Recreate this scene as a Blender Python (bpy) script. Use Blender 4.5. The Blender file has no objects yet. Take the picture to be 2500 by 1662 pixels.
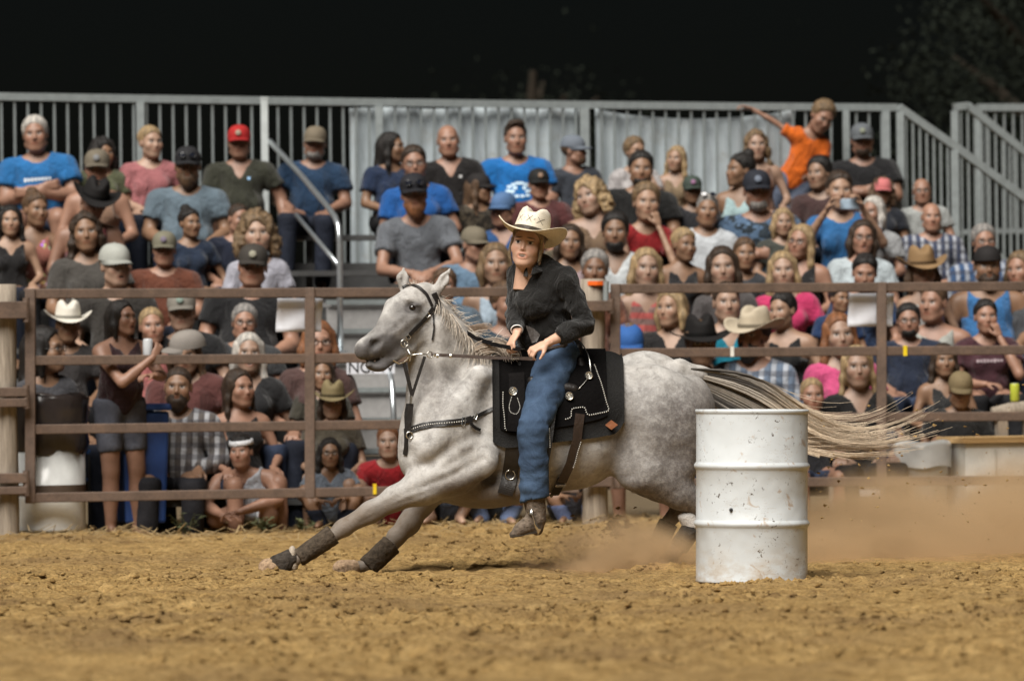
import bpy, bmesh, math, random
import numpy as np
from mathutils import Vector, Matrix
from mathutils.bvhtree import BVHTree

random.seed(7)
RNG = np.random.default_rng(11)
scene = bpy.context.scene
COL = scene.collection

# ------------------------------------------------------------------ camera
F = 13889.0                                   # focal length in photo pixels (200 mm on full frame)
PITCH, ROLL, CAM_H = 0.00533, 0.0113, 1.08
CAM = np.array([0.0, 0.0, CAM_H])
FWD = np.array([0, math.cos(PITCH), math.sin(PITCH)])
_r0 = np.array([1.0, 0, 0]); _u0 = np.array([0, -math.sin(PITCH), math.cos(PITCH)])
RIGHT = math.cos(ROLL) * _r0 - math.sin(ROLL) * _u0
UP = math.sin(ROLL) * _r0 + math.cos(ROLL) * _u0

def unp(u, v, Y):
    """photo pixel (2500 wide) -> the point of its ray at depth Y"""
    d = FWD + RIGHT * (u - 1250) / F - UP * (v - 831) / F
    return CAM + d * (Y / d[1])

def unp_line(u, v, c, m):
    """photo pixel -> the point of its ray on the vertical plane Y = c + m X"""
    d = FWD + RIGHT * (u - 1250) / F - UP * (v - 831) / F
    return CAM + d * (c / (d[1] - m * d[0]))

cam_d = bpy.data.cameras.new('camera')
cam_d.lens = 200.0; cam_d.sensor_width = 36.0
cam_d.clip_start = 0.5; cam_d.clip_end = 3000
cam_d.dof.use_dof = True
cam_d.dof.focus_distance = 30.6
cam_d.dof.aperture_fstop = 2.8
cam = bpy.data.objects.new('camera', cam_d)
M = Matrix.Identity(4)
for i in range(3):
    M[i][0] = RIGHT[i]; M[i][1] = UP[i]; M[i][2] = -FWD[i]; M[i][3] = CAM[i]
cam.matrix_world = M
COL.objects.link(cam)
scene.camera = cam

# ------------------------------------------------------------------ night sky and the arena light
SUN_EL, SUN_AZ = math.radians(53), math.radians(-24)      # azimuth from the camera's back, negative = left
world = bpy.data.worlds.new('World'); scene.world = world
world.use_nodes = True
wn = world.node_tree.nodes; wl = world.node_tree.links
wn.clear()
wo = wn.new('ShaderNodeOutputWorld'); bg = wn.new('ShaderNodeBackground')
sky = wn.new('ShaderNodeTexSky'); sky.sky_type = 'NISHITA'; sky.sun_disc = False
sky.sun_elevation = math.radians(35); sky.sun_rotation = math.radians(180)
sky.dust_density = 1.5
wl.new(sky.outputs[0], bg.inputs[0]); bg.inputs[1].default_value = 0.00065
wl.new(bg.outputs[0], wo.inputs[0])

sun_d = bpy.data.lights.new('arena_light', 'SUN')
sun_d.energy = 5.0; sun_d.angle = math.radians(44); sun_d.color = (1.0, 0.955, 0.89)
sun = bpy.data.objects.new('arena_light', sun_d)
# direction the light comes from: behind the camera, high, to the left
_sd = Vector((math.sin(SUN_AZ) * math.cos(SUN_EL), -math.cos(SUN_AZ) * math.cos(SUN_EL), math.sin(SUN_EL)))
sun.rotation_euler = _sd.to_track_quat('Z', 'Y').to_euler()
sun.location = (-8, 10, 14)
COL.objects.link(sun)

scene.view_settings.view_transform = 'Standard'
scene.view_settings.look = 'None'
scene.view_settings.exposure = 0.42
scene.view_settings.gamma = 1.0
scene.render.engine = 'CYCLES'
scene.cycles.use_denoising = True
scene.cycles.max_bounces = 6
scene.cycles.volume_bounces = 1
scene.cycles.volume_step_rate = 2.0
scene.cycles.volume_max_steps = 128

# ------------------------------------------------------------------ object helpers
def link(o, parent=None, mat=None):
    COL.objects.link(o)
    if parent is not None:
        o.parent = parent
    if mat is not None and o.data is not None and not o.data.materials:
        o.data.materials.append(mat)
    return o

def tag(o, label=None, cat=None, group=None, kind=None):
    if label: o['label'] = label
    if cat: o['category'] = cat
    if group: o['group'] = group
    if kind: o['kind'] = kind
    return o

def empty(name, loc=(0, 0, 0), rz=0.0, scale=1.0):
    o = bpy.data.objects.new(name, None)
    o.empty_display_size = 0.1
    o.location = [float(c) for c in loc]; o.rotation_euler = (0, 0, rz); o.scale = (scale,) * 3
    COL.objects.link(o)
    return o

def mesh_np(name, V, Fq, smooth=True):
    """fast mesh from numpy arrays; Fq (n,4) or (n,3) or list of both"""
    me = bpy.data.meshes.new(name)
    groups = Fq if isinstance(Fq, list) else [Fq]
    V = np.asarray(V, dtype=np.float32)
    me.vertices.add(len(V)); me.vertices.foreach_set('co', V.ravel())
    tot = sum(g.size for g in groups); nf = sum(len(g) for g in groups)
    me.loops.add(tot); me.polygons.add(nf)
    me.loops.foreach_set('vertex_index', np.concatenate([np.asarray(g, dtype=np.int32).ravel() for g in groups]))
    ls = []; s = 0
    for g in groups:
        k = g.shape[1]
        ls.append(s + np.arange(len(g), dtype=np.int32) * k); s += g.size
    me.polygons.foreach_set('loop_start', np.concatenate(ls))
    me.update(calc_edges=True)
    me.validate()
    if smooth:
        me.polygons.foreach_set('use_smooth', np.ones(len(me.polygons), dtype=bool))
    return me

class MB:
    """collects simple solids in one mesh"""
    def __init__(s): s.v = []; s.f = []
    def raw(s, V, Fs):
        n = len(s.v)
        s.v.extend([tuple(map(float, p)) for p in V]); s.f.extend([tuple(i + n for i in f) for f in Fs])
        return s
    def box(s, c, size, rot=None):
        hx, hy, hz = [k / 2 for k in size]
        P = [Vector((x, y, z)) for z in (-hz, hz) for x, y in ((-hx, -hy), (hx, -hy), (hx, hy), (-hx, hy))]
        if rot is not None: P = [rot @ p for p in P]
        P = [p + Vector(c) for p in P]
        return s.raw(P, [(3, 2, 1, 0), (4, 5, 6, 7), (0, 1, 5, 4), (1, 2, 6, 5), (2, 3, 7, 6), (3, 0, 4, 7)])
    def bar(s, a, b, w, h, up=(0, 0, 1)):
        """rectangular bar from a to b; w = width sideways, h = height along up"""
        a = Vector([float(k) for k in a]); b = Vector([float(k) for k in b]); d = (b - a).normalized(); up = Vector(up)
        if abs(d.dot(up)) > 0.98: up = Vector((0, 1, 0))
        sd = d.cross(up).normalized(); u = sd.cross(d).normalized()
        P = []
        for p in (a, b):
            for i, j in ((-1, -1), (1, -1), (1, 1), (-1, 1)):
                P.append(p + sd * (i * w / 2) + u * (j * h / 2))
        return s.raw(P, [(0, 1, 2, 3), (7, 6, 5, 4), (0, 4, 5, 1), (1, 5, 6, 2), (2, 6, 7, 3), (3, 7, 4, 0)])
    def tube(s, pts, rad, n=8, cap=True):
        pts = [Vector([float(k) for k in p]) for p in pts]
        if not hasattr(rad, '__len__'): rad = [rad] * len(pts)
        n0 = len(s.v); prev = None
        for i, p in enumerate(pts):
            d = (pts[min(i + 1, len(pts) - 1)] - pts[max(i - 1, 0)]).normalized()
            ref = prev if prev is not None else (Vector((0, 0, 1)) if abs(d.z) < 0.9 else Vector((1, 0, 0)))
            x = (ref - d * ref.dot(d)).normalized(); y = d.cross(x); prev = x
            for k in range(n):
                a = 2 * math.pi * k / n
                q = p + (x * math.cos(a) + y * math.sin(a)) * rad[i]
                s.v.append(tuple(q))
        for i in range(len(pts) - 1):
            for k in range(n):
                a = n0 + i * n + k; b = n0 + i * n + (k + 1) % n
                s.f.append((a, b, b + n, a + n))
        if cap:
            s.f.append(tuple(n0 + k for k in reversed(range(n))))
            s.f.append(tuple(n0 + (len(pts) - 1) * n + k for k in range(n)))
        return s
    def lathe(s, prof, c=(0, 0, 0), n=48):
        """prof: list of (r, z)"""
        n0 = len(s.v)
        for r, z in prof:
            for k in range(n):
                a = 2 * math.pi * k / n
                s.v.append((c[0] + r * math.cos(a), c[1] + r * math.sin(a), c[2] + z))
        for i in range(len(prof) - 1):
            for k in range(n):
                a = n0 + i * n + k; b = n0 + i * n + (k + 1) % n
                s.f.append((a, b, b + n, a + n))
        return s
    def mesh(s, name, smooth=False):
        me = bpy.data.meshes.new(name)
        me.from_pydata(s.v, [], s.f); me.update()
        if smooth:
            me.polygons.foreach_set('use_smooth', np.ones(len(me.polygons), dtype=bool))
        return me
    def build(s, name, mat, parent=None, smooth=False, bevel=0.0, color=None):
        o = bpy.data.objects.new(name, s.mesh(name, smooth))
        link(o, parent, mat)
        if color is not None: o.color = (*color, 1)
        if bevel:
            m = o.modifiers.new('bevel', 'BEVEL'); m.width = bevel; m.segments = 2; m.limit_method = 'ANGLE'
        return o

def obj(name, me, mat, parent=None, color=None, matrix=None):
    o = bpy.data.objects.new(name, me)
    if not me.materials: me.materials.append(mat)
    elif me.materials[0] != mat:
        o_mat = mat
        COL.objects.link(o)
        o.material_slots[0].link = 'OBJECT'; o.material_slots[0].material = mat
        if parent is not None: o.parent = parent
        if color is not None: o.color = (*color, 1)
        if matrix is not None: o.matrix_local = matrix
        return o
    link(o, parent)
    if color is not None: o.color = (*color, 1)
    if matrix is not None: o.matrix_local = matrix
    return o

# ------------------------------------------------------------------ signed distance fields -> smooth meshes
class Field:
    def __init__(s, lo, hi, h, big=0.15):
        s.lo = np.array(lo, float); s.h = h
        s.n = np.ceil((np.array(hi) - s.lo) / h).astype(int) + 1
        s.ax = [s.lo[i] + np.arange(s.n[i]) * h for i in range(3)]
        s.D = np.full(s.n, big, dtype=np.float32)
    def _sl(s, blo, bhi):
        a = np.clip(np.floor((np.array(blo) - s.lo) / s.h).astype(int), 0, s.n)
        b = np.clip(np.ceil((np.array(bhi) - s.lo) / s.h).astype(int) + 1, 0, s.n)
        if np.any(b <= a): return None
        sl = tuple(slice(a[i], b[i]) for i in range(3))
        return sl, s.ax[0][sl[0]][:, None, None], s.ax[1][sl[1]][None, :, None], s.ax[2][sl[2]][None, None, :]
    def _put(s, sl, d, k, op):
        D = s.D[sl]
        if op == 'add':
            if k > 0:
                hh = np.clip(0.5 + 0.5 * (D - d) / k, 0, 1)
                s.D[sl] = D + (d - D) * hh - k * hh * (1 - hh)
            else: s.D[sl] = np.minimum(D, d)
        elif op == 'sub':
            d = -d
            if k > 0:
                hh = np.clip(0.5 - 0.5 * (D - d) / k, 0, 1)
                s.D[sl] = D + (d - D) * hh + k * hh * (1 - hh)
            else: s.D[sl] = np.maximum(D, d)
    def cone(s, a, b, ra, rb, k=0.02, op='add', squash=None, axis=None):
        """rounded cone a->b; squash <1 flattens it along axis"""
        a = np.array(a, float); b = np.array(b, float); R = max(ra, rb) + k + 0.03
        r = s._sl(np.minimum(a, b) - R, np.maximum(a, b) + R)
        if r is None: return s
        sl, X, Y, Z = r
        px, py, pz = X - a[0], Y - a[1], Z - a[2]
        ba = b - a; L2 = float(ba @ ba) + 1e-12
        f = 1.0
        if squash is not None:
            ax = np.array(axis, float); ax /= np.linalg.norm(ax)
            q = px * ax[0] + py * ax[1] + pz * ax[2]
            tba = float(ba @ ax); ba2 = ba + ax * tba * (1 / squash - 1)
            e = (1 / squash - 1) * q
            px = px + ax[0] * e; py = py + ax[1] * e; pz = pz + ax[2] * e
            ba = ba2; L2 = float(ba @ ba) + 1e-12; f = 0.5 * (1 + squash)
        t = np.clip((px * ba[0] + py * ba[1] + pz * ba[2]) / L2, 0, 1)
        d = np.sqrt((px - t * ba[0]) ** 2 + (py - t * ba[1]) ** 2 + (pz - t * ba[2]) ** 2) - (ra + (rb - ra) * t)
        s._put(sl, d * f, k, op); return s
    def ell(s, c, r, k=0.02, op='add', R=None):
        c = np.array(c, float); r = np.array(r, float)
        m = max(r) if R is not None else 0
        ext = (np.array([m] * 3) if R is not None else r) + k + 0.03
        q = s._sl(c - ext, c + ext)
        if q is None: return s
        sl, X, Y, Z = q
        px, py, pz = X - c[0], Y - c[1], Z - c[2]
        if R is not None:
            R = np.array(R)                   # columns = local axes
            px, py, pz = (px * R[0, i] + py * R[1, i] + pz * R[2, i] for i in range(3))
        k0 = np.sqrt((px / r[0]) ** 2 + (py / r[1]) ** 2 + (pz / r[2]) ** 2)
        k1 = np.sqrt((px / r[0] ** 2) ** 2 + (py / r[1] ** 2) ** 2 + (pz / r[2] ** 2) ** 2) + 1e-9
        d = k0 * (k0 - 1) / k1
        d = np.where(k0 < 1e-4, -min(r), d)
        s._put(sl, d, k, op); return s
    def chain(s, pts, rads, k=0.02, **kw):
        for i in range(len(pts) - 1): s.cone(pts[i], pts[i + 1], rads[i], rads[i + 1], k, **kw)
        return s
    def grid(s):
        return s.ax[0][:, None, None], s.ax[1][None, :, None], s.ax[2][None, None, :]
    def cut(s, d):
        """keep where d < 0"""
        s.D = np.maximum(s.D, d).astype(np.float32); return s
    def nets(s, smooth=1):
        D = s.D
        D = D.copy(); D[0] = D[-1] = 0.1; D[:, 0] = D[:, -1] = 0.1; D[:, :, 0] = D[:, :, -1] = 0.1
        S = D < 0
        c = np.zeros(tuple(k - 1 for k in D.shape), dtype=np.int8)
        for i in (0, 1):
            for j in (0, 1):
                for k in (0, 1):
                    c += S[i:S.shape[0] - 1 + i, j:S.shape[1] - 1 + j, k:S.shape[2] - 1 + k]
        I = np.argwhere((c > 0) & (c < 8))
        idx = np.full(c.shape, -1, dtype=np.int32); idx[tuple(I.T)] = np.arange(len(I))
        P = np.zeros((len(I), 3)); W = np.zeros(len(I))
        offs = [(i, j, k) for i in (0, 1) for j in (0, 1) for k in (0, 1)]
        val = {o: D[I[:, 0] + o[0], I[:, 1] + o[1], I[:, 2] + o[2]] for o in offs}
        for o in offs:
            for a in range(3):
                if o[a] == 0:
                    o2 = list(o); o2[a] = 1; o2 = tuple(o2)
                    d0, d1 = val[o], val[o2]
                    m = (d0 < 0) != (d1 < 0)
                    t = np.where(m, d0 / np.where(m, d0 - d1, 1), 0)
                    p = np.zeros((len(I), 3)); p[:] = o; p[:, a] += t
                    P += p * m[:, None]; W += m
        P = (I + P / W[:, None]) * s.h + s.lo
        Q = []
        for a in range(3):
            b, cc = (a + 1) % 3, (a + 2) % 3
            s0 = [slice(None)] * 3; s1 = [slice(None)] * 3
            s0[a] = slice(0, -1); s1[a] = slice(1, None)
            A, B = S[tuple(s0)], S[tuple(s1)]
            E = np.argwhere(A != B)
            ok = (E[:, b] > 0) & (E[:, cc] > 0)
            E = E[ok]
            flip = ~A[tuple(E.T)]
            def at(db, dc):
                e = E.copy(); e[:, b] -= db; e[:, cc] -= dc
                return idx[tuple(e.T)]
            q = np.stack([at(1, 1), at(0, 1), at(0, 0), at(1, 0)], 1)
            q[flip] = q[flip][:, ::-1]
            Q.append(q)
        Q = np.concatenate(Q); Q = Q[(Q >= 0).all(1)]
        for _ in range(smooth):
            acc = np.zeros_like(P); n = np.zeros(len(P))
            for i in range(4):
                j = (i + 1) % 4
                np.add.at(acc, Q[:, i], P[Q[:, j]]); np.add.at(n, Q[:, i], 1)
                np.add.at(acc, Q[:, j], P[Q[:, i]]); np.add.at(n, Q[:, j], 1)
            P = P * 0.5 + 0.5 * acc / np.maximum(n, 1)[:, None]
        return P, Q

def vnoise(P, scale, seed=0):
    """cheap smooth 3-D value noise on points (n,3), about -1..1"""
    Pq = np.asarray(P, float) * scale + 100.0
    i = np.floor(Pq).astype(np.int64); f = Pq - i; f = f * f * (3 - 2 * f)
    def hsh(a, b, c):
        n = (a * 374761393 + b * 668265263 + c * 2147483647 + seed * 974634777) & 0x7fffffff
        n = ((n ^ (n >> 13)) * 1274126177) & 0x7fffffff
        n = n ^ (n >> 16)
        return (n & 0xffff) / 32767.5 - 1.0
    r = 0
    for dx in (0, 1):
        for dy in (0, 1):
            for dz in (0, 1):
                w = (f[:, 0] if dx else 1 - f[:, 0]) * (f[:, 1] if dy else 1 - f[:, 1]) * (f[:, 2] if dz else 1 - f[:, 2])
                r = r + w * hsh(i[:, 0] + dx, i[:, 1] + dy, i[:, 2] + dz)
    return r

def add_attr(me, name, data):
    """per-vertex colour attribute (n,3)"""
    a = me.attributes.new(name, 'FLOAT_COLOR', 'POINT')
    buf = np.ones((len(data), 4), dtype=np.float32); buf[:, :3] = data
    a.data.foreach_set('color', buf.ravel())

# ------------------------------------------------------------------ material helpers
class NT:
    def __init__(s, name):
        s.m = bpy.data.materials.new(name); s.m.use_nodes = True
        s.t = s.m.node_tree; s.b = s.t.nodes['Principled BSDF']; s.out = s.t.nodes['Material Output']
    def n(s, typ, **kw):
        nd = s.t.nodes.new('ShaderNode' + typ)
        for k, v in kw.items():
            if k.startswith('in_'):
                nd.inputs[k[3:].replace('_', ' ')].default_value = v
            else: setattr(nd, k, v)
        return nd
    def l(s, a, b): s.t.links.new(a, b)
    def coord(s, which='Object'): return s.n('TexCoord').outputs[which]
    def noise(s, vec, scale, detail=4.0, rough=0.6, dist=0.0):
        nd = s.n('TexNoise'); nd.inputs['Scale'].default_value = scale; nd.inputs['Detail'].default_value = detail
        nd.inputs['Roughness'].default_value = rough; nd.inputs['Distortion'].default_value = dist
        if vec is not None: s.l(vec, nd.inputs['Vector'])
        return nd.outputs['Fac']
    def ramp(s, fac, stops):
        nd = s.n('ValToRGB'); e = nd.color_ramp.elements
        while len(e) < len(stops): e.new(0.5)
        for i, (p, c) in enumerate(stops):
            e[i].position = p; e[i].color = (*c, 1) if len(c) == 3 else c
        s.l(fac, nd.inputs[0]); return nd.outputs[0]
    def mix(s, fac, a, b, typ='MIX'):
        nd = s.n('Mix', data_type='RGBA', blend_type=typ)
        for i, v in ((0, fac), (6, a), (7, b)):
            if hasattr(v, 'is_linked') or hasattr(v, 'links'): s.l(v, nd.inputs[i])
            elif i == 0: nd.inputs[0].default_value = v
            else: nd.inputs[i].default_value = (*v, 1)
        return nd.outputs[2]
    def math(s, op, a, b=0.0, clamp=False):
        nd = s.n('Math', operation=op, use_clamp=clamp)
        for i, v in ((0, a), (1, b)):
            if hasattr(v, 'links'): s.l(v, nd.inputs[i])
            else: nd.inputs[i].default_value = v
        return nd.outputs[0]
    def mapping(s, vec, scale=(1, 1, 1), rot=(0, 0, 0)):
        nd = s.n('Mapping'); nd.inputs['Scale'].default_value = scale; nd.inputs['Rotation'].default_value = rot
        s.l(vec, nd.inputs['Vector']); return nd.outputs[0]
    def bump(s, h, strength=0.3, dist=0.01):
        nd = s.n('Bump'); nd.inputs['Strength'].default_value = strength; nd.inputs['Distance'].default_value = dist
        s.l(h, nd.inputs['Height']); s.l(nd.outputs[0], s.b.inputs['Normal'])
    def base(s, c):
        if hasattr(c, 'links'): s.l(c, s.b.inputs['Base Color'])
        else: s.b.inputs['Base Color'].default_value = (*c, 1)
    def set(s, rough=0.6, metal=0.0, spec=0.5):
        s.b.inputs['Roughness'].default_value = rough; s.b.inputs['Metallic'].default_value = metal
        s.b.inputs['Specular IOR Level'].default_value = spec
        return s.m

def objcol(nt): return nt.n('ObjectInfo').outputs['Color']
def objrand(nt): return nt.n('ObjectInfo').outputs['Random']

def mat_plain(name, col, rough=0.6, metal=0.0, var=0.15, scale=12.0, spec=0.5, bump=0.0):
    t = NT(name); v = t.noise(t.coord(), scale)
    c = t.mix(t.math('MULTIPLY', v, 1.0), tuple(k * (1 - var) for k in col), tuple(min(1, k * (1 + var)) for k in col))
    t.base(c)
    if bump: t.bump(v, bump)
    return t.set(rough, metal, spec)

def mat_objcol(name, rough=0.8, spec=0.3, wr=0.25, scale=9.0, var=0.22, metal=0.0):
    """plain thing in its own colour, with slight wear and relief"""
    t = NT(name); co = t.coord(); v = t.noise(co, scale, 5.0)
    c = t.mix(1.0, objcol(t), t.ramp(v, [(0.25, (1 - var,) * 3), (0.75, (1 + var * 0.6,) * 3)]), 'MULTIPLY')
    t.base(c)
    if wr: t.bump(v, wr, 0.02)
    return t.set(rough, metal, spec)

MAT = {}
def smoothstep(x, a, b):
    t = np.clip((x - a) / (b - a), 0, 1); return t * t * (3 - 2 * t)
# ================================================================== materials of the setting
def m_dirt():
    t = NT('arena_dirt'); co = t.coord()
    big = t.noise(co, 0.8, 5.0, 0.6); mid = t.noise(co, 8.0, 7.0, 0.72); fine = t.noise(co, 42.0, 6.0, 0.8); sp = t.noise(co, 95.0, 3.0, 0.8)
    c = t.ramp(mid, [(0.30, (0.24, 0.14, 0.05)), (0.48, (0.50, 0.325, 0.13)), (0.68, (0.68, 0.465, 0.205))])
    c = t.mix(t.ramp(big, [(0.46, (0, 0, 0)), (0.68, (0.6, 0.6, 0.6))]), c, (0.27, 0.175, 0.09))
    c = t.mix(1.0, c, t.ramp(fine, [(0.34, (0.30, 0.27, 0.24)), (0.47, (0.9, 0.9, 0.88)), (0.66, (1.25, 1.22, 1.15))]), 'MULTIPLY')
    c = t.mix(t.ramp(sp, [(0.60, (0, 0, 0)), (0.68, (0.7, 0.7, 0.7))]), c, (0.085, 0.052, 0.026))
    t.base(c); t.bump(t.math('ADD', mid, t.math('ADD', fine, sp)), 0.9, 0.03)
    return t.set(0.95, 0, 0.1)
MAT['dirt'] = m_dirt()
MAT['far_ground'] = mat_plain('far_ground', (0.12, 0.09, 0.055), 0.95, 0, 0.4, 3.0, 0.1)

def m_rust_paint():
    t = NT('brown_gate_paint'); co = t.coord()
    a = t.noise(co, 7.0, 6.0, 0.65); b = t.noise(co, 60.0, 3.0)
    c = t.ramp(a, [(0.3, (0.095, 0.066, 0.05)), (0.55, (0.135, 0.094, 0.072)), (0.74, (0.175, 0.115, 0.08))])
    c = t.mix(1.0, c, t.ramp(b, [(0.3, (0.8, 0.8, 0.8)), (0.7, (1.12, 1.1, 1.08))]), 'MULTIPLY')
    t.base(c); t.bump(b, 0.15, 0.004); return t.set(0.6, 0, 0.35)
MAT['gate'] = m_rust_paint()

def m_wood(name, c1, c2, stretch=(14, 14, 1.2)):
    t = NT(name); co = t.mapping(t.coord(), stretch)
    a = t.noise(co, 3.0, 6.0, 0.7, 0.6)
    t.base(t.ramp(a, [(0.25, c1), (0.5, tuple((i + j) / 2 for i, j in zip(c1, c2))), (0.75, c2)]))
    t.bump(a, 0.5, 0.01); return t.set(0.85, 0, 0.2)
MAT['post_wood'] = m_wood('weathered_post_wood', (0.13, 0.105, 0.08), (0.42, 0.36, 0.29))
MAT['plywood'] = m_wood('raw_plywood', (0.45, 0.28, 0.12), (0.66, 0.45, 0.22), (1.2, 8, 8))

def m_galv(name, col, rough=0.42, metal=0.75):
    t = NT(name); a = t.noise(t.coord(), 18.0, 4.0, 0.6)
    t.base(t.mix(a, tuple(k * 0.62 for k in col), tuple(min(1, k * 1.2) for k in col)))
    t.bump(a, 0.08, 0.003); return t.set(rough, metal, 0.5)
MAT['galv'] = m_galv('galvanised_steel', (0.30, 0.335, 0.34), 0.5, 0.35)
MAT['alu'] = m_galv('bleacher_aluminium', (0.10, 0.10, 0.10), 0.55, 0.3)
MAT['pipe'] = m_galv('polished_pipe', (0.62, 0.67, 0.70), 0.28, 0.8)
MAT['tread'] = m_galv('stair_tread', (0.33, 0.325, 0.32), 0.7, 0.1)

def m_tarp():
    t = NT('white_tarp'); co = t.mapping(t.coord(), (5, 5, 1.0)); a = t.noise(co, 2.0, 5.0, 0.65); b = t.noise(t.coord(), 5.0, 5.0, 0.7)
    c = t.ramp(a, [(0.28, (0.30, 0.33, 0.355)), (0.5, (0.45, 0.51, 0.54)), (0.72, (0.54, 0.60, 0.63))])
    c = t.mix(t.ramp(b, [(0.55, (0, 0, 0)), (0.75, (0.55, 0.55, 0.55))]), c, (0.30, 0.27, 0.23))
    t.base(c); t.bump(a, 0.3, 0.02); return t.set(0.7, 0, 0.2)
MAT['tarp'] = m_tarp()
MAT['paper'] = mat_plain('paper', (0.72, 0.74, 0.80), 0.55, 0, 0.06, 9.0, 0.4, 0.1)
MAT['thing'] = mat_objcol('coloured_plastic', 0.5, 0.4, 0.08)
MAT['glossy'] = mat_objcol('glossy_plastic', 0.22, 0.5, 0.10, 6.0)
MAT['leaf'] = mat_plain('dark_foliage', (0.011, 0.014, 0.010), 0.9, 0, 0.5, 2.0, 0.1)
MAT['bark'] = mat_plain('bark', (0.03, 0.024, 0.018), 0.9, 0, 0.4, 8.0, 0.1)
MAT['straw'] = mat_plain('dry_straw', (0.34, 0.25, 0.13), 0.9, 0, 0.4, 3.0, 0.2)
MAT['weed'] = mat_plain('weed_leaf', (0.10, 0.11, 0.055), 0.8, 0, 0.4, 6.0, 0.2)

# ================================================================== lines of the place
FC, FM = 37.33, 0.264                          # the fence stands on Y = FC + FM X
AL = math.atan(FM)
TAN = np.array([math.cos(AL), math.sin(AL), 0.0])        # along the fence, to the right
NRM = np.array([math.sin(AL), -math.cos(AL), 0.0])       # from the stand towards the arena
def FL(u, v, off=0.0): return unp_line(u, v, FC + off, FM)
def at_line(u, off, z):
    """the point above the fence-parallel line at offset off, in column u, at height z"""
    p = FL(u, 1100, off); return np.array([p[0], p[1], z])

# ------------------------------------------------------------------ ground
def ground():
    big = MB()
    big.raw([(-400, -40, -0.06), (400, -40, -0.06), (400, 900, -0.06), (-400, 900, -0.06)], [(0, 1, 2, 3)])
    tag(big.build('ground', MAT['far_ground']), kind='structure', label='bare dark earth of the fairground around the arena')
    xs = np.arange(-4.2, 4.21, 0.018); ys = np.concatenate([np.arange(17.5, 27, 0.065), np.arange(27, 34, 0.024), np.arange(34, 40.2, 0.045)])
    X, Y = np.meshgrid(xs, ys, indexing='ij')
    P = np.stack([X.ravel(), Y.ravel(), np.zeros(X.size)], 1)
    H = 0.022 * vnoise(P, 0.8, 1) + 0.024 * vnoise(P, 2.3, 2) - 0.022 * smoothstep(vnoise(P, 3.4, 12), 0.45, 0.75)
    n1 = vnoise(P, 6.0, 3); n2 = vnoise(P, 13.0, 4); n3 = vnoise(P, 26.0, 5)
    patch = smoothstep(vnoise(P, 1.1, 9), -0.35, 0.5)
    H += (0.005 + 0.010 * patch) * n1 + (0.010 + 0.014 * patch) * np.maximum(n2, -0.3) + 0.010 * np.abs(n3) * patch + 0.007 * n3
    # churned furrow where the horse digs in, spoil heaped at the barrel
    cx, cy = unp(1640, 1365, 31.6)[:2]
    H += -0.05 * np.exp(-(((X.ravel() - cx) / 0.35) ** 2 + ((Y.ravel() - cy) / 0.6) ** 2))
    # verge rises a little to the fence
    off = Y.ravel() - FC - FM * X.ravel()
    H += 0.05 * smoothstep(off, -2.2, 0.3)
    edge = smoothstep(np.abs(X.ravel()), 4.2, 3.95); n4 = vnoise(P, 44.0, 6); H += (0.004 + 0.006 * patch) * n4
    P[:, 2] = H * edge
    nx, ny = len(xs), len(ys)
    i = np.arange((nx - 1) * (ny - 1)); a = (i // (ny - 1)) * ny + i % (ny - 1)
    Q = np.stack([a, a + ny, a + ny + 1, a + 1], 1)
    me = mesh_np('arena_dirt', P, Q)
    o = obj('arena_floor', me, MAT['dirt']); tag(o, kind='structure', label='churned sandy dirt floor of the arena')
    return xs, ys, P[:, 2].reshape(nx, ny)
GX, GY, GH = ground()
def gz(x, y):
    i = int(np.clip(np.searchsorted(GX, x), 0, len(GX) - 1)); j = int(np.clip(np.searchsorted(GY, y), 0, len(GY) - 1))
    return float(GH[i, j])

# clods and crumbs lying on the dirt: nobody could count them
def clods():
    V = []; Q = []
    base = np.array([(1, 0, 0), (-1, 0, 0), (0, 1, 0), (0, -1, 0), (0, 0, 1), (0, 0, -0.6)], float)
    tri = np.array([(0, 2, 4), (2, 1, 4), (1, 3, 4), (3, 0, 4), (2, 0, 5), (1, 2, 5), (3, 1, 5), (0, 3, 5)])
    n = 0
    for _ in range(20000):
        y = random.uniform(18, 37.5); x = random.uniform(-0.1, 0.1) * y * 1.05
        if vnoise(np.array([[x, y, 0]]), 1.1, 9)[0] < random.uniform(-0.7, 0.5): continue
        r = random.choice((0.005, 0.007, 0.009, 0.012, 0.018)) * random.uniform(0.7, 1.2)
        a = random.uniform(0, 6.28); c, s = math.cos(a), math.sin(a)
        B = base * (r * random.uniform(0.8, 1.7), r * random.uniform(0.7, 1.2), r * random.uniform(0.5, 0.9)) + RNG.normal(0, r * 0.22, (6, 3))
        B = np.stack([B[:, 0] * c - B[:, 1] * s, B[:, 0] * s + B[:, 1] * c, B[:, 2]], 1) + (x, y, gz(x, y) + r * 0.25)
        V.append(B); Q.append(tri + n); n += 6
    o = obj('dirt_clods', mesh_np('dirt_clods', np.concatenate(V), np.concatenate(Q), False), MAT['dirt'])
    tag(o, 'loose crumbs and clods of sandy dirt on the arena floor', 'clods', kind='stuff')
clods()

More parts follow.
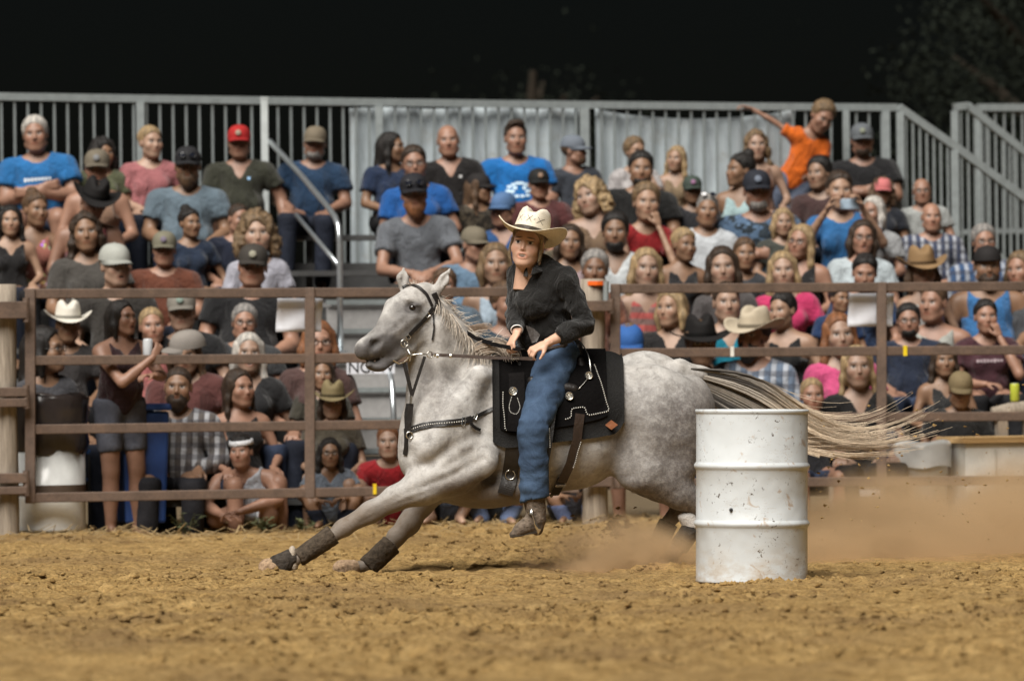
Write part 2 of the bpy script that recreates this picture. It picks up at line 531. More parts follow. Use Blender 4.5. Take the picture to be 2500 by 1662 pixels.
# straw and dry litter along the foot of the fence
def litter():
    m = MB()
    for _ in range(900):
        u = random.uniform(-20, 2520); off = random.gauss(-0.15, 0.35)
        p = at_line(u, off, 0); p[2] = max(gz(p[0], p[1]), 0) + 0.012
        L = random.uniform(0.03, 0.16); a = random.uniform(0, 6.28); e = random.uniform(-0.1, 0.45)
        d = np.array([math.cos(a) * math.cos(e), math.sin(a) * math.cos(e) * 0.6, math.sin(e)]) * L
        m.bar(p, p + d, random.uniform(0.003, 0.007), 0.003)
    tag(m.build('straw_litter', MAT['straw']), 'dry straw and stalks littering the foot of the gates', 'straw', kind='stuff')
litter()

# ------------------------------------------------------------------ fence: two gates hung between wooden posts
def rail_bar(name, a, b, parent, w=0.058, h=0.062, off_n=0.0):
    a = np.array(a) + NRM * off_n; b = np.array(b) + NRM * off_n
    return MB().bar(a, b, w, h).build(name, MAT['gate'], parent, bevel=0.006)

def gate(name, uL, uR, vL, vR, ups, label):
    base = at_line((uL + uR) / 2, 0, 0.0)
    g = empty(name, base)
    inv = lambda p: np.array(p) - base
    PL = [inv(FL(uL, v)) for v in vL]; PR = [inv(FL(uR, v)) for v in vR]
    for a, b in zip(PL, PR): rail_bar('rail', a, b, g)
    for f in ups:
        t = (f - uL) / (uR - uL)
        top = PL[0] + (PR[0] - PL[0]) * t; bot = PL[-1] + (PR[-1] - PL[-1]) * t
        d = (top - bot) / np.linalg.norm(top - bot)
        rail_bar('upright', bot - d * 0.035, top + d * 0.033, g, 0.066, 0.066, 0.004)
    tag(g, label, 'gate', 'brown tube gates of the arena fence')
    return g
GATE_A = gate('arena_gate', 74, 1402, (717, 880, 1048, 1215), (712, 870, 1030, 1190), (74, 748, 1402),
              'brown square-tube gate on the left, with four rails, behind the horse and standing woman')
GATE_B = gate('arena_gate', 1502, 2760, (705, 862, 1022, 1180), (697, 852, 1014, 1170), (1502, 2144, 2760),
              'brown square-tube gate on the right, behind the horse rump and white barrel')

def wood_post(u, w, vtop, label, hinges, side):
    foot = at_line(u, 0.02, -0.04); top = FL(u, vtop, 0.02)[2]
    p = empty('fence_post', foot)
    n = 10; V = []; rows = 9
    for k in range(rows):
        z = (top + 0.04) * k / (rows - 1)
        for j in range(n):
            a = 2 * math.pi * j / n
            r = w / 2 * (1 + 0.05 * math.sin(3 * a + k)) * (1.04 - 0.06 * k / rows)
            V.append((r * math.cos(a), r * math.sin(a), z))
    Fs = [(k * n + j, k * n + (j + 1) % n, (k + 1) * n + (j + 1) % n, (k + 1) * n + j) for k in range(rows - 1) for j in range(n)]
    Fs.append(tuple((rows - 1) * n + j for j in range(n)))
    MB().raw(V, Fs).build('timber', MAT['post_wood'], p, smooth=True)
    for v, h in hinges:
        q = FL(u, v, -0.10) - foot
        a = q - TAN * 0.10; b = q + TAN * side
        MB().bar(a, b, 0.05, h).build('hinge_bar', MAT['gate'], p, bevel=0.005)
        MB().tube([q + TAN * (side * 0.98) - (0, 0, h * 0.7), q + TAN * (side * 0.98) + (0, 0, h * 0.7)], 0.022, 10).build('hinge_pin', MAT['gate'], p)
    tag(p, label, 'post', 'weathered fence posts')
    return p
wood_post(14, 0.155, 694, 'weathered grey wooden post at the left edge beside the white bin', ((757, 0.11), (957, 0.06), (983, 0.055), (1167, 0.065), (1197, 0.05)), 0.135)
POST_B = wood_post(1450, 0.165, 681, 'weathered grey wooden post behind the rider, between the two gates', ((747, 0.07), (1175, 0.07)), 0.12)
MB().tube([np.array((0.09, -0.06, FL(1480, 745)[2])), np.array((0.09, -0.06, FL(1480, 672)[2]))], 0.02, 10).build('pipe_sleeve', MAT['galv'], POST_B)
MB().tube([np.array((0.02, -0.03, FL(1455, 682)[2])), np.array((0.02, -0.03, FL(1455, 672)[2]))], 0.07, 14).build('orange_cap', MAT['thing'], POST_B, color=(0.75, 0.12, 0.01))

def tape(u, v, w, h, col, gname, label):
    p = FL(u, v) + NRM * 0.034
    R = Matrix.Rotation(AL, 3, 'Z')
    o = MB().box((0, 0, 0), (w, 0.006, h), R).build('tape_band', MAT['thing'], None, color=col)
    o.location = p; tag(o, label, 'tape', 'tape marks on the gate rails')
tape(912, 1193, 0.022, 0.068, (0.80, 0.56, 0.02), 0, 'yellow tape mark on the lowest rail of the left gate')
tape(2206, 856, 0.026, 0.068, (0.80, 0.60, 0.02), 0, 'yellow tape mark on the second rail of the right gate')
tape(1784, 858, 0.024, 0.066, (0.75, 0.74, 0.68), 0, 'white tape mark on the second rail of the right gate')

def sheet(u0, u1, v0, v1, off, name, label, group, sag=0.0):
    c = FL((u0 + u1) / 2, v0, off)
    def mk(nx, ny):
        V = []; Fs = []
        for j in range(ny + 1):
            for i in range(nx + 1):
                p = FL(u0 + (u1 - u0) * i / nx - 6 * (1 - j / ny) * 0 - 4 * j / ny, v0 + (v1 - v0) * j / ny, off) - c
                p = p + NRM * (0.012 * math.sin(2.3 * i / nx * 3 + j * 0.8) * (j / ny))
                V.append(p)
        Fs = [(j * (nx + 1) + i, (j + 1) * (nx + 1) + i, (j + 1) * (nx + 1) + i + 1, j * (nx + 1) + i + 1) for j in range(ny) for i in range(nx)]
        return V, Fs
    V, Fs = mk(8, 8)
    o = MB().raw(V, Fs).build(name, MAT['paper'], None, smooth=True)
    s = o.modifiers.new('thick', 'SOLIDIFY'); s.thickness = 0.002
    o.location = c; tag(o, label, 'sign', group); return o
sheet(677, 788, 728, 810, 0.06, 'paper_sign', 'blank-backed white paper sign tied behind the upright of the left gate', 'paper signs on the gates')
sheet(2073, 2183, 716, 797, 0.06, 'paper_sign', 'white paper sign tied behind the upright of the right gate', 'paper signs on the gates')

# ------------------------------------------------------------------ bleachers
ROW_OFF0, ROW_D, SEAT0, RISE = 1.30, 0.66, 0.45, 0.275
def row_off(r): return ROW_OFF0 + ROW_D * r
def seat_z(r): return SEAT0 + RISE * r
AISLE = (795, 1005)
def bleachers():
    b = empty('bleachers', at_line(1250, 3.0, 0))
    O = np.array(b.location)
    def L(u, off, z): return at_line(u, off, z) - O
    for r in range(7):
        uR = 2560 if r < 4 else 2190
        spans = [(-160, AISLE[0]), (AISLE[1], uR)] if r < 3 else [(-160, uR)]
        for a, c in spans:
            for k in range(2):
                o_ = row_off(r) - 0.075 + 0.15 * k
                MB().bar(L(a, o_, seat_z(r) - 0.02), L(c, o_, seat_z(r) - 0.02), 0.14, 0.038).build('seat_plank', MAT['alu'], b)
            if r > 0:
                for k in range(2):
                    o_ = row_off(r) - 0.28 - 0.12 * k
                    MB().bar(L(a, o_, seat_z(r) - 0.45), L(c, o_, seat_z(r) - 0.45), 0.115, 0.03).build('foot_plank', MAT['alu'], b)
                MB().bar(L(a, row_off(r) - 0.19, seat_z(r) - 0.32), L(c, row_off(r) - 0.19, seat_z(r) - 0.32), 0.012, 0.22).build('riser_board', MAT['alu'], b)
        for u in range(-100, 2500, 430):
            if AISLE[0] - 30 < u < AISLE[1] + 30: continue
            if u > uR: continue
            a = L(u, row_off(r) + 0.02, seat_z(r) - 0.04); z = -O[2]
            MB().bar((a[0], a[1], z), a, 0.05, 0.05).build('support_leg', MAT['alu'], b)
    # deck at the back and understructure kick boards
    for k in range(3):
        o_ = row_off(6) + 0.26 + 0.15 * k
        MB().bar(L(-160, o_, seat_z(6) - 0.45), L(2190, o_, seat_z(6) - 0.45), 0.14, 0.03).build('deck_plank', MAT['alu'], b)
    tag(b, 'aluminium bleacher stand with rows of bench seats full of spectators', 'bleachers')
    # stair aisle
    s = empty('aisle_stairs', at_line(900, 1.0, 0)); O2 = np.array(s.location)
    n = 8
    for k in range(n):
        off = 0.75 + 0.33 * k; z = 0.14 + 0.205 * k
        a = at_line(AISLE[0] + 6, off, z) - O2; c = at_line(AISLE[1] - 6, off, z) - O2
        MB().bar(a + (0, 0.14, -0.015), c + (0, 0.14, -0.015), 0.33, 0.03).build('tread', MAT['tread'], s)
        MB().bar(a - (0, 0.028, 0.0), c - (0, 0.028, 0.0), 0.022, 0.034).build('nosing', MAT['galv'], s)
        MB().bar(a + (0, 0.0, -0.12), c + (0, 0.0, -0.12), 0.012, 0.17).build('riser', MAT['tread'], s)
    tag(s, 'grey metal aisle stairs with pale nosings, between the seats behind the horse head', 'stairs')
    return b
bleachers()

def back_railing():
    off = row_off(6) + 0.72
    kn = [(-160, 233), (0, 236), (650, 246), (1200, 254), (1800, 260), (2190, 263)]
    ku, kv = zip(*kn)
    b = empty('guard_rail', at_line(1100, off, seat_z(6) - 0.45)); O = np.array(b.location)
    for i in range(len(kn) - 1):
        MB().bar(FL(*kn[i], off) - O, FL(*kn[i + 1], off) - O, 0.05, 0.056).build('top_rail', MAT['galv'], b)
    zb = seat_z(6) - 0.35
    MB().bar(at_line(-160, off, zb) - O, at_line(2190, off, zb) - O, 0.04, 0.04).build('bottom_rail', MAT['galv'], b)
    pu = []
    u = 12.0
    while u < 2170:
        pu.append(u); u += 32.4 - 1.6 * u / 2190
    pk = None
    for u in pu:
        top = FL(u, np.interp(u, ku, kv), off)[2] - 0.028
        a = at_line(u, off, zb + 0.02) - O
        if pk is None: pk = MB().bar((0, 0, 0), (0, 0, 1), 0.016, 0.016).mesh('picket')
        o = bpy.data.objects.new('picket', pk); link(o, b, MAT['galv'])
        o.location = a; o.scale = (1, 1, top - zb - 0.02); o.rotation_euler = (0, 0, AL)
    for u, w in ((352, 0.06), (935, 0.055), (1436, 0.07), (2075, 0.05), (2172, 0.06)):
        top = FL(u, np.interp(u, ku, kv), off)[2] - 0.03
        MB().bar(at_line(u, off - 0.03, zb - 0.1) - O, np.array([*at_line(u, off - 0.03, 0)[:2], top]) - O, w, 0.05, (0, 1, 0)).build('rail_post', MAT['galv'], b)
    tag(b, 'galvanised guard rail with thin pickets along the top of the stand', 'railing')
    # two white tarps tied behind the pickets
    def tarp(u0, u1, vt, label):
        c = at_line((u0 + u1) / 2, off + 0.07, 2.2); V = []; nx, ny = 60, 14
        for j in range(ny + 1):
            for i in range(nx + 1):
                u = u0 + (u1 - u0) * i / nx
                zt = FL(u, vt(u), off + 0.07)[2]; z = zt + (zb - 0.02 - zt) * j / ny
                p = at_line(u, off + 0.07, z) + NRM * (0.007 * math.sin(i * 1.23) + 0.010 * math.sin(i * 0.5 + j * 0.3))
                V.append(p - c)
        Fs = [(j * (nx + 1) + i, (j + 1) * (nx + 1) + i, (j + 1) * (nx + 1) + i + 1, j * (nx + 1) + i + 1) for j in range(ny) for i in range(nx)]
        o = MB().raw(V, Fs).build('tarp', MAT['tarp'], None, smooth=True); o.location = c
        s = o.modifiers.new('thick', 'SOLIDIFY'); s.thickness = 0.003
        tag(o, label, 'tarp', 'white tarps on the guard rail')
    tarp(862, 1424, lambda u: 264 + 2 * math.sin(u / 40), 'stained white tarp tied flat behind the pickets, left of the middle rail post')
    tarp(1462, 1952, lambda u: 264 + 26 * math.sin(math.pi * min(max((u - 1462) / 490, 0), 1)) ** 0.7, 'stained white tarp with a sagging top edge, right of the middle rail post')
back_railing()

def handrails():
    # white end post and bent pipe rail going down the aisle
    p = empty('white_post', at_line(655, row_off(6) + 0.45, seat_z(6) - 0.45)); O = np.array(p.location)
    zt = FL(655, 243, row_off(6) + 0.45)[2]
    MB().bar((0, 0, 0), (0, 0, zt - O[2]), 0.055, 0.055).build('shaft', MAT['thing'], p, bevel=0.004, color=(0.50, 0.54, 0.54))
    MB().box((0, 0, zt - O[2] + 0.008), (0.062, 0.062, 0.014)).build('cap', MAT['thing'], p, color=(0.50, 0.54, 0.54))
    tag(p, 'pale square steel post rising to the guard rail at the head of the aisle', 'post')
    h = empty('pipe_handrail', at_line(830, row_off(1) - 0.2, seat_z(1) - 0.4)); O = np.array(h.location)
    o0, o1 = row_off(6) + 0.40, row_off(2) - 0.1
    def curve(pts): return [FL(u, v, o) - O for u, v, o in pts]
    up = curve([(660, 346, o0), (740, 434, o0 + (o1 - o0) * 0.5), (800, 505, o0 + (o1 - o0) * 0.86), (818, 530, o0 + (o1 - o0) * 0.95), (826, 553, o1), (829, 590, o1), (830, 700, o1), (831, 856, o1)])
    MB().tube(up, 0.021, 12).build('bent_pipe', MAT['pipe'], h, smooth=True)
    MB().tube(curve([(723, 525, o0 + (o1 - o0) * 0.42), (827, 648, o1)]), 0.017, 10).build('lower_pipe', MAT['pipe'], h, smooth=True)
    MB().bar(FL(831, 858, o1) - O - (0.05, 0, 0), FL(831, 858, o1) - O + (0.05, 0, 0), 0.1, 0.012).build('foot_plate', MAT['pipe'], h)
    tag(h, 'bent shiny pipe handrail running down the upper aisle', 'handrail', 'pipe handrails')
    h2 = empty('pipe_handrail', at_line(950, 0.9, 0)); O = np.array(h2.location)
    MB().tube([FL(938, 868, 1.5) - O, FL(950, 905, 1.2) - O, FL(957, 935, 1.0) - O, FL(961, 1010, 0.95) - O, at_line(963, 0.95, 0.06) - O], 0.02, 12).build('bent_pipe', MAT['pipe'], h2, smooth=True)
    MB().bar(at_line(963, 0.95, 0.05) - O - (0.05, 0, 0), at_line(963, 0.95, 0.05) - O + (0.05, 0, 0), 0.1, 0.012).build('foot_plate', MAT['pipe'], h2)
    tag(h2, 'short pipe handrail at the foot of the aisle stairs behind the horse chin', 'handrail', 'pipe handrails')
handrails()

def stair_railing(name, pts_top, drop, off, label, n_gap=30.5, posts=()):
    b = empty(name, at_line(pts_top[0][0], off, 0.0)); O = np.array(b.location)
    T = [FL(u, v, off) - O for u, v in pts_top]
    for i in range(len(T) - 1): MB().bar(T[i], T[i + 1], 0.05, 0.058).build('top_rail', MAT['galv'], b)
    Bm = [p - np.array((0, 0, drop)) for p in T]
    for i in range(len(T) - 1): MB().bar(Bm[i], Bm[i + 1], 0.04, 0.04).build('bottom_rail', MAT['galv'], b)
    us = [p[0] for p in pts_top]; pk = None
    u = us[0] + n_gap
    while u < us[-1]:
        k = max(i for i in range(len(us)) if us[i] <= u); k = min(k, len(us) - 2)
        t = (u - us[k]) / (us[k + 1] - us[k]); p = T[k] + (T[k + 1] - T[k]) * t
        if pk is None: pk = MB().bar((0, 0, 0), (0, 0, -1), 0.016, 0.016).mesh('picket')
        o = bpy.data.objects.new('picket', pk); link(o, b, MAT['galv'])
        o.location = p - np.array((0, 0, 0.028)); o.scale = (1, 1, drop - 0.05); o.rotation_euler = (0, 0, AL)
        u += n_gap
    for u in posts:
        k = max(i for i in range(len(us)) if us[i] <= u); k = min(k, len(us) - 2)
        t = (u - us[k]) / (us[k + 1] - us[k]); p = T[k] + (T[k + 1] - T[k]) * t
        MB().bar((p[0], p[1], -O[2]), p - np.array((0, 0, 0.03)), 0.056, 0.056).build('rail_post', MAT['galv'], b)
    tag(b, label, 'railing', 'stair railings')
    return b
stair_railing('stair_railing', [(2194, 262), (2340, 364), (2540, 512)], 1.0, row_off(5) + 0.55, 'galvanised stair railing sloping down to the right edge, nearer of the two', 17.0, (2197, 2330))
stair_railing('stair_railing', [(2328, 262), (2362, 258), (2540, 402)], 1.0, row_off(6) + 1.6, 'bluish galvanised stair railing sloping down at the far right, behind the nearer one', 17.0, (2330,))
stair_railing('stair_railing', [(2385, 263), (2620, 262)], 1.0, row_off(6) + 2.4, 'short level galvanised railing at the top right corner', 22.0, (2386,))

# sign board on the stairs: only a few letters of it show past the horse's jaw
def text_mesh(name, cu, mat, parent):
    tmp = bpy.data.objects.new('tmp_text', cu); COL.objects.link(tmp)
    bpy.context.view_layer.update()
    me = bpy.data.meshes.new_from_object(tmp.evaluated_get(bpy.context.evaluated_depsgraph_get()))
    bpy.data.objects.remove(tmp); me.materials.clear()
    return obj(name, me, mat, parent)
def stair_sign():
    c = FL(905, 897, 1.15)
    s = empty('stair_sign', c)
    R = Matrix.Rotation(AL, 3, 'Z')
    MB().box((0, 0, 0), (0.33, 0.012, 0.085), R).build('board', MAT['paper'], s)
    cu = bpy.data.curves.new('lettering', 'FONT'); cu.body = 'NG. W'; cu.size = 0.105; cu.extrude = 0.001
    cu.align_x = 'CENTER'; cu.align_y = 'CENTER'
    t = text_mesh('lettering', cu, MAT['ink'], s); t.location = NRM * 0.009
    t.rotation_euler = (math.pi / 2, 0, AL)
    tag(s, 'pale board with dark capital letters on the stairs behind the horse jaw', 'sign')
MAT['ink'] = mat_plain('black_ink', (0.015, 0.015, 0.017), 0.6)
stair_sign()

# ------------------------------------------------------------------ bins, boxes and clutter behind the fence
def white_bin():
    p = at_line(112, 0.36, 0); p[2] = gz(p[0], p[1]) - 0.0
    b = empty('trash_drum', p); r = 0.255
    MB().lathe([(0, 0.0), (r * 0.99, 0.0), (r, 0.015), (r, 0.20), (r * 1.02, 0.215), (r, 0.23), (r, 0.52), (0, 0.52)], n=40).build('drum', MAT['glossy'], b, smooth=True, color=(0.74, 0.76, 0.75))
    V = []; n = 48; prof = [(1.02, 0.505), (1.07, 0.56), (1.06, 0.66), (1.09, 0.78), (1.10, 0.86), (1.04, 0.885), (0.93, 0.875), (0.90, 0.70)]
    m = MB()
    for i, (k, z) in enumerate(prof):
        for j in range(n):
            a = 2 * math.pi * j / n
            w = 1 + 0.035 * math.sin(7 * a + 2 * i) + 0.02 * math.sin(17 * a + i)
            V.append((r * k * w * math.cos(a), r * k * w * math.sin(a), z + 0.012 * math.sin(5 * a + i)))
    m.raw(V, [(i * n + j, i * n + (j + 1) % n, (i + 1) * n + (j + 1) % n, (i + 1) * n + j) for i in range(len(prof) - 1) for j in range(n)])
    m.build('liner_bag', MAT['glossy'], b, smooth=True, color=(0.035, 0.028, 0.026))
    MB().lathe([(r * 1.004, 0.23), (r * 1.004, 0.30)], n=40).build('stripe', MAT['thing'], b, smooth=True, color=(0.10, 0.07, 0.05))
    tag(b, 'white drum bin lined with a shiny black bag, behind the left gate', 'bin')
white_bin()

def blue_bin():
    p = at_line(343, 0.50, 0); p[2] = gz(p[0], p[1])
    b = empty('wheeled_bin', p, AL)
    def pr(w0, w1, d0, d1, z0, z1):
        m = MB(); V = [(x * w, y * d, z) for z, w, d in ((z0, w0, d0), (z1, w1, d1)) for x, y in ((-.5, -.5), (.5, -.5), (.5, .5), (-.5, .5))]
        return m.raw(V, [(3, 2, 1, 0), (4, 5, 6, 7), (0, 1, 5, 4), (1, 2, 6, 5), (2, 3, 7, 6), (3, 0, 4, 7)])
    pr(0.27, 0.32, 0.32, 0.38, 0.06, 0.79).build('body', MAT['thing'], b, bevel=0.02, color=(0.015, 0.045, 0.16))
    pr(0.35, 0.335, 0.42, 0.39, 0.795, 0.84).build('lid', MAT['thing'], b, bevel=0.015, color=(0.012, 0.04, 0.15))
    for s in (-1, 1):
        MB().lathe([(0, -0.025), (0.07, -0.025), (0.075, 0), (0.07, 0.025), (0, 0.025)], n=20).build('wheel', MAT['thing'], b, color=(0.02, 0.02, 0.02)).matrix_local = Matrix.Translation((s * 0.12, 0.17, 0.075)) @ Matrix.Rotation(math.pi / 2, 4, 'Y')
    MB().tube([(-0.13, 0.22, 0.80), (0.13, 0.22, 0.80)], 0.014).build('handle', MAT['thing'], b, color=(0.012, 0.04, 0.14))
    tag(b, 'dark blue wheeled bin behind the standing woman', 'bin')
blue_bin()

def blue_chair():
    p = at_line(118, 0.98, 0.0)
    b = empty('camp_chair', p, AL)
    m = MB(); V = []
    for j in range(7):
        for i in range(9):
            V.append((-0.21 + 0.0525 * i, 0.12 + 0.05 * math.sin(math.pi * i / 8) + 0.02 * j / 6, 0.42 + 0.46 * j / 6))
    m.raw(V, [(j * 9 + i, j * 9 + i + 1, (j + 1) * 9 + i + 1, (j + 1) * 9 + i) for j in range(6) for i in range(8)])
    o = m.build('back_cloth', MAT['thing'], b, smooth=True, color=(0.015, 0.075, 0.25)); o.modifiers.new('t', 'SOLIDIFY').thickness = 0.006
    MB().box((0, -0.08, 0.40), (0.42, 0.40, 0.02)).build('seat', MAT['thing'], b, color=(0.015, 0.07, 0.22))
    for x in (-0.22, 0.22):
        MB().tube([(x, 0.18, 0.0), (x, 0.15, 0.9)], 0.011).build('back_post', MAT['thing'], b, color=(0.03, 0.03, 0.03))
        MB().tube([(x, -0.27, 0.0), (x, -0.27, 0.58)], 0.011).build('front_post', MAT['thing'], b, color=(0.03, 0.03, 0.03))
        MB().tube([(x, -0.28, 0.58), (x, 0.15, 0.60)], 0.016).build('armrest', MAT['thing'], b, color=(0.015, 0.07, 0.22))
    tag(b, 'blue fabric camp chair by the fence behind the white bin', 'chair')
blue_chair()

def white_box():
    p = at_line(2440, 0.40, 0); b = empty('plywood_cabinet', p, AL)
    zt = FL(2440, 1066, 0.15)[2]; W = 0.66
    MB().box((0, 0, (zt - 0.045) / 2), (W, 0.5, zt - 0.045)).build('cabinet_body', MAT['thing'], b, bevel=0.006, color=(0.66, 0.66, 0.62))
    MB().box((-0.01, -0.01, zt - 0.021), (W + 0.04, 0.55, 0.04)).build('plywood_top', MAT['plywood'], b, bevel=0.003)
    for x in (-0.12, 0.18): MB().box((x, -0.256, zt * 0.46), (0.012, 0.008, zt * 0.8)).build('batten', MAT['thing'], b, color=(0.5, 0.49, 0.45))
    tag(b, 'white painted plywood cabinet with raw wood top at the right edge', 'cabinet')
    p = at_line(2252, 0.36, 0); t = empty('plastic_tub', p, AL)
    zt = FL(2252, 1082, 0.2)[2]
    MB().lathe([(0, 0), (0.145, 0), (0.15, 0.02), (0.178, zt - 0.04), (0.19, zt - 0.035), (0.19, zt), (0.17, zt), (0.165, zt - 0.06), (0, zt - 0.07)], n=28).build('tub', MAT['thing'], t, smooth=True, color=(0.50, 0.51, 0.50))
    m = MB(); V = []; n = 30
    for i, (k, z) in enumerate(((0.196, zt - 0.16), (0.2, zt - 0.02), (0.188, zt + 0.012), (0.15, zt - 0.01))):
        for j in range(n):
            a = 2 * math.pi * j / n; V.append((k * (1 + .03 * math.sin(6 * a + i)) * math.cos(a), k * (1 + .03 * math.sin(6 * a + i)) * math.sin(a), z + 0.01 * math.sin(4 * a)))
    m.raw(V, [(i * n + j, i * n + (j + 1) % n, (i + 1) * n + (j + 1) % n, (i + 1) * n + j) for i in range(3) for j in range(n)])
    m.build('bag_rim', MAT['glossy'], t, smooth=True, color=(0.55, 0.55, 0.53))
    tag(t, 'grey plastic tub with pale bag beside the white cabinet', 'tub')
    # board on edge with white plate
    p = at_line(2110, 0.25, 0); q = empty('kick_board', p, AL); zc = FL(2110, 1204, 0.2)[2]
    MB().box((0, 0, zc / 2 + 0.03), (0.5, 0.03, zc + 0.06)).build('board', MAT['post_wood'], q)
    MB().box((0.0, -0.019, zc), (0.205, 0.006, 0.042)).build('white_plate', MAT['paper'], q)
    tag(q, 'weathered board with a white plate, low behind the right gate', 'board')
    # log with a drink can on it
    p = FL(2478, 1000, 0.74); lg = empty('log_rail', p, AL)
    MB().tube([(-0.16, 0, -0.03), (0.0, 0, 0), (0.3, 0, 0.0)], [0.05, 0.058, 0.06], 12).build('log', MAT['post_wood'], lg, smooth=True)
    MB().bar((0.1, 0, -0.03), (0.1, 0, -p[2]), 0.07, 0.07).build('leg', MAT['post_wood'], lg)
    MB().bar((-0.1, 0, -0.05), (-0.1, 0, -p[2]), 0.07, 0.07).build('leg', MAT['post_wood'], lg)
    tag(lg, 'weathered log rail at the right edge carrying a drink can', 'log')
    can((p[0] + 0.0, p[1] + 0.0, p[2] + 0.056), (0.45, 0.50, 0.06), 'yellow green drink can standing on the log at the right edge')

def can(loc, col, label, h=0.125, r=0.032):
    b = empty('drink_can', loc)
    MB().lathe([(0, 0), (r * 0.8, 0), (r, 0.01), (r, h - 0.012), (r * 0.82, h), (0, h - 0.003)], n=20).build('can_body', MAT['glossy'], b, smooth=True, color=col)
    MB().lathe([(r * 0.84, h - 0.004), (r * 0.86, h + 0.001), (r * 0.80, h + 0.001)], n=20).build('rim', MAT['galv'], b, smooth=True)
    tag(b, label, 'can', 'drink cans')
    return b
white_box()

# ------------------------------------------------------------------ weeds at the foot of the fence
def weed(u, off, h, n, label):
    p = at_line(u, off, 0); p[2] = gz(p[0], p[1]); w = empty('weed', p)
    st = MB(); lf = MB()
    for k in range(n):
        a = random.uniform(0, 6.28); L = h * random.uniform(0.5, 1.0); e = random.uniform(0.5, 1.3)
        d = np.array([math.cos(a) * math.cos(e), math.sin(a) * math.cos(e), math.sin(e)])
        q = d * L; st.tube([(0, 0, 0), q * 0.5 + (0, 0, 0.01), q], [0.003, 0.0025, 0.0015], 4)
        for i in range(6):
            t = 0.3 + 0.12 * i; b0 = q * t; la = random.uniform(0, 6.28)
            ld = np.array([math.cos(la), math.sin(la), random.uniform(-0.2, 0.5)]) * random.uniform(0.025, 0.05); sd = np.array([-ld[1], ld[0], 0.01]) * 0.3
            lf.raw([b0, b0 + ld * 0.5 + sd, b0 + ld, b0 + ld * 0.5 - sd], [(0, 1, 2, 3)])
    st.build('stem', MAT['weed'], w); lf.build('leaves', MAT['weed'], w)
    tag(w, label, 'weed', 'weeds along the fence')
weed(455, 0.10, 0.2, 9, 'pale leafy weed under the left gate, left of the crouching white-shirted woman')
weed(640, -0.02, 0.12, 14, 'low dusty weed in front of the crouching white-shirted woman')
weed(735, 0.0, 0.12, 12, 'low dusty weed under the left gate upright')
weed(765, 0.15, 0.10, 12, 'low dusty weed between the gate upright and the horse foreleg')

# ------------------------------------------------------------------ trees standing in the dark behind
def tree(loc, h, rx, rz, n, label, seed):
    rnd = random.Random(seed); t = empty('night_tree', loc)
    tr = MB(); tr.tube([(0, 0, 0), (0.1, 0, h * 0.3), (0.0, 0.1, h * 0.6), (0.1, 0, h * 0.9)], [0.28, 0.22, 0.14, 0.04], 9)
    for k in range(9):
        a = rnd.uniform(0, 6.28); z = h * rnd.uniform(0.35, 0.75)
        tr.tube([(0, 0, z), (math.cos(a) * rx * 0.5, math.sin(a) * rx * 0.5, z + h * 0.1), (math.cos(a) * rx * 0.85, math.sin(a) * rx * 0.85, z + h * 0.16)], [0.1, 0.06, 0.02], 6)
    tr.build('trunk', MAT['bark'], t)
    cl = []
    for _ in range(60):
        a = rnd.uniform(0, 6.28); q = rnd.uniform(0.2, 1) ** 0.5; zz = rnd.uniform(-1, 1)
        k = math.sqrt(max(0, 1 - zz * zz)) * q
        cl.append((math.cos(a) * rx * k, math.sin(a) * rx * k, h * 0.62 + zz * rz, rnd.uniform(0.35, 0.9)))
    V = []; Q = []
    for i in range(n):
        c = rnd.choice(cl); p = np.array([c[0] + rnd.gauss(0, c[3] * 0.55), c[1] + rnd.gauss(0, c[3] * 0.55), c[2] + rnd.gauss(0, c[3] * 0.45)])
        d1 = RNG.normal(0, 1, 3); d1 /= np.linalg.norm(d1); d2 = np.cross(d1, RNG.normal(0, 1, 3)); d2 /= np.linalg.norm(d2) + 1e-9
        s = rnd.uniform(0.025, 0.05)
        V += [p - d1 * s, p + d2 * s * 0.5, p + d1 * s, p - d2 * s * 0.5]; Q.append((4 * i, 4 * i + 1, 4 * i + 2, 4 * i + 3))
    obj('crown', mesh_np('crown', np.array(V), np.array(Q), False), MAT['leaf'], t)
    tag(t, label, 'tree', 'trees in the dark')
p = unp(2440, 905, 62); tree((p[0] + 0.6, 62, 0), 6.0, 1.7, 1.6, 17000, 'dark leafy tree fading into the night at the top right', 3)
p = unp(1290, 905, 70); tree((p[0], 70, 0), 5.3, 1.2, 0.9, 7000, 'faint dark treetop just above the guard rail behind the tall blue-shirted man', 4)
# ================================================================== people: materials
def m_skin():
    t = NT('skin'); co = t.coord(); a = t.n('Attribute', attribute_name='feat')
    sp = t.n('SeparateColor'); t.l(a.outputs['Color'], sp.inputs[0])
    lip, dark, white = sp.outputs
    v = t.noise(co, 25.0, 4.0)
    base = t.mix(1.0, objcol(t), t.ramp(v, [(0.25, (0.86, 0.84, 0.82)), (0.75, (1.1, 1.06, 1.04))]), 'MULTIPLY')
    red = t.mix(1.0, base, (0.95, 0.66, 0.62), 'MULTIPLY')
    c = t.mix(lip, base, red); c = t.mix(white, c, (0.62, 0.60, 0.57)); c = t.mix(dark, c, (0.018, 0.012, 0.010))
    t.base(c); t.bump(t.noise(co, 160.0, 2.0), 0.08, 0.002)
    t.b.inputs['Subsurface Weight'].default_value = 0.0
    return t.set(0.48, 0, 0.4)
MAT['skin'] = m_skin()

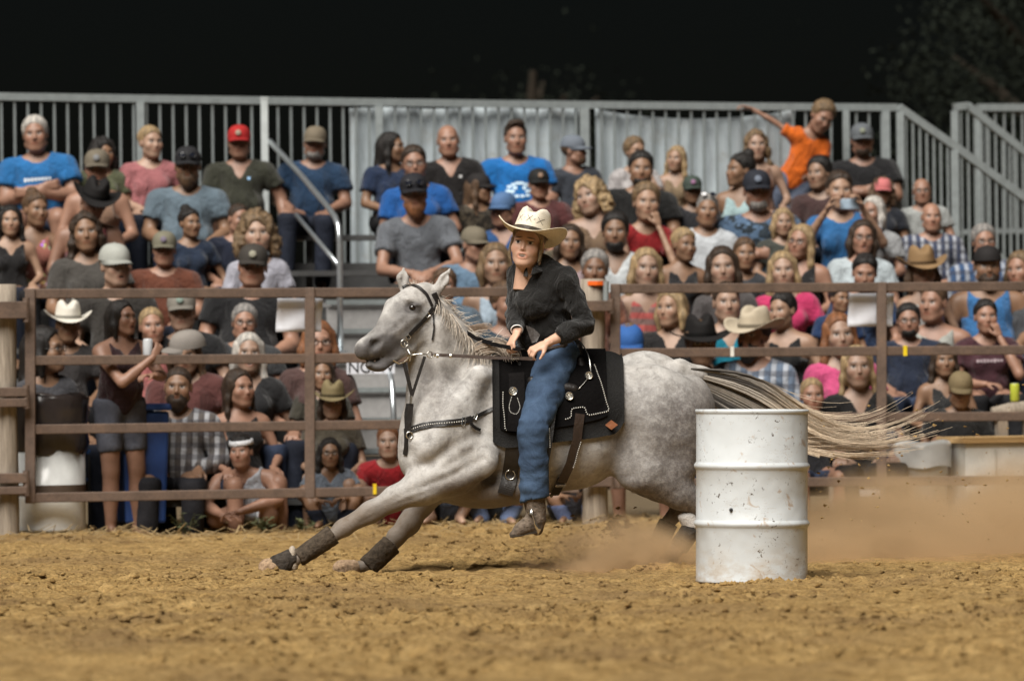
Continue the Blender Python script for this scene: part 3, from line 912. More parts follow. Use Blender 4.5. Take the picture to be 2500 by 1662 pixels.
def m_cloth(name, pattern=None):
    t = NT(name); co = t.coord(); col = objcol(t)
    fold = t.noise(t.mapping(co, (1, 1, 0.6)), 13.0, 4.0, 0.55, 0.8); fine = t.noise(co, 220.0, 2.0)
    c = col
    if pattern == 'plaid':
        def band(axis, scale, lo):
            s_ = t.n('SeparateXYZ'); t.l(co, s_.inputs[0])
            w = t.math('FRACT', t.math('MULTIPLY', s_.outputs[axis], scale))
            return t.math('GREATER_THAN', w, lo)
        s1 = band(0, 15.0, 0.55); s2 = band(2, 14.0, 0.55); s3 = band(0, 30.0, 0.82)
        c = t.mix(t.math('MULTIPLY', s1, 0.55), c, (0.60, 0.62, 0.66))
        c = t.mix(t.math('MULTIPLY', s2, 0.5), c, (0.045, 0.045, 0.06))
        c = t.mix(t.math('MULTIPLY', s3, 0.35), c, (0.03, 0.03, 0.04))
    elif pattern == 'camo':
        n1 = t.noise(co, 16.0, 2.0); n2 = t.noise(co, 31.0, 2.0)
        c = t.mix(t.math('GREATER_THAN', n1, 0.52), c, t.mix(1.0, c, (0.22, 0.20, 0.17), 'MULTIPLY'))
        c = t.mix(t.math('GREATER_THAN', n2, 0.58), c, t.mix(1.0, c, (1.7, 1.6, 1.5), 'MULTIPLY'))
    elif pattern == 'floral':
        n1 = t.n('TexVoronoi'); n1.inputs['Scale'].default_value = 22.0; t.l(co, n1.inputs['Vector'])
        c = t.mix(t.math('LESS_THAN', n1.outputs['Distance'], 0.33), c, t.mix(0.5, n1.outputs['Color'], (0.6, 0.2, 0.2)))
    elif pattern == 'stripe':
        s_ = t.n('SeparateXYZ'); t.l(co, s_.inputs[0])
        w = t.math('GREATER_THAN', t.math('FRACT', t.math('MULTIPLY', s_.outputs[2], 13.0)), 0.5)
        c = t.mix(w, c, t.mix(1.0, c, (0.55, 1.5, 1.5), 'MULTIPLY'))
    elif pattern == 'vstripe':
        s_ = t.n('SeparateXYZ'); t.l(co, s_.inputs[0])
        w = t.math('GREATER_THAN', t.math('FRACT', t.math('MULTIPLY', s_.outputs[0], 20.0)), 0.5)
        c = t.mix(w, c, (0.42, 0.36, 0.33))
    c = t.mix(1.0, c, t.ramp(fold, [(0.25, (0.72, 0.72, 0.72)), (0.7, (1.1, 1.1, 1.1))]), 'MULTIPLY')  # fold shade painted into the cloth colour
    t.base(c)
    t.bump(t.math('ADD', fold, t.math('MULTIPLY', fine, 0.08)), 0.8, 0.06)
    t.b.inputs['Sheen Weight'].default_value = 0.15
    return t.set(0.85, 0, 0.2)
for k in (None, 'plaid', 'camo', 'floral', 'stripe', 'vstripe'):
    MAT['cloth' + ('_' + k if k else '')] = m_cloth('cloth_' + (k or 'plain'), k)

def m_denim():
    t = NT('denim'); co = t.coord(); col = objcol(t)
    a = t.noise(co, 7.0, 5.0, 0.6, 0.5); w = t.noise(t.mapping(co, (260, 260, 40)), 1.0, 2.0)
    c = t.mix(1.0, col, t.ramp(a, [(0.3, (0.6, 0.6, 0.62)), (0.55, (1, 1, 1)), (0.75, (1.45, 1.4, 1.35))]), 'MULTIPLY')
    c = t.mix(1.0, c, t.ramp(w, [(0.3, (0.85, 0.85, 0.85)), (0.7, (1.12, 1.12, 1.12))]), 'MULTIPLY')
    t.base(c); t.bump(a, 0.5, 0.03); return t.set(0.85, 0, 0.2)
MAT['denim'] = m_denim()

def m_hair():
    t = NT('hair'); co = t.coord(); st = t.noise(t.mapping(co, (55, 55, 9)), 1.0, 5.0, 0.75, 0.8)
    c = t.mix(1.0, objcol(t), t.ramp(st, [(0.30, (0.25, 0.25, 0.25)), (0.5, (0.9, 0.9, 0.9)), (0.70, (1.9, 1.8, 1.7))]), 'MULTIPLY')
    t.base(c); t.bump(st, 0.8, 0.012); return t.set(0.5, 0, 0.35)
MAT['hair'] = m_hair()
MAT['hat'] = mat_objcol('hat_felt', 0.8, 0.2, 0.15, 20.0, 0.12)
MAT['lens'] = mat_plain('dark_lens', (0.01, 0.012, 0.02), 0.05, 0, 0.1, 4.0, 1.0)
MAT['rubber'] = mat_objcol('shoe', 0.7, 0.3, 0.2)

# ================================================================== heads
def head_sdf(h=0.0072, jaw=1.0, nose=1.0, w=1.0, mouth='closed', cheeks=1.0, chin=1.0):
    f = Field((-0.115, -0.135, -0.235), (0.115, 0.135, 0.135), h)
    f.ell((0, 0.018, 0.032), (0.075 * w, 0.094, 0.085), 0.01)
    f.ell((0, -0.026, -0.035), (0.062 * w, 0.062, 0.076), 0.035)
    f.ell((0, -0.036, -0.072), (0.051 * jaw, 0.046, 0.038), 0.03)
    f.ell((0, -0.070, -0.098), (0.024 * jaw, 0.018, 0.017 * chin), 0.022)
    f.cone((-0.05 * jaw, -0.01, -0.065), (-0.022 * jaw, -0.06, -0.098), 0.018, 0.014, 0.025)
    f.cone((0.05 * jaw, -0.01, -0.065), (0.022 * jaw, -0.06, -0.098), 0.018, 0.014, 0.025)
    f.cone((-0.036, -0.071, 0.024), (0.036, -0.071, 0.024), 0.013, 0.013, 0.018)
    for s in (-1, 1):
        f.ell((s * 0.041, -0.058, -0.026), (0.023 * cheeks, 0.022, 0.024), 0.03)
        f.ell((s * 0.032, -0.094, 0.005), (0.019, 0.016, 0.0125), 0.012, 'sub')
        f.ell((s * 0.0315, -0.0655, 0.005), (0.0135, 0.0135, 0.0115), 0.003)
        f.cone((s * 0.019, -0.078, 0.0135), (s * 0.044, -0.071, 0.0125), 0.004, 0.0035, 0.004)      # upper lid
    f.cone((0, -0.080, 0.012), (0, -0.101, -0.028), 0.0075, 0.0105 * nose, 0.012)
    for s in (-1, 1): f.ell((s * 0.0105 * nose, -0.091, -0.033), (0.0075, 0.009, 0.0065), 0.006)
    f.ell((0, -0.079, -0.058), (0.03, 0.014, 0.02), 0.014)
    if mouth == 'closed':
        f.ell((0, -0.089, -0.0555), (0.022, 0.0075, 0.0045), 0.004); f.ell((0, -0.088, -0.0655), (0.019, 0.0075, 0.0055), 0.004)
        f.cone((-0.022, -0.095, -0.0605), (0.022, -0.095, -0.0605), 0.0024, 0.0024, 0.003, 'sub')
    else:
        f.ell((0, -0.089, -0.053), (0.023, 0.0075, 0.005), 0.004); f.ell((0, -0.087, -0.0745), (0.021, 0.008, 0.006), 0.004)
        f.ell((0, -0.094, -0.0635), (0.019, 0.012, 0.0075), 0.003, 'sub')
        if mouth == 'teeth': f.ell((0, -0.0775, -0.0605), (0.018, 0.012, 0.0052), 0.0)
    for s in (-1, 1):
        f.ell((s * 0.077 * w, 0.014, -0.004), (0.009, 0.020, 0.031), 0.008)
        f.ell((s * 0.086 * w, 0.008, -0.002), (0.006, 0.011, 0.018), 0.004, 'sub')
    f.cone((0, 0.022, -0.06), (0, 0.040, -0.225), 0.050 * (0.6 + 0.4 * jaw), 0.056 * (0.55 + 0.45 * jaw), 0.028)
    P, Q = f.nets(1)
    # pigment: lips, brows, lashes, irises, whites
    x, y, z = P.T; ax_ = np.abs(x); ft = np.zeros((len(P), 3)); front = y < -0.045
    def blob(cx, cz, rx, rz, p=2.0): return np.clip(1.6 - ((ax_ - cx) / rx) ** 2 - ((z - cz) / rz) ** 2, 0, 1)
    if mouth == 'closed':
        lip = np.clip(1.7 - (x / 0.024) ** 2 - ((z + 0.0605) / 0.0105) ** 2, 0, 1) * (y < -0.07)
        crease = np.clip(1.3 - (x / 0.021) ** 2 - ((z + 0.0605) / 0.0026) ** 2, 0, 1) * (y < -0.07) * 0.75
    else:
        lip = np.clip(1.7 - (x / 0.026) ** 2 - ((z + 0.063) / 0.018) ** 2, 0, 1) * (y < -0.07)
        crease = np.clip(1.5 - (x / 0.017) ** 2 - ((z + 0.064) / 0.0078) ** 2, 0, 1) * (y < -0.055)
    ft[:, 0] = np.maximum(lip * 0.75, 0.35 * np.clip(1.3 - ((ax_ - 0.042) / 0.022) ** 2 - ((z + 0.03) / 0.02) ** 2, 0, 1) * front)
    ft[:, 0] = np.maximum(ft[:, 0], 0.4 * np.clip(1.2 - (x / 0.014) ** 2 - ((z + 0.03) / 0.012) ** 2, 0, 1) * (y < -0.09))
    brow = np.clip(1.4 - ((ax_ - 0.032) / 0.021) ** 2 - ((z - 0.0295 + 0.12 * (ax_ - 0.03)) / 0.0046) ** 2, 0, 1) * front * 0.72
    lash = blob(0.032, 0.0125, 0.019, 0.0035) * front * 0.8
    iris = np.clip(2.2 - ((ax_ - 0.0315) / 0.0062) ** 2 - ((z - 0.0052) / 0.0062) ** 2, 0, 1) * front
    low = blob(0.032, -0.0045, 0.016, 0.0018) * front * 0.35
    ft[:, 1] = np.clip(np.maximum.reduce([brow, lash, iris, low, crease * (0.9 if mouth != 'teeth' else 0.0)]), 0, 1)
    ft[:, 2] = blob(0.032, 0.005, 0.0135, 0.0062) * front * 0.9
    if mouth == 'teeth':
        ft[:, 1] = np.maximum(ft[:, 1], crease * ((z < -0.0655) | (z > -0.0555)) * 0.9)
        ft[:, 2] = np.maximum(ft[:, 2], np.clip(1.5 - (x / 0.0165) ** 2 - ((z + 0.0605) / 0.005) ** 2, 0, 1) * (y < -0.06))
        ft[:, 0] *= 1 - ft[:, 2]
    return P, Q, ft

HEADS = {
    'm1': dict(jaw=1.1, nose=1.1), 'm2': dict(jaw=1.22, nose=1.25, w=1.03, chin=1.2), 'm3': dict(jaw=1.2, w=1.06, cheeks=1.25, nose=1.15),
    'f1': dict(jaw=0.88, nose=0.85), 'f2': dict(jaw=0.95, nose=0.95, cheeks=1.15), 'f3': dict(jaw=0.92, nose=0.9, mouth='open'),
    'm4': dict(jaw=1.08, nose=1.05, mouth='open'), 'k1': dict(jaw=0.9, nose=0.75, cheeks=1.2, chin=0.7), 'rider': dict(h=0.0036, jaw=0.86, nose=0.82, mouth='teeth', cheeks=1.1),
}
_hc = {}
def get_head(k):
    if k not in _hc: _hc[k] = head_sdf(**HEADS[k])
    return _hc[k]

# ================================================================== hands
def hand_sdf(curl=0.55, h=0.0078):
    """right hand, wrist at origin, fingers along -Z, palm facing -Y, thumb on +X side"""
    f = Field((-0.07, -0.10, -0.20), (0.08, 0.05, 0.04), h)
    f.cone((0, 0, 0.03), (0, 0, -0.015), 0.027, 0.026, 0.01, squash=0.72, axis=(0, 1, 0))
    f.cone((-0.012, 0, -0.03), (-0.014, -0.003, -0.085), 0.026, 0.022, 0.014, squash=0.5, axis=(0, 1, 0))
    f.cone((0.014, 0, -0.03), (0.016, -0.003, -0.085), 0.026, 0.022, 0.014, squash=0.5, axis=(0, 1, 0))
    for i, (x, L) in enumerate(((0.031, 0.072), (0.011, 0.080), (-0.010, 0.075), (-0.030, 0.058))):
        p = np.array([x, -0.004, -0.09]); a = 0.25 + curl * 0.5
        for j, fr in enumerate((0.46, 0.30, 0.24)):
            q = p + L * fr * np.array([x * 0.6, -math.sin(a), -math.cos(a)])
            f.cone(p, q, 0.0098 - 0.001 * j, 0.009 - 0.001 * j, 0.004); p = q; a += curl
    p0 = np.array([0.028, -0.006, -0.025]); p1 = p0 + (0.026, -0.016, -0.030); p2 = p1 + (0.004, -0.014 - 0.01 * curl, -0.030)
    f.cone(p0, p1, 0.016, 0.0115, 0.008); f.cone(p1, p2, 0.011, 0.0085, 0.004)
    return f.nets(1)
_hands = {}
def get_hand(curl):
    if curl not in _hands: _hands[curl] = hand_sdf(curl)
    return _hands[curl]

def frame_from(d, palm):
    """rotation taking the hand's -Z to d and its -Y towards palm"""
    z = -np.array(d, float); z /= np.linalg.norm(z)
    y = -np.array(palm, float); y -= z * (y @ z); n = np.linalg.norm(y)
    if n < 1e-6: y = np.cross(z, (1, 0, 0)); n = np.linalg.norm(y)
    y /= n; x = np.cross(y, z)
    return np.stack([x, y, z], 1)

def put_hand(wrist, d, palm, side, curl=0.55, size=1.0):
    P, Q = get_hand(curl); P = P.copy(); Q = Q.copy()
    if side > 0: P[:, 0] *= -1; Q = Q[:, ::-1]
    return P * size @ frame_from(d, palm).T + np.array(wrist), Q

# ================================================================== bodies
# person frame: facing -Y, seat (or soles) at z = 0.  Each pose: joints of arms and legs.
def mir(p, s): return np.array([p[0] * s, p[1], p[2]])
SEAT_LEGS = dict(hip=(0.095, 0.0, 0.09), knee=(0.14, -0.42, 0.10), ankle=(0.14, -0.40, -0.36), toe=(0.15, -0.56, -0.42))
STAND_LEGS = dict(hip=(0.09, 0.0, 0.09), knee=(0.10, -0.02, -0.36), ankle=(0.10, 0.03, -0.78), toe=(0.12, -0.13, -0.83))
FLOOR_LEGS = dict(hip=(0.10, 0.0, 0.09), knee=(0.22, -0.34, 0.30), ankle=(0.10, -0.42, 0.04), toe=(0.14, -0.56, 0.02))
KNEEL_LEGS = dict(hip=(0.10, 0.0, 0.10), knee=(0.20, -0.36, 0.09), ankle=(0.10, -0.10, 0.05), toe=(0.05, 0.05, 0.03))
# arms: (elbow, wrist, hand direction, palm) for side +1 (image right) and -1
POSES = {
    'lap':   dict(legs=SEAT_LEGS, A=[((0.25, -0.02, 0.25), (0.15, -0.24, 0.19), (0, -1, -0.3), (0, 0.2, -1)), ((0.25, -0.02, 0.25), (0.14, -0.25, 0.19), (0.2, -1, -0.3), (0, 0.2, -1))], lean=0.0),
    'clasp': dict(legs=SEAT_LEGS, A=[((0.24, -0.16, 0.24), (0.05, -0.36, 0.20), (-0.6, -0.7, -0.3), (-0.6, 0, -0.8)), ((0.24, -0.16, 0.24), (0.05, -0.36, 0.20), (-0.6, -0.7, -0.3), (-0.6, 0, -0.8))], lean=0.10),
    'cross': dict(legs=SEAT_LEGS, A=[((0.23, -0.06, 0.26), (-0.05, -0.20, 0.30), (-1, 0.1, 0.05), (0, 1, 0)), ((0.23, -0.05, 0.26), (-0.04, -0.17, 0.33), (-1, 0.15, 0.1), (0, 1, 0))], lean=0.0),
    'side':  dict(legs=SEAT_LEGS, A=[((0.29, 0.03, 0.26), (0.33, -0.08, 0.06), (0.1, -0.5, -1), (-1, 0, 0)), ((0.24, -0.04, 0.25), (0.10, -0.24, 0.20), (-0.5, -1, -0.2), (0, 0.2, -1))], lean=0.0),
    'chin':  dict(legs=SEAT_LEGS, A=[((0.20, -0.22, 0.28), (0.075, -0.14, 0.55), (-0.25, 0.05, 1), (-0.6, 0.9, 0)), ((0.24, -0.08, 0.24), (0.05, -0.28, 0.22), (-0.8, -0.6, 0), (0, 0, -1))], lean=0.06),
    'phone': dict(legs=SEAT_LEGS, A=[((0.26, -0.20, 0.36), (0.10, -0.30, 0.58), (-0.4, -0.3, 0.9), (-0.7, -0.3, 0.2)), ((0.27, -0.18, 0.36), (0.12, -0.30, 0.57), (-0.4, -0.3, 0.9), (-0.7, -0.3, 0.2))], lean=0.0),
    'rail':  dict(legs=STAND_LEGS, A=[((0.22, -0.20, 0.28), (0.08, -0.34, 0.29), (-1, -0.2, 0.1), (0, 0, -1)), ((0.13, -0.27, 0.25), (-0.10, -0.33, 0.42), (-0.6, 0.1, 0.8), (0, 1, 0))], lean=0.09),
    'stand': dict(legs=STAND_LEGS, A=[((0.25, 0.03, 0.24), (0.25, -0.06, 0.02), (0, -0.2, -1), (-1, 0, 0)), ((0.25, 0.03, 0.24), (0.25, -0.06, 0.02), (0, -0.2, -1), (-1, 0, 0))], lean=0.0),
    'floor': dict(legs=FLOOR_LEGS, A=[((0.27, -0.12, 0.26), (0.10, -0.36, 0.24), (-0.8, -0.5, 0), (0, 0, -1)), ((0.27, -0.12, 0.26), (0.10, -0.36, 0.22), (-0.8, -0.5, 0), (0, 0, -1))], lean=0.16, zs=0.84),
    'kneel': dict(legs=KNEEL_LEGS, A=[((0.26, -0.20, 0.20), (0.02, -0.40, 0.13), (-1, -0.3, 0), (0, 0, -1)), ((0.27, -0.22, 0.20), (0.08, -0.42, 0.11), (-1, -0.2, 0), (0, 0, -1))], lean=0.24, zs=0.76),
    'reach': dict(legs=STAND_LEGS, A=[((0.20, -0.10, 0.30), (0.10, -0.20, 0.20), (-0.3, -0.6, -0.6), (-1, 0, 0)), ((0.36, 0.0, 0.52), (0.56, 0.02, 0.56), (1, 0, 0.0), (0, 0, -1))], lean=0.10),
}
BUILD = {'m': dict(sh=0.185, ch=1.0, be=1.0, arm=1.0), 'h': dict(sh=0.205, ch=1.14, be=1.28, arm=1.2), 'f': dict(sh=0.160, ch=0.88, be=0.86, arm=0.82),
         'g': dict(sh=0.172, ch=1.02, be=1.15, arm=1.0), 'k': dict(sh=0.145, ch=0.80, be=0.82, arm=0.72)}
def torso_prims(f0, b, lean, infl=0.0, zs=1.0):
    sh, ch, be = b['sh'], b['ch'], b['be']; L = lambda z: -lean * (z / 0.5) ** 1.3 * 1.0
    i = infl
    class f:                                   # slouching squeezes the trunk's height
        ell = staticmethod(lambda c, r, k: f0.ell((c[0], c[1], c[2] * zs), r, k))
        cone = staticmethod(lambda a, b_, ra, rb, k: f0.cone((a[0], a[1], a[2] * zs), (b_[0], b_[1], b_[2] * zs), ra, rb, k))
    f.ell((0, 0.01, 0.10), (0.155 * (0.6 + 0.4 * be) + i, 0.115 * (0.6 + 0.4 * be) + i, 0.105 + i), 0.05)
    f.ell((0, -0.012 + L(0.24), 0.235), (0.130 * be + i, 0.105 * be + i, 0.13 + i), 0.06)
    f.ell((0, 0.008 + L(0.38), 0.385), (0.148 * ch + i, 0.102 * ch + i, 0.135 + i), 0.05)
    if b in (BUILD['f'], BUILD['g']):
        for s in (-1, 1): f.ell((s * 0.066, -0.078 + L(0.36), 0.365), (0.058 * ch + i, 0.05 + i, 0.055 + i), 0.04)
    f.cone((-sh * 0.82, 0.012 + L(0.46), 0.468), (sh * 0.82, 0.012 + L(0.46), 0.468), 0.056 + i, 0.056 + i, 0.05)
    for s in (-1, 1): f.cone((s * 0.035, 0.022 + L(0.53), 0.535), (s * sh * 0.85, 0.012 + L(0.48), 0.482), 0.042 + i, 0.048 + i, 0.04)
def shoulder(b, lean, s, zs=1.0): return np.array([s * b['sh'], 0.012 - lean * (0.47 / 0.5) ** 1.3, 0.462 * zs])
HEAD_Z, HEAD_Y = 0.705, -0.005
_bc = {}
def arm_pts(pose, b, s):
    p = POSES[pose]; e, w, d, pl = p['A'][0 if s > 0 else 1]
    lean = p['lean']; sh = shoulder(b, lean, s, p.get('zs', 1.0))
    k = b['sh'] / 0.185
    e = np.array([e[0] * s * (0.55 + 0.45 * k), e[1] - lean * 0.6, e[2]]); w = np.array([w[0] * s, w[1] - lean * 0.5, w[2]])
    return sh, e, w, np.array([d[0] * s, d[1], d[2]]), np.array([pl[0] * s, pl[1], pl[2]])
def body_mesh(pose, build):
    key = (pose, build)
    if key in _bc: return _bc[key]
    b = BUILD[build]; p = POSES[pose]; lg = p['legs']; ar = b['arm']
    z0 = min(lg['toe'][2], 0) - 0.06
    f = Field((-0.62 if pose == 'reach' else -0.44, -0.66, z0), (0.44, 0.26, 0.62), 0.0195)
    zs = p.get('zs', 1.0); torso_prims(f, b, p['lean'], 0.0, zs)
    f.cone((0, 0.02 - p['lean'], 0.50 * zs), (0, 0.02 - p['lean'] * 1.1, 0.56 * zs), 0.058, 0.05, 0.04)
    hands = []
    for s in (1, -1):
        sh, e, w, d, pl = arm_pts(pose, b, s)
        f.cone(sh, e, 0.050 * ar, 0.039 * ar, 0.03); f.cone(e, e + (w - e) * 0.35, 0.040 * ar, 0.040 * ar, 0.012); f.cone(e + (w - e) * 0.35, w, 0.040 * ar, 0.0265 * (0.5 + 0.5 * ar), 0.012)
        hands.append(put_hand(w, d, pl, s, 0.75 if pose in ('clasp', 'cross', 'phone') else 0.5, 0.95 if build in 'mh' else 0.84))
        hip, kn, an, to = (mir(lg[q], s) for q in ('hip', 'knee', 'ankle', 'toe'))
        th = 0.6 + 0.4 * b['be']
        f.cone(hip, kn, 0.088 * th, 0.060 * th, 0.03); f.cone(kn, kn + (an - kn) * 0.4, 0.056 * th, 0.056 * th, 0.02); f.cone(kn + (an - kn) * 0.4, an, 0.056 * th, 0.037, 0.02)
        f.cone(an, to, 0.036, 0.028, 0.02)
    P, Q = f.nets(2)
    n = len(P); Ps, Qs = [P], [Q]
    for hp, hq in hands: Ps.append(hp); Qs.append(hq + n); n += len(hp)
    _bc[key] = (np.concatenate(Ps), np.concatenate(Qs))
    return _bc[key]

def head_matrix(pose, yaw, pitch=0.0, roll=0.0, hs=1.0, build='m'):
    lean = POSES[pose]['lean']
    piv = Vector((0, 0.02 - lean * 1.12, 0.56 * POSES[pose].get('zs', 1.0)))
    R = Matrix.Rotation(yaw, 4, 'Z') @ Matrix.Rotation(pitch, 4, 'X') @ Matrix.Rotation(roll, 4, 'Y')
    return Matrix.Translation(piv) @ R @ Matrix.Scale(hs, 4) @ Matrix.Translation((0, -0.025, 0.134))

_person_mesh = {}
def person_mesh(pose, build, head, yaw, pitch, roll, hs):
    key = (pose, build, head, round(yaw, 2), round(pitch, 2), round(roll, 2), round(hs, 2))
    if key not in _person_mesh:
        P, Q = body_mesh(pose, build); H, HQ, ft = get_head(head)
        Mx = np.array(head_matrix(pose, yaw, pitch, roll, hs))
        H2 = H @ Mx[:3, :3].T + Mx[:3, 3]
        me = mesh_np('body', np.concatenate([P, H2]), np.concatenate([Q, HQ + len(P)]))
        add_attr(me, 'feat', np.concatenate([np.zeros((len(P), 3)), ft]))
        me.materials.append(MAT['skin'])
        _person_mesh[key] = me
    return _person_mesh[key]

_cl = {}
def shirt_mesh(pose, build, kind):
    """tee, tank, long, vneck"""
    key = (pose, build, kind)
    if key in _cl: return _cl[key]
    b = BUILD[build]; p = POSES[pose]; lean = p['lean']; ar = b['arm']; I = 0.013
    f = Field((-0.62 if pose == 'reach' else -0.44, -0.56, -0.06), (0.44, 0.26, 0.62), 0.0158)
    zs = p.get('zs', 1.0); torso_prims(f, b, lean, I, zs)
    X, Y, Z = f.grid(); Z0 = Z; Z = Z / zs
    hem = 0.02 if kind != 'crop' else 0.2
    f.cut(hem - Z)
    nk = np.sqrt(X ** 2 + (Y - 0.0 + lean * 1.05) ** 2 * 0.9 + (Z - 0.585) ** 2)
    f.cut((0.098 if kind != 'tank' else 0.125) - nk)
    if kind == 'vneck' or kind == 'tank':
        f.cut(np.minimum.reduce(np.broadcast_arrays(0.058 - np.abs(X) - np.maximum(0, 0.52 - Z) * 0.55, Z - (0.42 if kind == 'vneck' else 0.405), -(Y + lean) + 0 * X)))
    if kind == 'tank':
        f.cut(np.minimum.reduce(np.broadcast_arrays(np.abs(X) - b['sh'] * 0.66, Z - 0.375 + 0 * X)))
    else:
        t_end = 0.56 if kind in ('tee', 'vneck', 'crop') else 1.0
        g = Field(f.lo, f.lo + (f.n - 1) * f.h, f.h); g.n = f.n; g.ax = f.ax; g.D = np.full(f.n, 0.15, np.float32)
        for s in (1, -1):
            sh, e, w, d, pl = arm_pts(pose, b, s)
            dd = e - sh; L = np.linalg.norm(dd); dd = dd / L
            g2 = Field(f.lo, f.lo + (f.n - 1) * f.h, f.h); g2.n = f.n; g2.ax = f.ax; g2.D = np.full(f.n, 0.15, np.float32)
            if kind == 'long':
                g2.cone(sh, e, 0.050 * ar + I, 0.041 * ar + I, 0.02); g2.cone(e, w, 0.041 * ar + I, 0.029 * ar + I, 0.02)
                d2 = (w - e) / np.linalg.norm(w - e)
                q = (X - w[0]) * d2[0] + (Y - w[1]) * d2[1] + (Z0 - w[2]) * d2[2] + 0.015
                near = np.sqrt((X - w[0]) ** 2 + (Y - w[1]) ** 2 + (Z0 - w[2]) ** 2) < 0.09
                g2.D = np.where(near, np.maximum(g2.D, q), g2.D).astype(np.float32)
            else:
                ee = sh + dd * L * (t_end + 0.1)
                g2.cone(sh, ee, 0.052 * ar + I, 0.050 * ar + I + 0.006, 0.02)
                g2.cut((X - sh[0]) * dd[0] + (Y - sh[1]) * dd[1] + (Z0 - sh[2]) * dd[2] - L * t_end)
            g.D = np.minimum(g.D, g2.D)
        k = 0.03; hh = np.clip(0.5 + 0.5 * (f.D - g.D) / k, 0, 1)
        f.D = (f.D + (g.D - f.D) * hh - k * hh * (1 - hh)).astype(np.float32)
        f.cut(0.085 - nk)
    # folds
    G = np.stack(np.broadcast_arrays(X, Y, Z0), -1).reshape(-1, 3)
    m = np.abs(f.D.ravel()) < 0.04
    nz = np.zeros(len(G), np.float32); nz[m] = 0.0055 * vnoise(G[m] * (1, 1, 0.5), 22.0, 3) + 0.007 * vnoise(G[m], 10.0, 5)
    f.D = f.D + nz.reshape(f.D.shape)
    P, Q = f.nets(1)
    _cl[key] = mesh_np('shirt', P, Q); return _cl[key]

def trouser_mesh(pose, build, kind):
    key = (pose, build, kind, 't')
    if key in _cl: return _cl[key]
    b = BUILD[build]; p = POSES[pose]; lg = p['legs']; I = 0.015; th = 0.6 + 0.4 * b['be']
    f = Field((-0.40, -0.62, min(lg['toe'][2], 0) - 0.06), (0.40, 0.24, 0.22), 0.02)
    f.ell((0, 0.01, 0.10), (0.155 * th + I, 0.115 * th + I, 0.105 + I), 0.05)
    for s in (1, -1):
        hip, kn, an, to = (mir(lg[q], s) for q in ('hip', 'knee', 'ankle', 'toe'))
        f.cone(hip, kn, 0.088 * th + I, 0.060 * th + I, 0.03)
        if kind == 'long': f.cone(kn, an, 0.056 * th + I, 0.05 + I, 0.02)
    X, Y, Z = f.grid()
    f.cut(Z - 0.15)
    if kind == 'short':
        kn = lg['knee']; hip = lg['hip']; d = np.array([0, kn[1] - hip[1], kn[2] - hip[2]]); L = np.linalg.norm(d); d /= L
        f.cut((Y - hip[1]) * d[1] + (Z - hip[2]) * d[2] - L * 0.72 + 0 * X)
    P, Q = f.nets(2)
    _cl[key] = mesh_np('trousers', P, Q); return _cl[key]

def shoe_mesh(pose):
    key = (pose, 'shoe')
    if key in _cl: return _cl[key]
    lg = POSES[pose]['legs']
    an, to = np.array(lg['ankle']), np.array(lg['toe']); d = to - an; d[2] = 0; d /= np.linalg.norm(d) + 1e-9
    f = Field((-0.2, -0.2, -0.12), (0.2, 0.2, 0.12), 0.011)
    f.cone(-d * 0.04 + (0, 0, -0.035), d * 0.17 + (0, 0, -0.045), 0.043, 0.036, 0.02); f.cone((0, 0, -0.02), (0, 0, 0.035), 0.045, 0.05, 0.02)
    X, Y, Z = f.grid(); f.cut(-0.078 - Z); f.cut(Z - 0.03)
    P, Q = f.nets(1)
    _cl[key] = mesh_np('shoe', P, Q); return _cl[key]

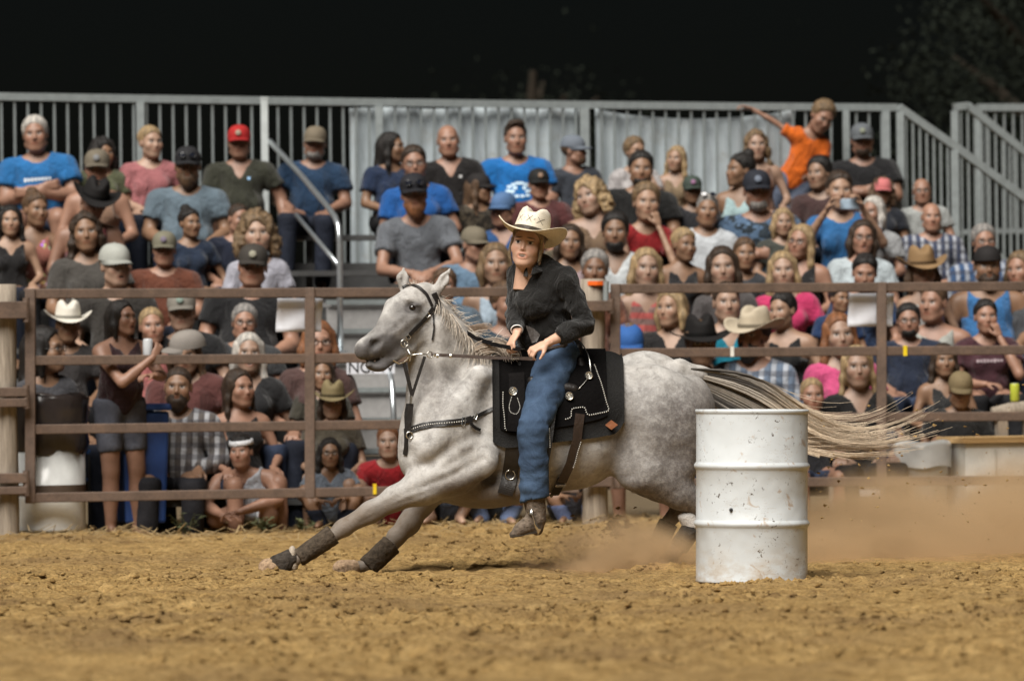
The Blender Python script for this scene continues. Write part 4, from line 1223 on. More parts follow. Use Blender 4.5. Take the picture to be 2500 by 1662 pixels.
# ================================================================== hair and headgear, in the head's own frame
_hair = {}
def hair_mesh(style):
    if style in _hair: return _hair[style]
    f = Field((-0.20, -0.16, -0.42), (0.20, 0.24, 0.21), 0.0095)
    X, Y, Z = f.grid()
    G = np.stack(np.broadcast_arrays(X, Y, Z), -1).reshape(-1, 3)
    def noise(a, sc, seed=1, zs=1.0):
        m = np.abs(f.D.ravel()) < 0.06; nz = np.zeros(len(G), np.float32)
        nz[m] = a * vnoise(G[m] * (1, 1, zs), sc, seed); f.D = f.D + nz.reshape(f.D.shape)
    cap = lambda i: f.ell((0, 0.021, 0.038), (0.0765 + i, 0.097 + i, 0.086 + i), 0.01)
    line = 0.088 - (Y + 0.07) * 1.22 - Z + 0 * X                     # hairline plane (cut where > 0)
    if style in ('short', 'crop'):
        cap(0.0025); side = np.where(np.abs(X) > 0.05, 0.022, 0.0); ln2 = line + 0.006 * np.cos(X * 34) - 0.006 - side * smoothstep(Y, -0.05, 0.0)
        f.D = f.D - ((0.013 if style == 'short' else 0.004) * smoothstep(-ln2, 0.0, 0.05)).astype(np.float32); noise(0.006 if style == 'short' else 0.002, 60.0); f.cut(ln2)
    elif style == 'quiff':
        cap(0.0025); f.ell((0, -0.03, 0.108), (0.058, 0.05, 0.028), 0.02); f.D = f.D - (0.007 * smoothstep(-line, 0.0, 0.05)).astype(np.float32); noise(0.006, 50.0); f.cut(line + 0.004 + 0.01 * np.cos(X * 34))
    elif style == 'fringe':                                          # bald on top
        cap(0.005); f.cut(line); f.cut(Z - 0.045 + 0 * X - Y * 0.15); noise(0.004, 50.0)
    elif style in ('long', 'longwavy', 'bob', 'longthin'):
        bl = {'long': -0.30, 'longwavy': -0.31, 'bob': -0.13, 'longthin': -0.27}[style]; th = 0.021 if style != 'longthin' else 0.015
        cap(0.009); f.cut(np.minimum.reduce(np.broadcast_arrays(line - 0.012 + 0.016 * np.cos(X * 26), 0.058 - np.abs(X) + 0 * Z, -Y + 0 * X)))
        f.ell((0, 0.05, -0.04), (0.085, 0.065, 0.12), 0.03)
        for s in (-1, 1):
            f.chain([(s * 0.074, 0.0, 0.05), (s * 0.088, 0.005, -0.06), (s * 0.098, 0.0, -0.15), (s * 0.094, -0.01, bl)] if bl < -0.2 else [(s * 0.074, 0.0, 0.05), (s * 0.09, 0.0, -0.05), (s * 0.085, -0.005, bl)], [th, th * 1.15, th, th * 0.55] if bl < -0.2 else [th, th * 1.3, th * 0.8], 0.03)
        f.chain([(0, 0.08, 0.0), (0, 0.095, -0.15), (0, 0.085, bl)], [0.07, 0.065, 0.035], 0.03)
        face = np.minimum.reduce(np.broadcast_arrays(-(((X / 0.060) ** 2 + ((Z + 0.045) / 0.115) ** 2) - 1) * 0.06, -Y - 0.012 + 0 * X))
        f.cut(face); f.cut(-Y - 0.088 + 0 * X)
        if style == 'longwavy': noise(0.012, 26.0, 2); noise(0.006, 60.0)
        else: noise(0.005, 45.0, 3, 0.25)
    elif style == 'curly':
        f.ell((0, 0.03, 0.035), (0.105, 0.115, 0.108), 0.02)
        for s in (-1, 1): f.ell((s * 0.095, 0.02, -0.06), (0.045, 0.05, 0.085), 0.03)
        face = np.minimum.reduce(np.broadcast_arrays(-(((X / 0.062) ** 2 + ((Z + 0.04) / 0.103) ** 2) - 1) * 0.06, -Y - 0.012 + 0 * X))
        f.cut(face); noise(0.016, 34.0, 2); noise(0.010, 70.0, 4)
    elif style in ('tied', 'bun', 'pony'):
        cap(0.002); ln2 = line + 0.008 * np.cos(X * 32) - 0.012
        f.D = f.D - (0.008 * smoothstep(-ln2, 0.0, 0.06)).astype(np.float32); noise(0.006, 48.0, 1, 0.5); f.cut(ln2)
        if style == 'bun': f.ell((0, 0.07, 0.125), (0.045, 0.045, 0.04), 0.015)
        if style == 'pony': f.chain([(0, 0.11, 0.05), (0.02, 0.15, 0.0), (0.05, 0.14, -0.14)], [0.03, 0.034, 0.015], 0.02)
    P, Q = f.nets(1)
    me = mesh_np('hair', P, Q); _hair[style] = me; return me

def beard_mesh(full=True):
    key = 'beard' + str(full)
    if key in _hair: return _hair[key]
    f = Field((-0.10, -0.14, -0.20), (0.10, 0.06, 0.0), 0.007)
    i = 0.008 if not full else 0.014
    f.ell((0, -0.026, -0.035), (0.062 + i * 0.6, 0.062 + i * 0.4, 0.076 + i), 0.02); f.ell((0, -0.045, -0.085), (0.050 + i, 0.045 + i, 0.034 + i), 0.02)
    if full: f.ell((0, -0.06, -0.125), (0.035, 0.03, 0.035), 0.03)
    X, Y, Z = f.grid()
    f.cut(Z + 0.046 - np.abs(X) * 0.55 + np.maximum(0, (Y + 0.06)) * 0.2)
    f.cut(0.014 - np.sqrt((X / 1.35) ** 2 + ((Y + 0.1) * 0.55) ** 2 + ((Z + 0.061) * 1.6) ** 2)); f.cut(Y - 0.015 + 0 * X)
    G = np.stack(np.broadcast_arrays(X, Y, Z), -1).reshape(-1, 3)
    f.D = f.D + (0.003 * vnoise(G, 70.0, 2)).reshape(f.D.shape).astype(np.float32)
    P, Q = f.nets(1); _hair[key] = mesh_np('beard', P, Q); return _hair[key]

def cap_meshes(back=False):
    """baseball cap: crown and brim"""
    key = 'cap'
    if key not in _hair:
        V = []; n, k = 28, 9
        for j in range(k + 1):
            a = math.pi / 2 * j / k
            for i in range(n):
                t = 2 * math.pi * i / n; r = math.cos(a) ** 0.75; fr = 1 + 0.03 * (math.sin(t) < -0.3)
                V.append((0.0895 * r * math.cos(t), 0.02 + 0.110 * r * math.sin(t) * fr, 0.036 + 0.098 * math.sin(a) ** 0.9))
        Fs = [(j * n + i, j * n + (i + 1) % n, (j + 1) * n + (i + 1) % n, (j + 1) * n + i) for j in range(k) for i in range(n)]
        m = MB().raw(V, Fs); m.lathe([(0.007, 0.0), (0.006, 0.006), (0.0, 0.007)], (0, 0.02, 0.132), 10); _hair['cap'] = m.mesh('cap', True)
        V = []; n, k = 18, 6
        for j in range(k + 1):
            for i in range(n + 1):
                t = math.pi + math.pi * i / n; x = 0.086 * math.cos(t); y0 = 0.02 + 0.106 * math.sin(t)
                ext = 0.078 * (math.sin(t - math.pi) ** 0.55) * j / k
                xx = x * (1 - 0.05 * j / k); V.append((xx, y0 - ext, 0.040 - 3.2 * xx * xx * (0.3 + 0.7 * j / k) - 0.012 * j / k + 0.006))
        F1 = [(j * (n + 1) + i, j * (n + 1) + i + 1, (j + 1) * (n + 1) + i + 1, (j + 1) * (n + 1) + i) for j in range(k) for i in range(n)]
        N = len(V); V2 = [(a, b, c - 0.004) for a, b, c in V]
        F2 = [tuple(N + q for q in reversed(f_)) for f_ in F1]
        edge = [(k * (n + 1) + i, k * (n + 1) + i + 1, N + k * (n + 1) + i + 1, N + k * (n + 1) + i) for i in range(n)]
        _hair['brim'] = MB().raw(V + V2, F1 + F2 + edge).mesh('brim', True)
        _hair['patch'] = MB().lathe([(0.0, 0.004), (0.02, 0.003), (0.022, 0.0)], (0, 0, 0), 16).mesh('badge', True)
    return _hair['cap'], _hair['brim'], _hair['patch']

def cowboy_meshes(brim=0.095, curl=0.055, crown=0.115):
    key = ('cow', brim, curl, crown)
    if key not in _hair:
        n = 48; V = []
        rings = [(1.0, 0.0), (0.985, 0.03), (0.95, 0.06), (0.90, crown * 0.75), (0.80, crown * 0.93), (0.60, crown), (0.35, crown), (0.12, crown * 0.98), (0.0, crown * 0.98)]
        for k, (r, z) in enumerate(rings):
            for i in range(n):
                t = 2 * math.pi * i / n; x = 0.088 * r * math.cos(t); y = 0.112 * r * math.sin(t)
                pinch = 1 - 0.22 * math.exp(-((y + 0.075) / 0.05) ** 2) * min(1, z / crown) ; x *= pinch
                dz = -0.026 * math.exp(-(x / 0.022) ** 2) * (k >= 4) + 0.010 * (k >= 3) * math.exp(-((abs(x) - 0.045) / 0.025) ** 2)
                dz -= 0.012 * (k >= 4) * max(0, -y / 0.1)
                V.append((x, 0.02 + y, 0.045 + z + dz))
        Fs = [(j * n + i, j * n + (i + 1) % n, (j + 1) * n + (i + 1) % n, (j + 1) * n + i) for j in range(len(rings) - 1) for i in range(n)]
        cr = MB().raw(V, Fs).mesh('crown', True)
        V = []; kk = 7
        for j in range(kk + 1):
            q = j / kk
            for i in range(n):
                t = 2 * math.pi * i / n; c, s = math.cos(t), math.sin(t)
                rx = 0.086 + brim * q * (1 - 0.22 * q * abs(c)); ry = 0.110 + brim * 0.98 * q
                z = 0.047 + curl * q ** 1.8 * abs(c) ** 2.2 - 0.020 * q ** 1.5 * abs(s) ** 3
                V.append((rx * c, 0.02 + ry * s, z))
        F1 = [(j * n + i, (j + 1) * n + i, (j + 1) * n + (i + 1) % n, j * n + (i + 1) % n) for j in range(kk) for i in range(n)]
        N = len(V); V2 = [(a, b, c - 0.004) for a, b, c in V]
        F2 = [tuple(N + q for q in reversed(f_)) for f_ in F1]
        E = [(kk * n + i, N + kk * n + i, N + kk * n + (i + 1) % n, kk * n + (i + 1) % n) for i in range(n)]
        br = MB().raw(V + V2, F1 + F2 + E).mesh('brim', True)
        band = MB(); W = []
        for z in (0.050, 0.068):
            for i in range(n):
                t = 2 * math.pi * i / n; W.append((0.0905 * math.cos(t), 0.02 + 0.1145 * math.sin(t), z))
        band.raw(W, [(i, (i + 1) % n, n + (i + 1) % n, n + i) for i in range(n)])
        _hair[key] = (cr, br, band.mesh('hat_band', True))
    return _hair[key]

def glasses_meshes():
    if 'gl' not in _hair:
        fr = MB(); ln = MB()
        for s in (-1, 1):
            pts = [(s * 0.033 + 0.022 * math.cos(a), -0.094 + 0.22 * abs(s * 0.033 + 0.022 * math.cos(a)) ** 1.2, 0.004 + 0.016 * math.sin(a)) for a in [2 * math.pi * i / 16 for i in range(17)]]
            fr.tube(pts, 0.0022, 5, False)
            fr.tube([(s * 0.056, -0.088, 0.008), (s * 0.080, -0.03, 0.008), (s * 0.082, 0.02, 0.006)], 0.002, 5)
            ln.raw([(s * 0.033, -0.093, 0.004)] + [tuple(p) for p in pts[:16]], [(0, 1 + i, 1 + (i + 1) % 16) for i in range(16)])
        fr.tube([(-0.012, -0.095, 0.008), (0.012, -0.095, 0.008)], 0.002, 5)
        _hair['gl'] = (fr.mesh('glasses_frame', True), ln.mesh('lens', True))
    return _hair['gl']

SKIN = {'l': (0.30, 0.19, 0.13), 'p': (0.34, 0.225, 0.165), 't': (0.235, 0.138, 0.085), 'd': (0.16, 0.085, 0.05), 'r': (0.30, 0.17, 0.118)}
HAIR = {'bk': (0.012, 0.010, 0.009), 'db': (0.035, 0.022, 0.014), 'br': (0.085, 0.05, 0.028), 'lb': (0.15, 0.10, 0.055), 'bl': (0.29, 0.205, 0.11), 'gr': (0.22, 0.21, 0.20), 'wh': (0.42, 0.40, 0.37), 'rd': (0.19, 0.08, 0.035)}

def person(loc, rz, scale, pose, build, head, skin, hair, hcol, hat, hatcol, top, topcol, label, yaw=0.0, pitch=0.0, roll=0.0, bottom=None,
           extras=(), group='spectators watching from the stand', topmat='cloth', hs=1.0):
    root = empty('person', loc, rz, scale)
    if bottom is None: bottom = random.choice([('long', (0.018, 0.022, 0.035)), ('long', (0.03, 0.042, 0.075)), ('long', (0.016, 0.016, 0.018)), ('short', (0.10, 0.085, 0.06)), ('short', (0.03, 0.04, 0.07)), ('long', (0.05, 0.045, 0.04))])
    me = person_mesh(pose, build, head, yaw, pitch, roll, hs)
    o = obj('body', me, MAT['skin'], root, tuple(k * j for k, j in zip(SKIN[skin], (random.uniform(0.76, 1.02),) * 3)) if isinstance(skin, str) else skin)
    hm = head_matrix(pose, yaw, pitch, roll, hs)
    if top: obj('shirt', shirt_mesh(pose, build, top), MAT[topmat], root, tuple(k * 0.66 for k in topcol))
    if bottom: obj('trousers' if bottom[0] == 'long' else 'shorts', trouser_mesh(pose, build, bottom[0]), MAT['denim'], root, bottom[1])
    if hair: obj('hair', hair_mesh(hair), MAT['hair'], root, HAIR[hcol] if isinstance(hcol, str) else hcol, hm)
    if hat in ('cap', 'capback', 'capside', 'visor'):
        c, b, pt = cap_meshes()
        Mx = hm @ Matrix.Rotation({'cap': 0, 'capback': math.pi, 'capside': -1.2, 'visor': 0}[hat], 4, 'Z') @ (Matrix.Rotation(0.10, 4, 'X') if hat == 'cap' else Matrix.Identity(4))
        hc = obj('cap', c, MAT['hat'], root, hatcol, Mx)
        obj('brim', b, MAT['hat'], hc, tuple(k * 0.8 for k in hatcol))
        if 'badge' in extras: obj('badge', pt, MAT['hat'], hc, tuple(random.uniform(0.6, 1.3) * k for k in (0.22, 0.205, 0.18)), Matrix.Translation((0, -0.093, 0.083)) @ Matrix.Rotation(math.radians(68), 4, 'X'))
        if 'capshades' in extras:
            g, l = glasses_meshes(); Mg = Matrix.Translation((0, -0.012, 0.058)) @ Matrix.Rotation(-0.25, 4, 'X')
            sg = obj('sunglasses', g, MAT['glossy'], hc, (0.02, 0.02, 0.02), Mg); obj('lens', l, MAT['lens'], sg)
    elif hat in ('cowboy', 'straw', 'bighat'):
        cr, br, bd = cowboy_meshes() if hat != 'bighat' else cowboy_meshes(0.11, 0.03, 0.115)
        hc = obj('hat', cr, MAT['hat'], root, hatcol, hm @ Matrix.Rotation(0.06, 4, 'X'))
        obj('brim', br, MAT['hat'], hc, hatcol); obj('hat_band', bd, MAT['hat'], hc, tuple(k * 0.35 for k in hatcol))
    elif hat == 'headband':
        n = 28; m = MB(); V = []
        for z, r in ((0.052, 1.0), (0.088, 0.93)):
            for i in range(n):
                t = 2 * math.pi * i / n; V.append((0.090 * r * math.cos(t), 0.02 + 0.112 * r * math.sin(t), z + 0.01 * math.sin(t)))
        m.raw(V, [(i, (i + 1) % n, n + (i + 1) % n, n + i) for i in range(n)])
        hc = m.build('headband', MAT['cloth'], root, smooth=True, color=hatcol); hc.matrix_local = hm
        hc.modifiers.new('t', 'SOLIDIFY').thickness = 0.004
    for e in extras:
        if e in ('beard', 'stubble'): obj('beard', beard_mesh(e == 'beard'), MAT['hair'], root, HAIR[hcol] if isinstance(hcol, str) else hcol, hm)
        if e in ('glasses', 'shades', 'headshades'):
            g, l = glasses_meshes()
            Mg = hm if e != 'headshades' else hm @ Matrix.Translation((0, 0.012, 0.075)) @ Matrix.Rotation(-0.5, 4, 'X')
            gg = obj('glasses' if e == 'glasses' else 'sunglasses', g, MAT['glossy'], root, (0.02, 0.018, 0.016), Mg)
            if e != 'glasses': obj('lens', l, MAT['lens'], gg)
        if isinstance(e, tuple) and e[0] == 'print':               # printed patch on the chest, following the shirt
            chest_print(root, pose, build, top, e[1], e[2])
    tag(root, label, 'person', group)
    return root

def chest_print(root, pose, build, top, shape, col):
    me = shirt_mesh(pose, build, top)
    n = len(me.vertices); co = np.zeros(n * 3, np.float32); me.vertices.foreach_get('co', co); co = co.reshape(-1, 3)
    bv = BVHTree.FromPolygons([tuple(p) for p in co], [tuple(p.vertices) for p in me.polygons])
    m = MB(); rnd = random.Random(len(shape) * 7 + int(col[0] * 100))
    if shape == 'text': rects = [(-0.085 + 0.024 * i, 0.385, 0.017, 0.022 * rnd.uniform(0.8, 1.2)) for i in range(8)]
    elif shape == 'big': rects = [(x, z, 0.03, 0.02) for x, z in ((-0.07, 0.34), (-0.04, 0.355), (-0.01, 0.365), (0.02, 0.365), (0.05, 0.355), (0.08, 0.34), (-0.08, 0.31), (-0.05, 0.305), (0.06, 0.305), (0.09, 0.31), (-0.03, 0.33), (0.04, 0.33), (-0.06, 0.275), (-0.02, 0.27), (0.02, 0.27), (0.06, 0.275))]
    elif shape == 'splash': rects = [(rnd.gauss(0.0, 0.045), rnd.gauss(0.27, 0.04), rnd.uniform(0.012, 0.03), rnd.uniform(0.01, 0.03)) for _ in range(22)]
    else: rects = [(0.07, 0.42, 0.022, 0.02)]
    for x, z, w, h in rects:
        V = []
        for dz in (-0.5, 0, 0.5):
            for dx in (-0.5, 0, 0.5):
                hit = bv.ray_cast(Vector((x + dx * w, -0.6, z + dz * h)), Vector((0, 1, 0)))
                if hit[0] is None or hit[0].y > 0.05: V = None; break
                V.append(hit[0] + Vector((0, -0.004, 0)))
            if V is None: break
        if V: m.raw(V, [(j * 3 + i, j * 3 + i + 1, j * 3 + i + 4, j * 3 + i + 3) for j in range(2) for i in range(2)])
    if m.v:
        sh = [c for c in root.children if c.name.startswith('shirt')][-1]
        m.build('chest_print', MAT['hat'], sh, color=col)
# ================================================================== the crowd
LOOK = {'c': (0.0, 0.05), 'l': (-0.35, -0.18), 'r': (0.35, 0.18), 'L': (-0.8, -0.35), 'R': (0.8, 0.35), 'd': (0.0, 0.05)}
BLACK, NAVY, WHITE, GREY = (0.016, 0.015, 0.016), (0.022, 0.035, 0.075), (0.70, 0.73, 0.75), (0.17, 0.18, 0.20)
JEANS, KHAKI, DARK = ('long', (0.04, 0.065, 0.13)), ('short', (0.24, 0.18, 0.11)), ('long', (0.02, 0.02, 0.024))
def low_bench(u0, u1, off, z, label):
    b = empty('low_bench', at_line((u0 + u1) / 2, off, 0)); O = np.array(b.location)
    for k in (-0.075, 0.075):
        MB().bar(at_line(u0, off + k, z - 0.02) - O, at_line(u1, off + k, z - 0.02) - O, 0.14, 0.038).build('seat_plank', MAT['alu'], b)
    n = max(2, int((u1 - u0) / 300))
    for i in range(n):
        u = u0 + 30 + (u1 - u0 - 60) * i / (n - 1)
        MB().bar(at_line(u, off, 0.0) - O, at_line(u, off, z - 0.04) - O, 0.05, 0.2).build('leg', MAT['alu'], b)
    tag(b, label, 'bench', 'low benches behind the gates')
low_bench(330, 800, 0.80, 0.25, 'low aluminium bench behind the left gate, under the bearded plaid man')
low_bench(1750, 2300, 0.80, 0.25, 'low aluminium bench behind the right gate, right of the barrel')

def spect(u, v, row, pose, build, head, skin, hair, hcol, hat, hatcol, top, topcol, look, label, **kw):
    kid = build == 'k'
    hs = kw.pop('hs', 1.14 if kid else 1.0)
    yaw, rzb = LOOK[look]; pitch = kw.pop('pitch', 0.22 if look == 'd' else 0.0); roll = kw.pop('roll', 0.0)
    rz = rzb + random.uniform(-0.10, 0.10) + kw.pop('turn', 0.0)
    if row == 'g': off, base = 0.42, None
    elif row == 'c': off, base = 0.80, 0.25
    elif row == 'f': off, base = 0.30, 0.87                   # standing at the fence, soles on the ground
    elif row == 's6': off, base = row_off(6) + 0.42, seat_z(6) - 0.435 + 0.87
    else: off, base = row_off(row), seat_z(row)
    off += kw.pop('doff', 0.0)
    hc = head_matrix(pose, yaw, pitch, roll, hs) @ Vector((0, 0, 0))
    P = FL(u, v, off - 0.08)
    if base is None: base = gz(P[0], P[1]) + 0.0
    if row in ('f', 's6'):
        floor = base - 0.87; s = (P[2] - floor) / (hc.z + 0.855)
        z0 = floor + 0.855 * s
    else:
        s = (P[2] - base) / hc.z
        lo, hi = (0.55, 1.12) if kid else (0.80, 1.22)
        if not lo <= s <= hi: print('SCALE', label, round(s, 2), row)
        s = min(max(s, lo), hi); z0 = base
    c, sn = math.cos(rz), math.sin(rz)
    dx, dy = (c * hc.x - sn * hc.y) * s, (sn * hc.x + c * hc.y) * s
    x0, y0 = P[0] - dx, P[1] - dy
    tl = kw.pop('tilt', random.uniform(-0.07, 0.07)); x0 -= math.sin(tl) * hc.z * s
    pr = person((x0, y0, z0 + 0.004), rz, s, pose, build, head, skin, hair, hcol, hat, hatcol, top, topcol, label, yaw=yaw, pitch=pitch, roll=roll, hs=hs, **kw)
    pr.rotation_euler = (0, tl, rz); return pr

S = spect
# ---- top row, backs to the guard rail
S(86, 330, 6, 'cross', 'h', 'm2', 'r', 'short', 'wh', None, None, 'tee', (0.025, 0.19, 0.50), 'c', 'white-haired man in bright blue tee with folded arms at the top left', extras=(('print', 'text', (0.65, 0.7, 0.75)),))
S(252, 376, 6, 'lap', 'f', 'f1', 't', 'curly', 'bk', None, None, 'tee', (0.12, 0.13, 0.07), 'r', 'woman with dark curly hair half hidden behind the camouflage cap')
S(368, 350, 6, 'side', 'g', 'f2', 'p', 'tied', 'bl', None, None, 'tee', (0.46, 0.17, 0.18), 'r', 'blonde woman in pink tee with hair pulled back, near the top left')
S(584, 350, 6, 'side', 'h', 'm3', 'r', 'crop', 'gr', 'cap', (0.33, 0.02, 0.02), 'vneck', (0.045, 0.047, 0.032), 'c', 'big man in red cap and dark olive polo shirt beside the white post', extras=('badge', ('print', 'badge', (0.3, 0.5, 0.75))))
S(769, 352, 6, 'lap', 'h', 'm3', 'r', 'crop', 'gr', 'cap', (0.15, 0.125, 0.09), 'tee', (0.020, 0.055, 0.12), 'c', 'stout man in camouflage cap and navy tee behind the bent handrail', extras=('stubble',), topmat='cloth')
S(958, 362, 6, 'lap', 'g', 'f2', 't', 'long', 'bk', None, None, 'tee', (0.018, 0.035, 0.085), 'R', 'long dark-haired person in profile wearing navy tee with gold print', extras=(('print', 'splash', (0.45, 0.28, 0.05)),))
S(1094, 345, 6, 'lap', 'm', 'm2', 'r', None, None, None, None, 'vneck', (0.014, 0.012, 0.012), 'c', 'bald man in black tee against the white tarp', extras=(('print', 'badge', (0.5, 0.5, 0.5)),))
S(1259, 340, 6, 'lap', 'h', 'm1', 'r', 'quiff', 'db', None, None, 'tee', (0.012, 0.19, 0.58), 'c', 'tall man in bright blue tee with white chest print against the tarp', extras=(('print', 'big', (0.55, 0.72, 0.85)),))
S(1402, 370, 6, 'lap', 'm', 'm2', 'r', 'crop', 'br', 'cap', (0.13, 0.15, 0.18), 'tee', (0.05, 0.058, 0.075), 'R', 'man in grey and black cap turned right in profile, charcoal tee', extras=('stubble',))
S(1551, 372, 6, 'chin', 'f', 'f1', 'l', 'short', 'lb', None, None, 'tee', (0.55, 0.52, 0.52), 'r', 'person with brown side-swept hair and white tee, hand raised, against the sagging tarp')
S(1651, 398, 6, 'lap', 'f', 'f2', 'l', 'long', 'bl', None, None, 'tank', (0.28, 0.20, 0.12), 'l', 'smiling blonde girl with long hair in front of the sagging tarp')
S(1846, 356, 6, 'lap', 'f', 'f1', 'p', 'longwavy', 'lb', None, None, 'tank', (0.22, 0.11, 0.07), 'c', 'woman with long wavy brown hair left of the orange-shirted boy')
S(2009, 272, 's6', 'reach', 'k', 'k1', 'r', 'short', 'lb', None, None, 'tee', (0.85, 0.17, 0.012), 'r', 'boy in bright orange tee leaning with one arm along the guard rail', bottom=('short', (0.10, 0.12, 0.17)), pitch=0.35, doff=-0.02, tilt=0.36)
S(2105, 345, 6, 'cross', 'h', 'm3', 'r', 'crop', 'db', 'cap', (0.10, 0.11, 0.12), 'tee', (0.014, 0.014, 0.016), 'c', 'heavy man in dark cap and black tee with folded arms at the top right', extras=('stubble', 'badge'))
# ---- second row from the top
S(237, 414, 5, 'lap', 'g', 'f2', 'r', 'pony', 'br', 'cap', (0.14, 0.12, 0.09), 'tank', (0.30, 0.18, 0.12), 'c', 'bare-shouldered woman in camouflage cap above the black cowboy hat', extras=('badge',))
S(458, 408, 5, 'lap', 'h', 'm3', 't', 'crop', 'br', 'cap', (0.02, 0.02, 0.022), 'tee', (0.16, 0.22, 0.27), 'c', 'bearded man in grey-blue tee with sunglasses on his black cap', extras=('beard', 'capshades'))
S(1011, 402, 5, 'lap', 'g', 'f2', 'r', 'tied', 'db', None, None, 'vneck', (0.015, 0.12, 0.42), 'c', 'woman with glasses in open royal blue jersey behind the grey-shirted man', extras=('glasses',))
S(1172, 462, 5, 'lap', 'm', 'm1', 't', 'long', 'br', 'cap', (0.018, 0.016, 0.016), 'tee', (0.075, 0.06, 0.04), 'R', 'long-haired person in black cap and camouflage shirt turned away right', topmat='cloth_camo', bottom=DARK)
S(1316, 452, 5, 'lap', 'h', 'm3', 'r', 'crop', 'db', 'cap', (0.016, 0.016, 0.016), 'tee', (0.14, 0.045, 0.045), 'c', 'man in black cap with round badge and maroon tee above the white hat', extras=('badge',))
S(1565, 415, 5, 'lap', 'h', 'm3', 't', 'short', 'bk', None, None, 'tee', (0.012, 0.012, 0.012), 'c', 'dark-bearded man in black tee behind the boy in red', extras=('stubble',))
S(1691, 466, 5, 'lap', 'm', 'm1', 't', 'crop', 'db', 'cap', (0.045, 0.06, 0.05), 'tee', (0.03, 0.03, 0.035), 'c', 'man in dark green cap behind the white-shirted man with sunglasses on his head', extras=('badge',))
S(1806, 418, 5, 'lap', 'f', 'f1', 't', 'bun', 'bk', None, None, 'tank', (0.42, 0.58, 0.60), 'L', 'dark-haired woman in profile facing left, pale blue tank top')
S(1999, 424, 5, 'lap', 'm', 'm1', 'l', 'short', 'bk', None, None, 'tee', (0.075, 0.04, 0.038), 'l', 'young dark-haired man in dark brown tee below the orange-shirted boy')
S(2155, 470, 5, 'lap', 'g', 'f2', 't', 'curly', 'br', 'cap', (0.45, 0.14, 0.14), 'tee', (0.02, 0.024, 0.035), 'c', 'person in reddish cap and dark tee under the heavy man with folded arms')
S(2251, 468, 5, 'lap', 'm', 'm2', 'r', 'fringe', 'wh', None, None, 'tee', (0.42, 0.44, 0.43), 'c', 'balding white-haired man in pale shirt before the stair railing', extras=('glasses',))
# ---- third row from the top
S(25, 541, 4, 'lap', 'f', 'f1', 'l', 'long', 'bk', None, None, 'tank', BLACK, 'c', 'pale woman with long black hair at the left edge')
S(88, 514, 4, 'lap', 'f', 'f1', 't', 'bun', 'br', None, None, 'tank', (0.42, 0.16, 0.12), 'r', 'young woman with pinned-up hair in flowered top near the left edge', topmat='cloth_floral', doff=0.25)
S(229, 498, 4, 'lap', 'g', 'f2', 'r', 'tied', 'br', 'cowboy', (0.012, 0.011, 0.011), 'tank', (0.20, 0.045, 0.05), 'd', 'person in black cowboy hat looking down, dark red top', roll=0.25)
S(464, 547, 4, 'side', 'f', 'f3', 't', 'bun', 'bk', None, None, 'tee', (0.02, 0.035, 0.07), 'r', 'dark-haired woman in navy tee speaking, below the grey-blue tee', doff=-0.1)
S(584, 537, 4, 'lap', 'm', 'm2', 'r', 'crop', 'db', None, None, 'tee', (0.016, 0.022, 0.045), 'r', 'short-haired man in dark navy shirt beside the curly child')
S(1011, 476, 4, 'clasp', 'm', 'm1', 'r', 'crop', 'rd', 'cap', (0.018, 0.018, 0.022), 'tee', (0.17, 0.185, 0.21), 'c', 'bearded man in plain grey tee and black cap with sunglasses, hands clasped', extras=('beard', 'capshades'))
S(1227, 515, 4, 'lap', 'm', 'm2', 'r', 'crop', 'br', 'cap', (0.075, 0.14, 0.27), 'vneck', (0.03, 0.10, 0.27), 'l', 'man in blue cap and blue shirt just left of the rider hat', doff=0.1)
S(1439, 484, 4, 'lap', 'f', 'f2', 'p', 'curly', 'bl', None, None, 'tank', (0.20, 0.13, 0.08), 'l', 'curly blonde woman leaning her head, above the young man in white', extras=(), roll=-0.3, turn=0.1)
S(1578, 496, 4, 'chin', 'k', 'k1', 'l', 'short', 'lb', None, None, 'tee', (0.36, 0.018, 0.022), 'c', 'boy in bright red shirt with one hand raised to his mouth', hs=1.1)
S(1727, 515, 4, 'lap', 'm', 'm2', 't', 'crop', 'gr', None, None, 'tee', (0.66, 0.70, 0.74), 'c', 'grey-haired man in white tee with sunglasses pushed up on his head', extras=('headshades', ('print', 'badge', (0.1, 0.1, 0.1))))
S(1849, 468, 4, 'cross', 'h', 'm3', 'r', 'crop', 'gr', 'cap', (0.02, 0.022, 0.03), 'tee', (0.10, 0.17, 0.28), 'c', 'man in black cap and blue camouflage shirt below the wavy-haired woman', topmat='cloth_camo', extras=('badge', 'stubble'))
S(1912, 545, 4, 'lap', 'g', 'f2', 'l', 'bob', 'bl', None, None, 'tee', (0.065, 0.07, 0.06), 'c', 'older blonde woman in dark grey-green top right of the blue camouflage shirt', doff=-0.2)
S(2050, 468, 4, 'phone', 'f', 'f1', 'l', 'tied', 'db', None, None, 'tee', (0.035, 0.17, 0.42), 'c', 'woman in blue tee holding a phone up before her face')
S(2130, 520, 4, 'lap', 'g', 'f2', 'r', 'bob', 'wh', None, None, 'tee', (0.40, 0.41, 0.42), 'l', 'white-haired woman in light grey tee right of the raised phone', doff=-0.05)
S(2274, 532, 4, 'lap', 'h', 'm2', 'r', 'fringe', 'wh', None, None, 'long', (0.07, 0.09, 0.16), 'c', 'white-haired man in navy checked shirt before the stair railing', topmat='cloth_plaid')
S(2403, 592, 3, 'lap', 'h', 'm2', 'r', 'short', 'gr', None, None, 'long', (0.06, 0.13, 0.28), 'c', 'grey-haired man in blue plaid shirt behind the man in black cap at the right', topmat='cloth_plaid', extras=('glasses',))
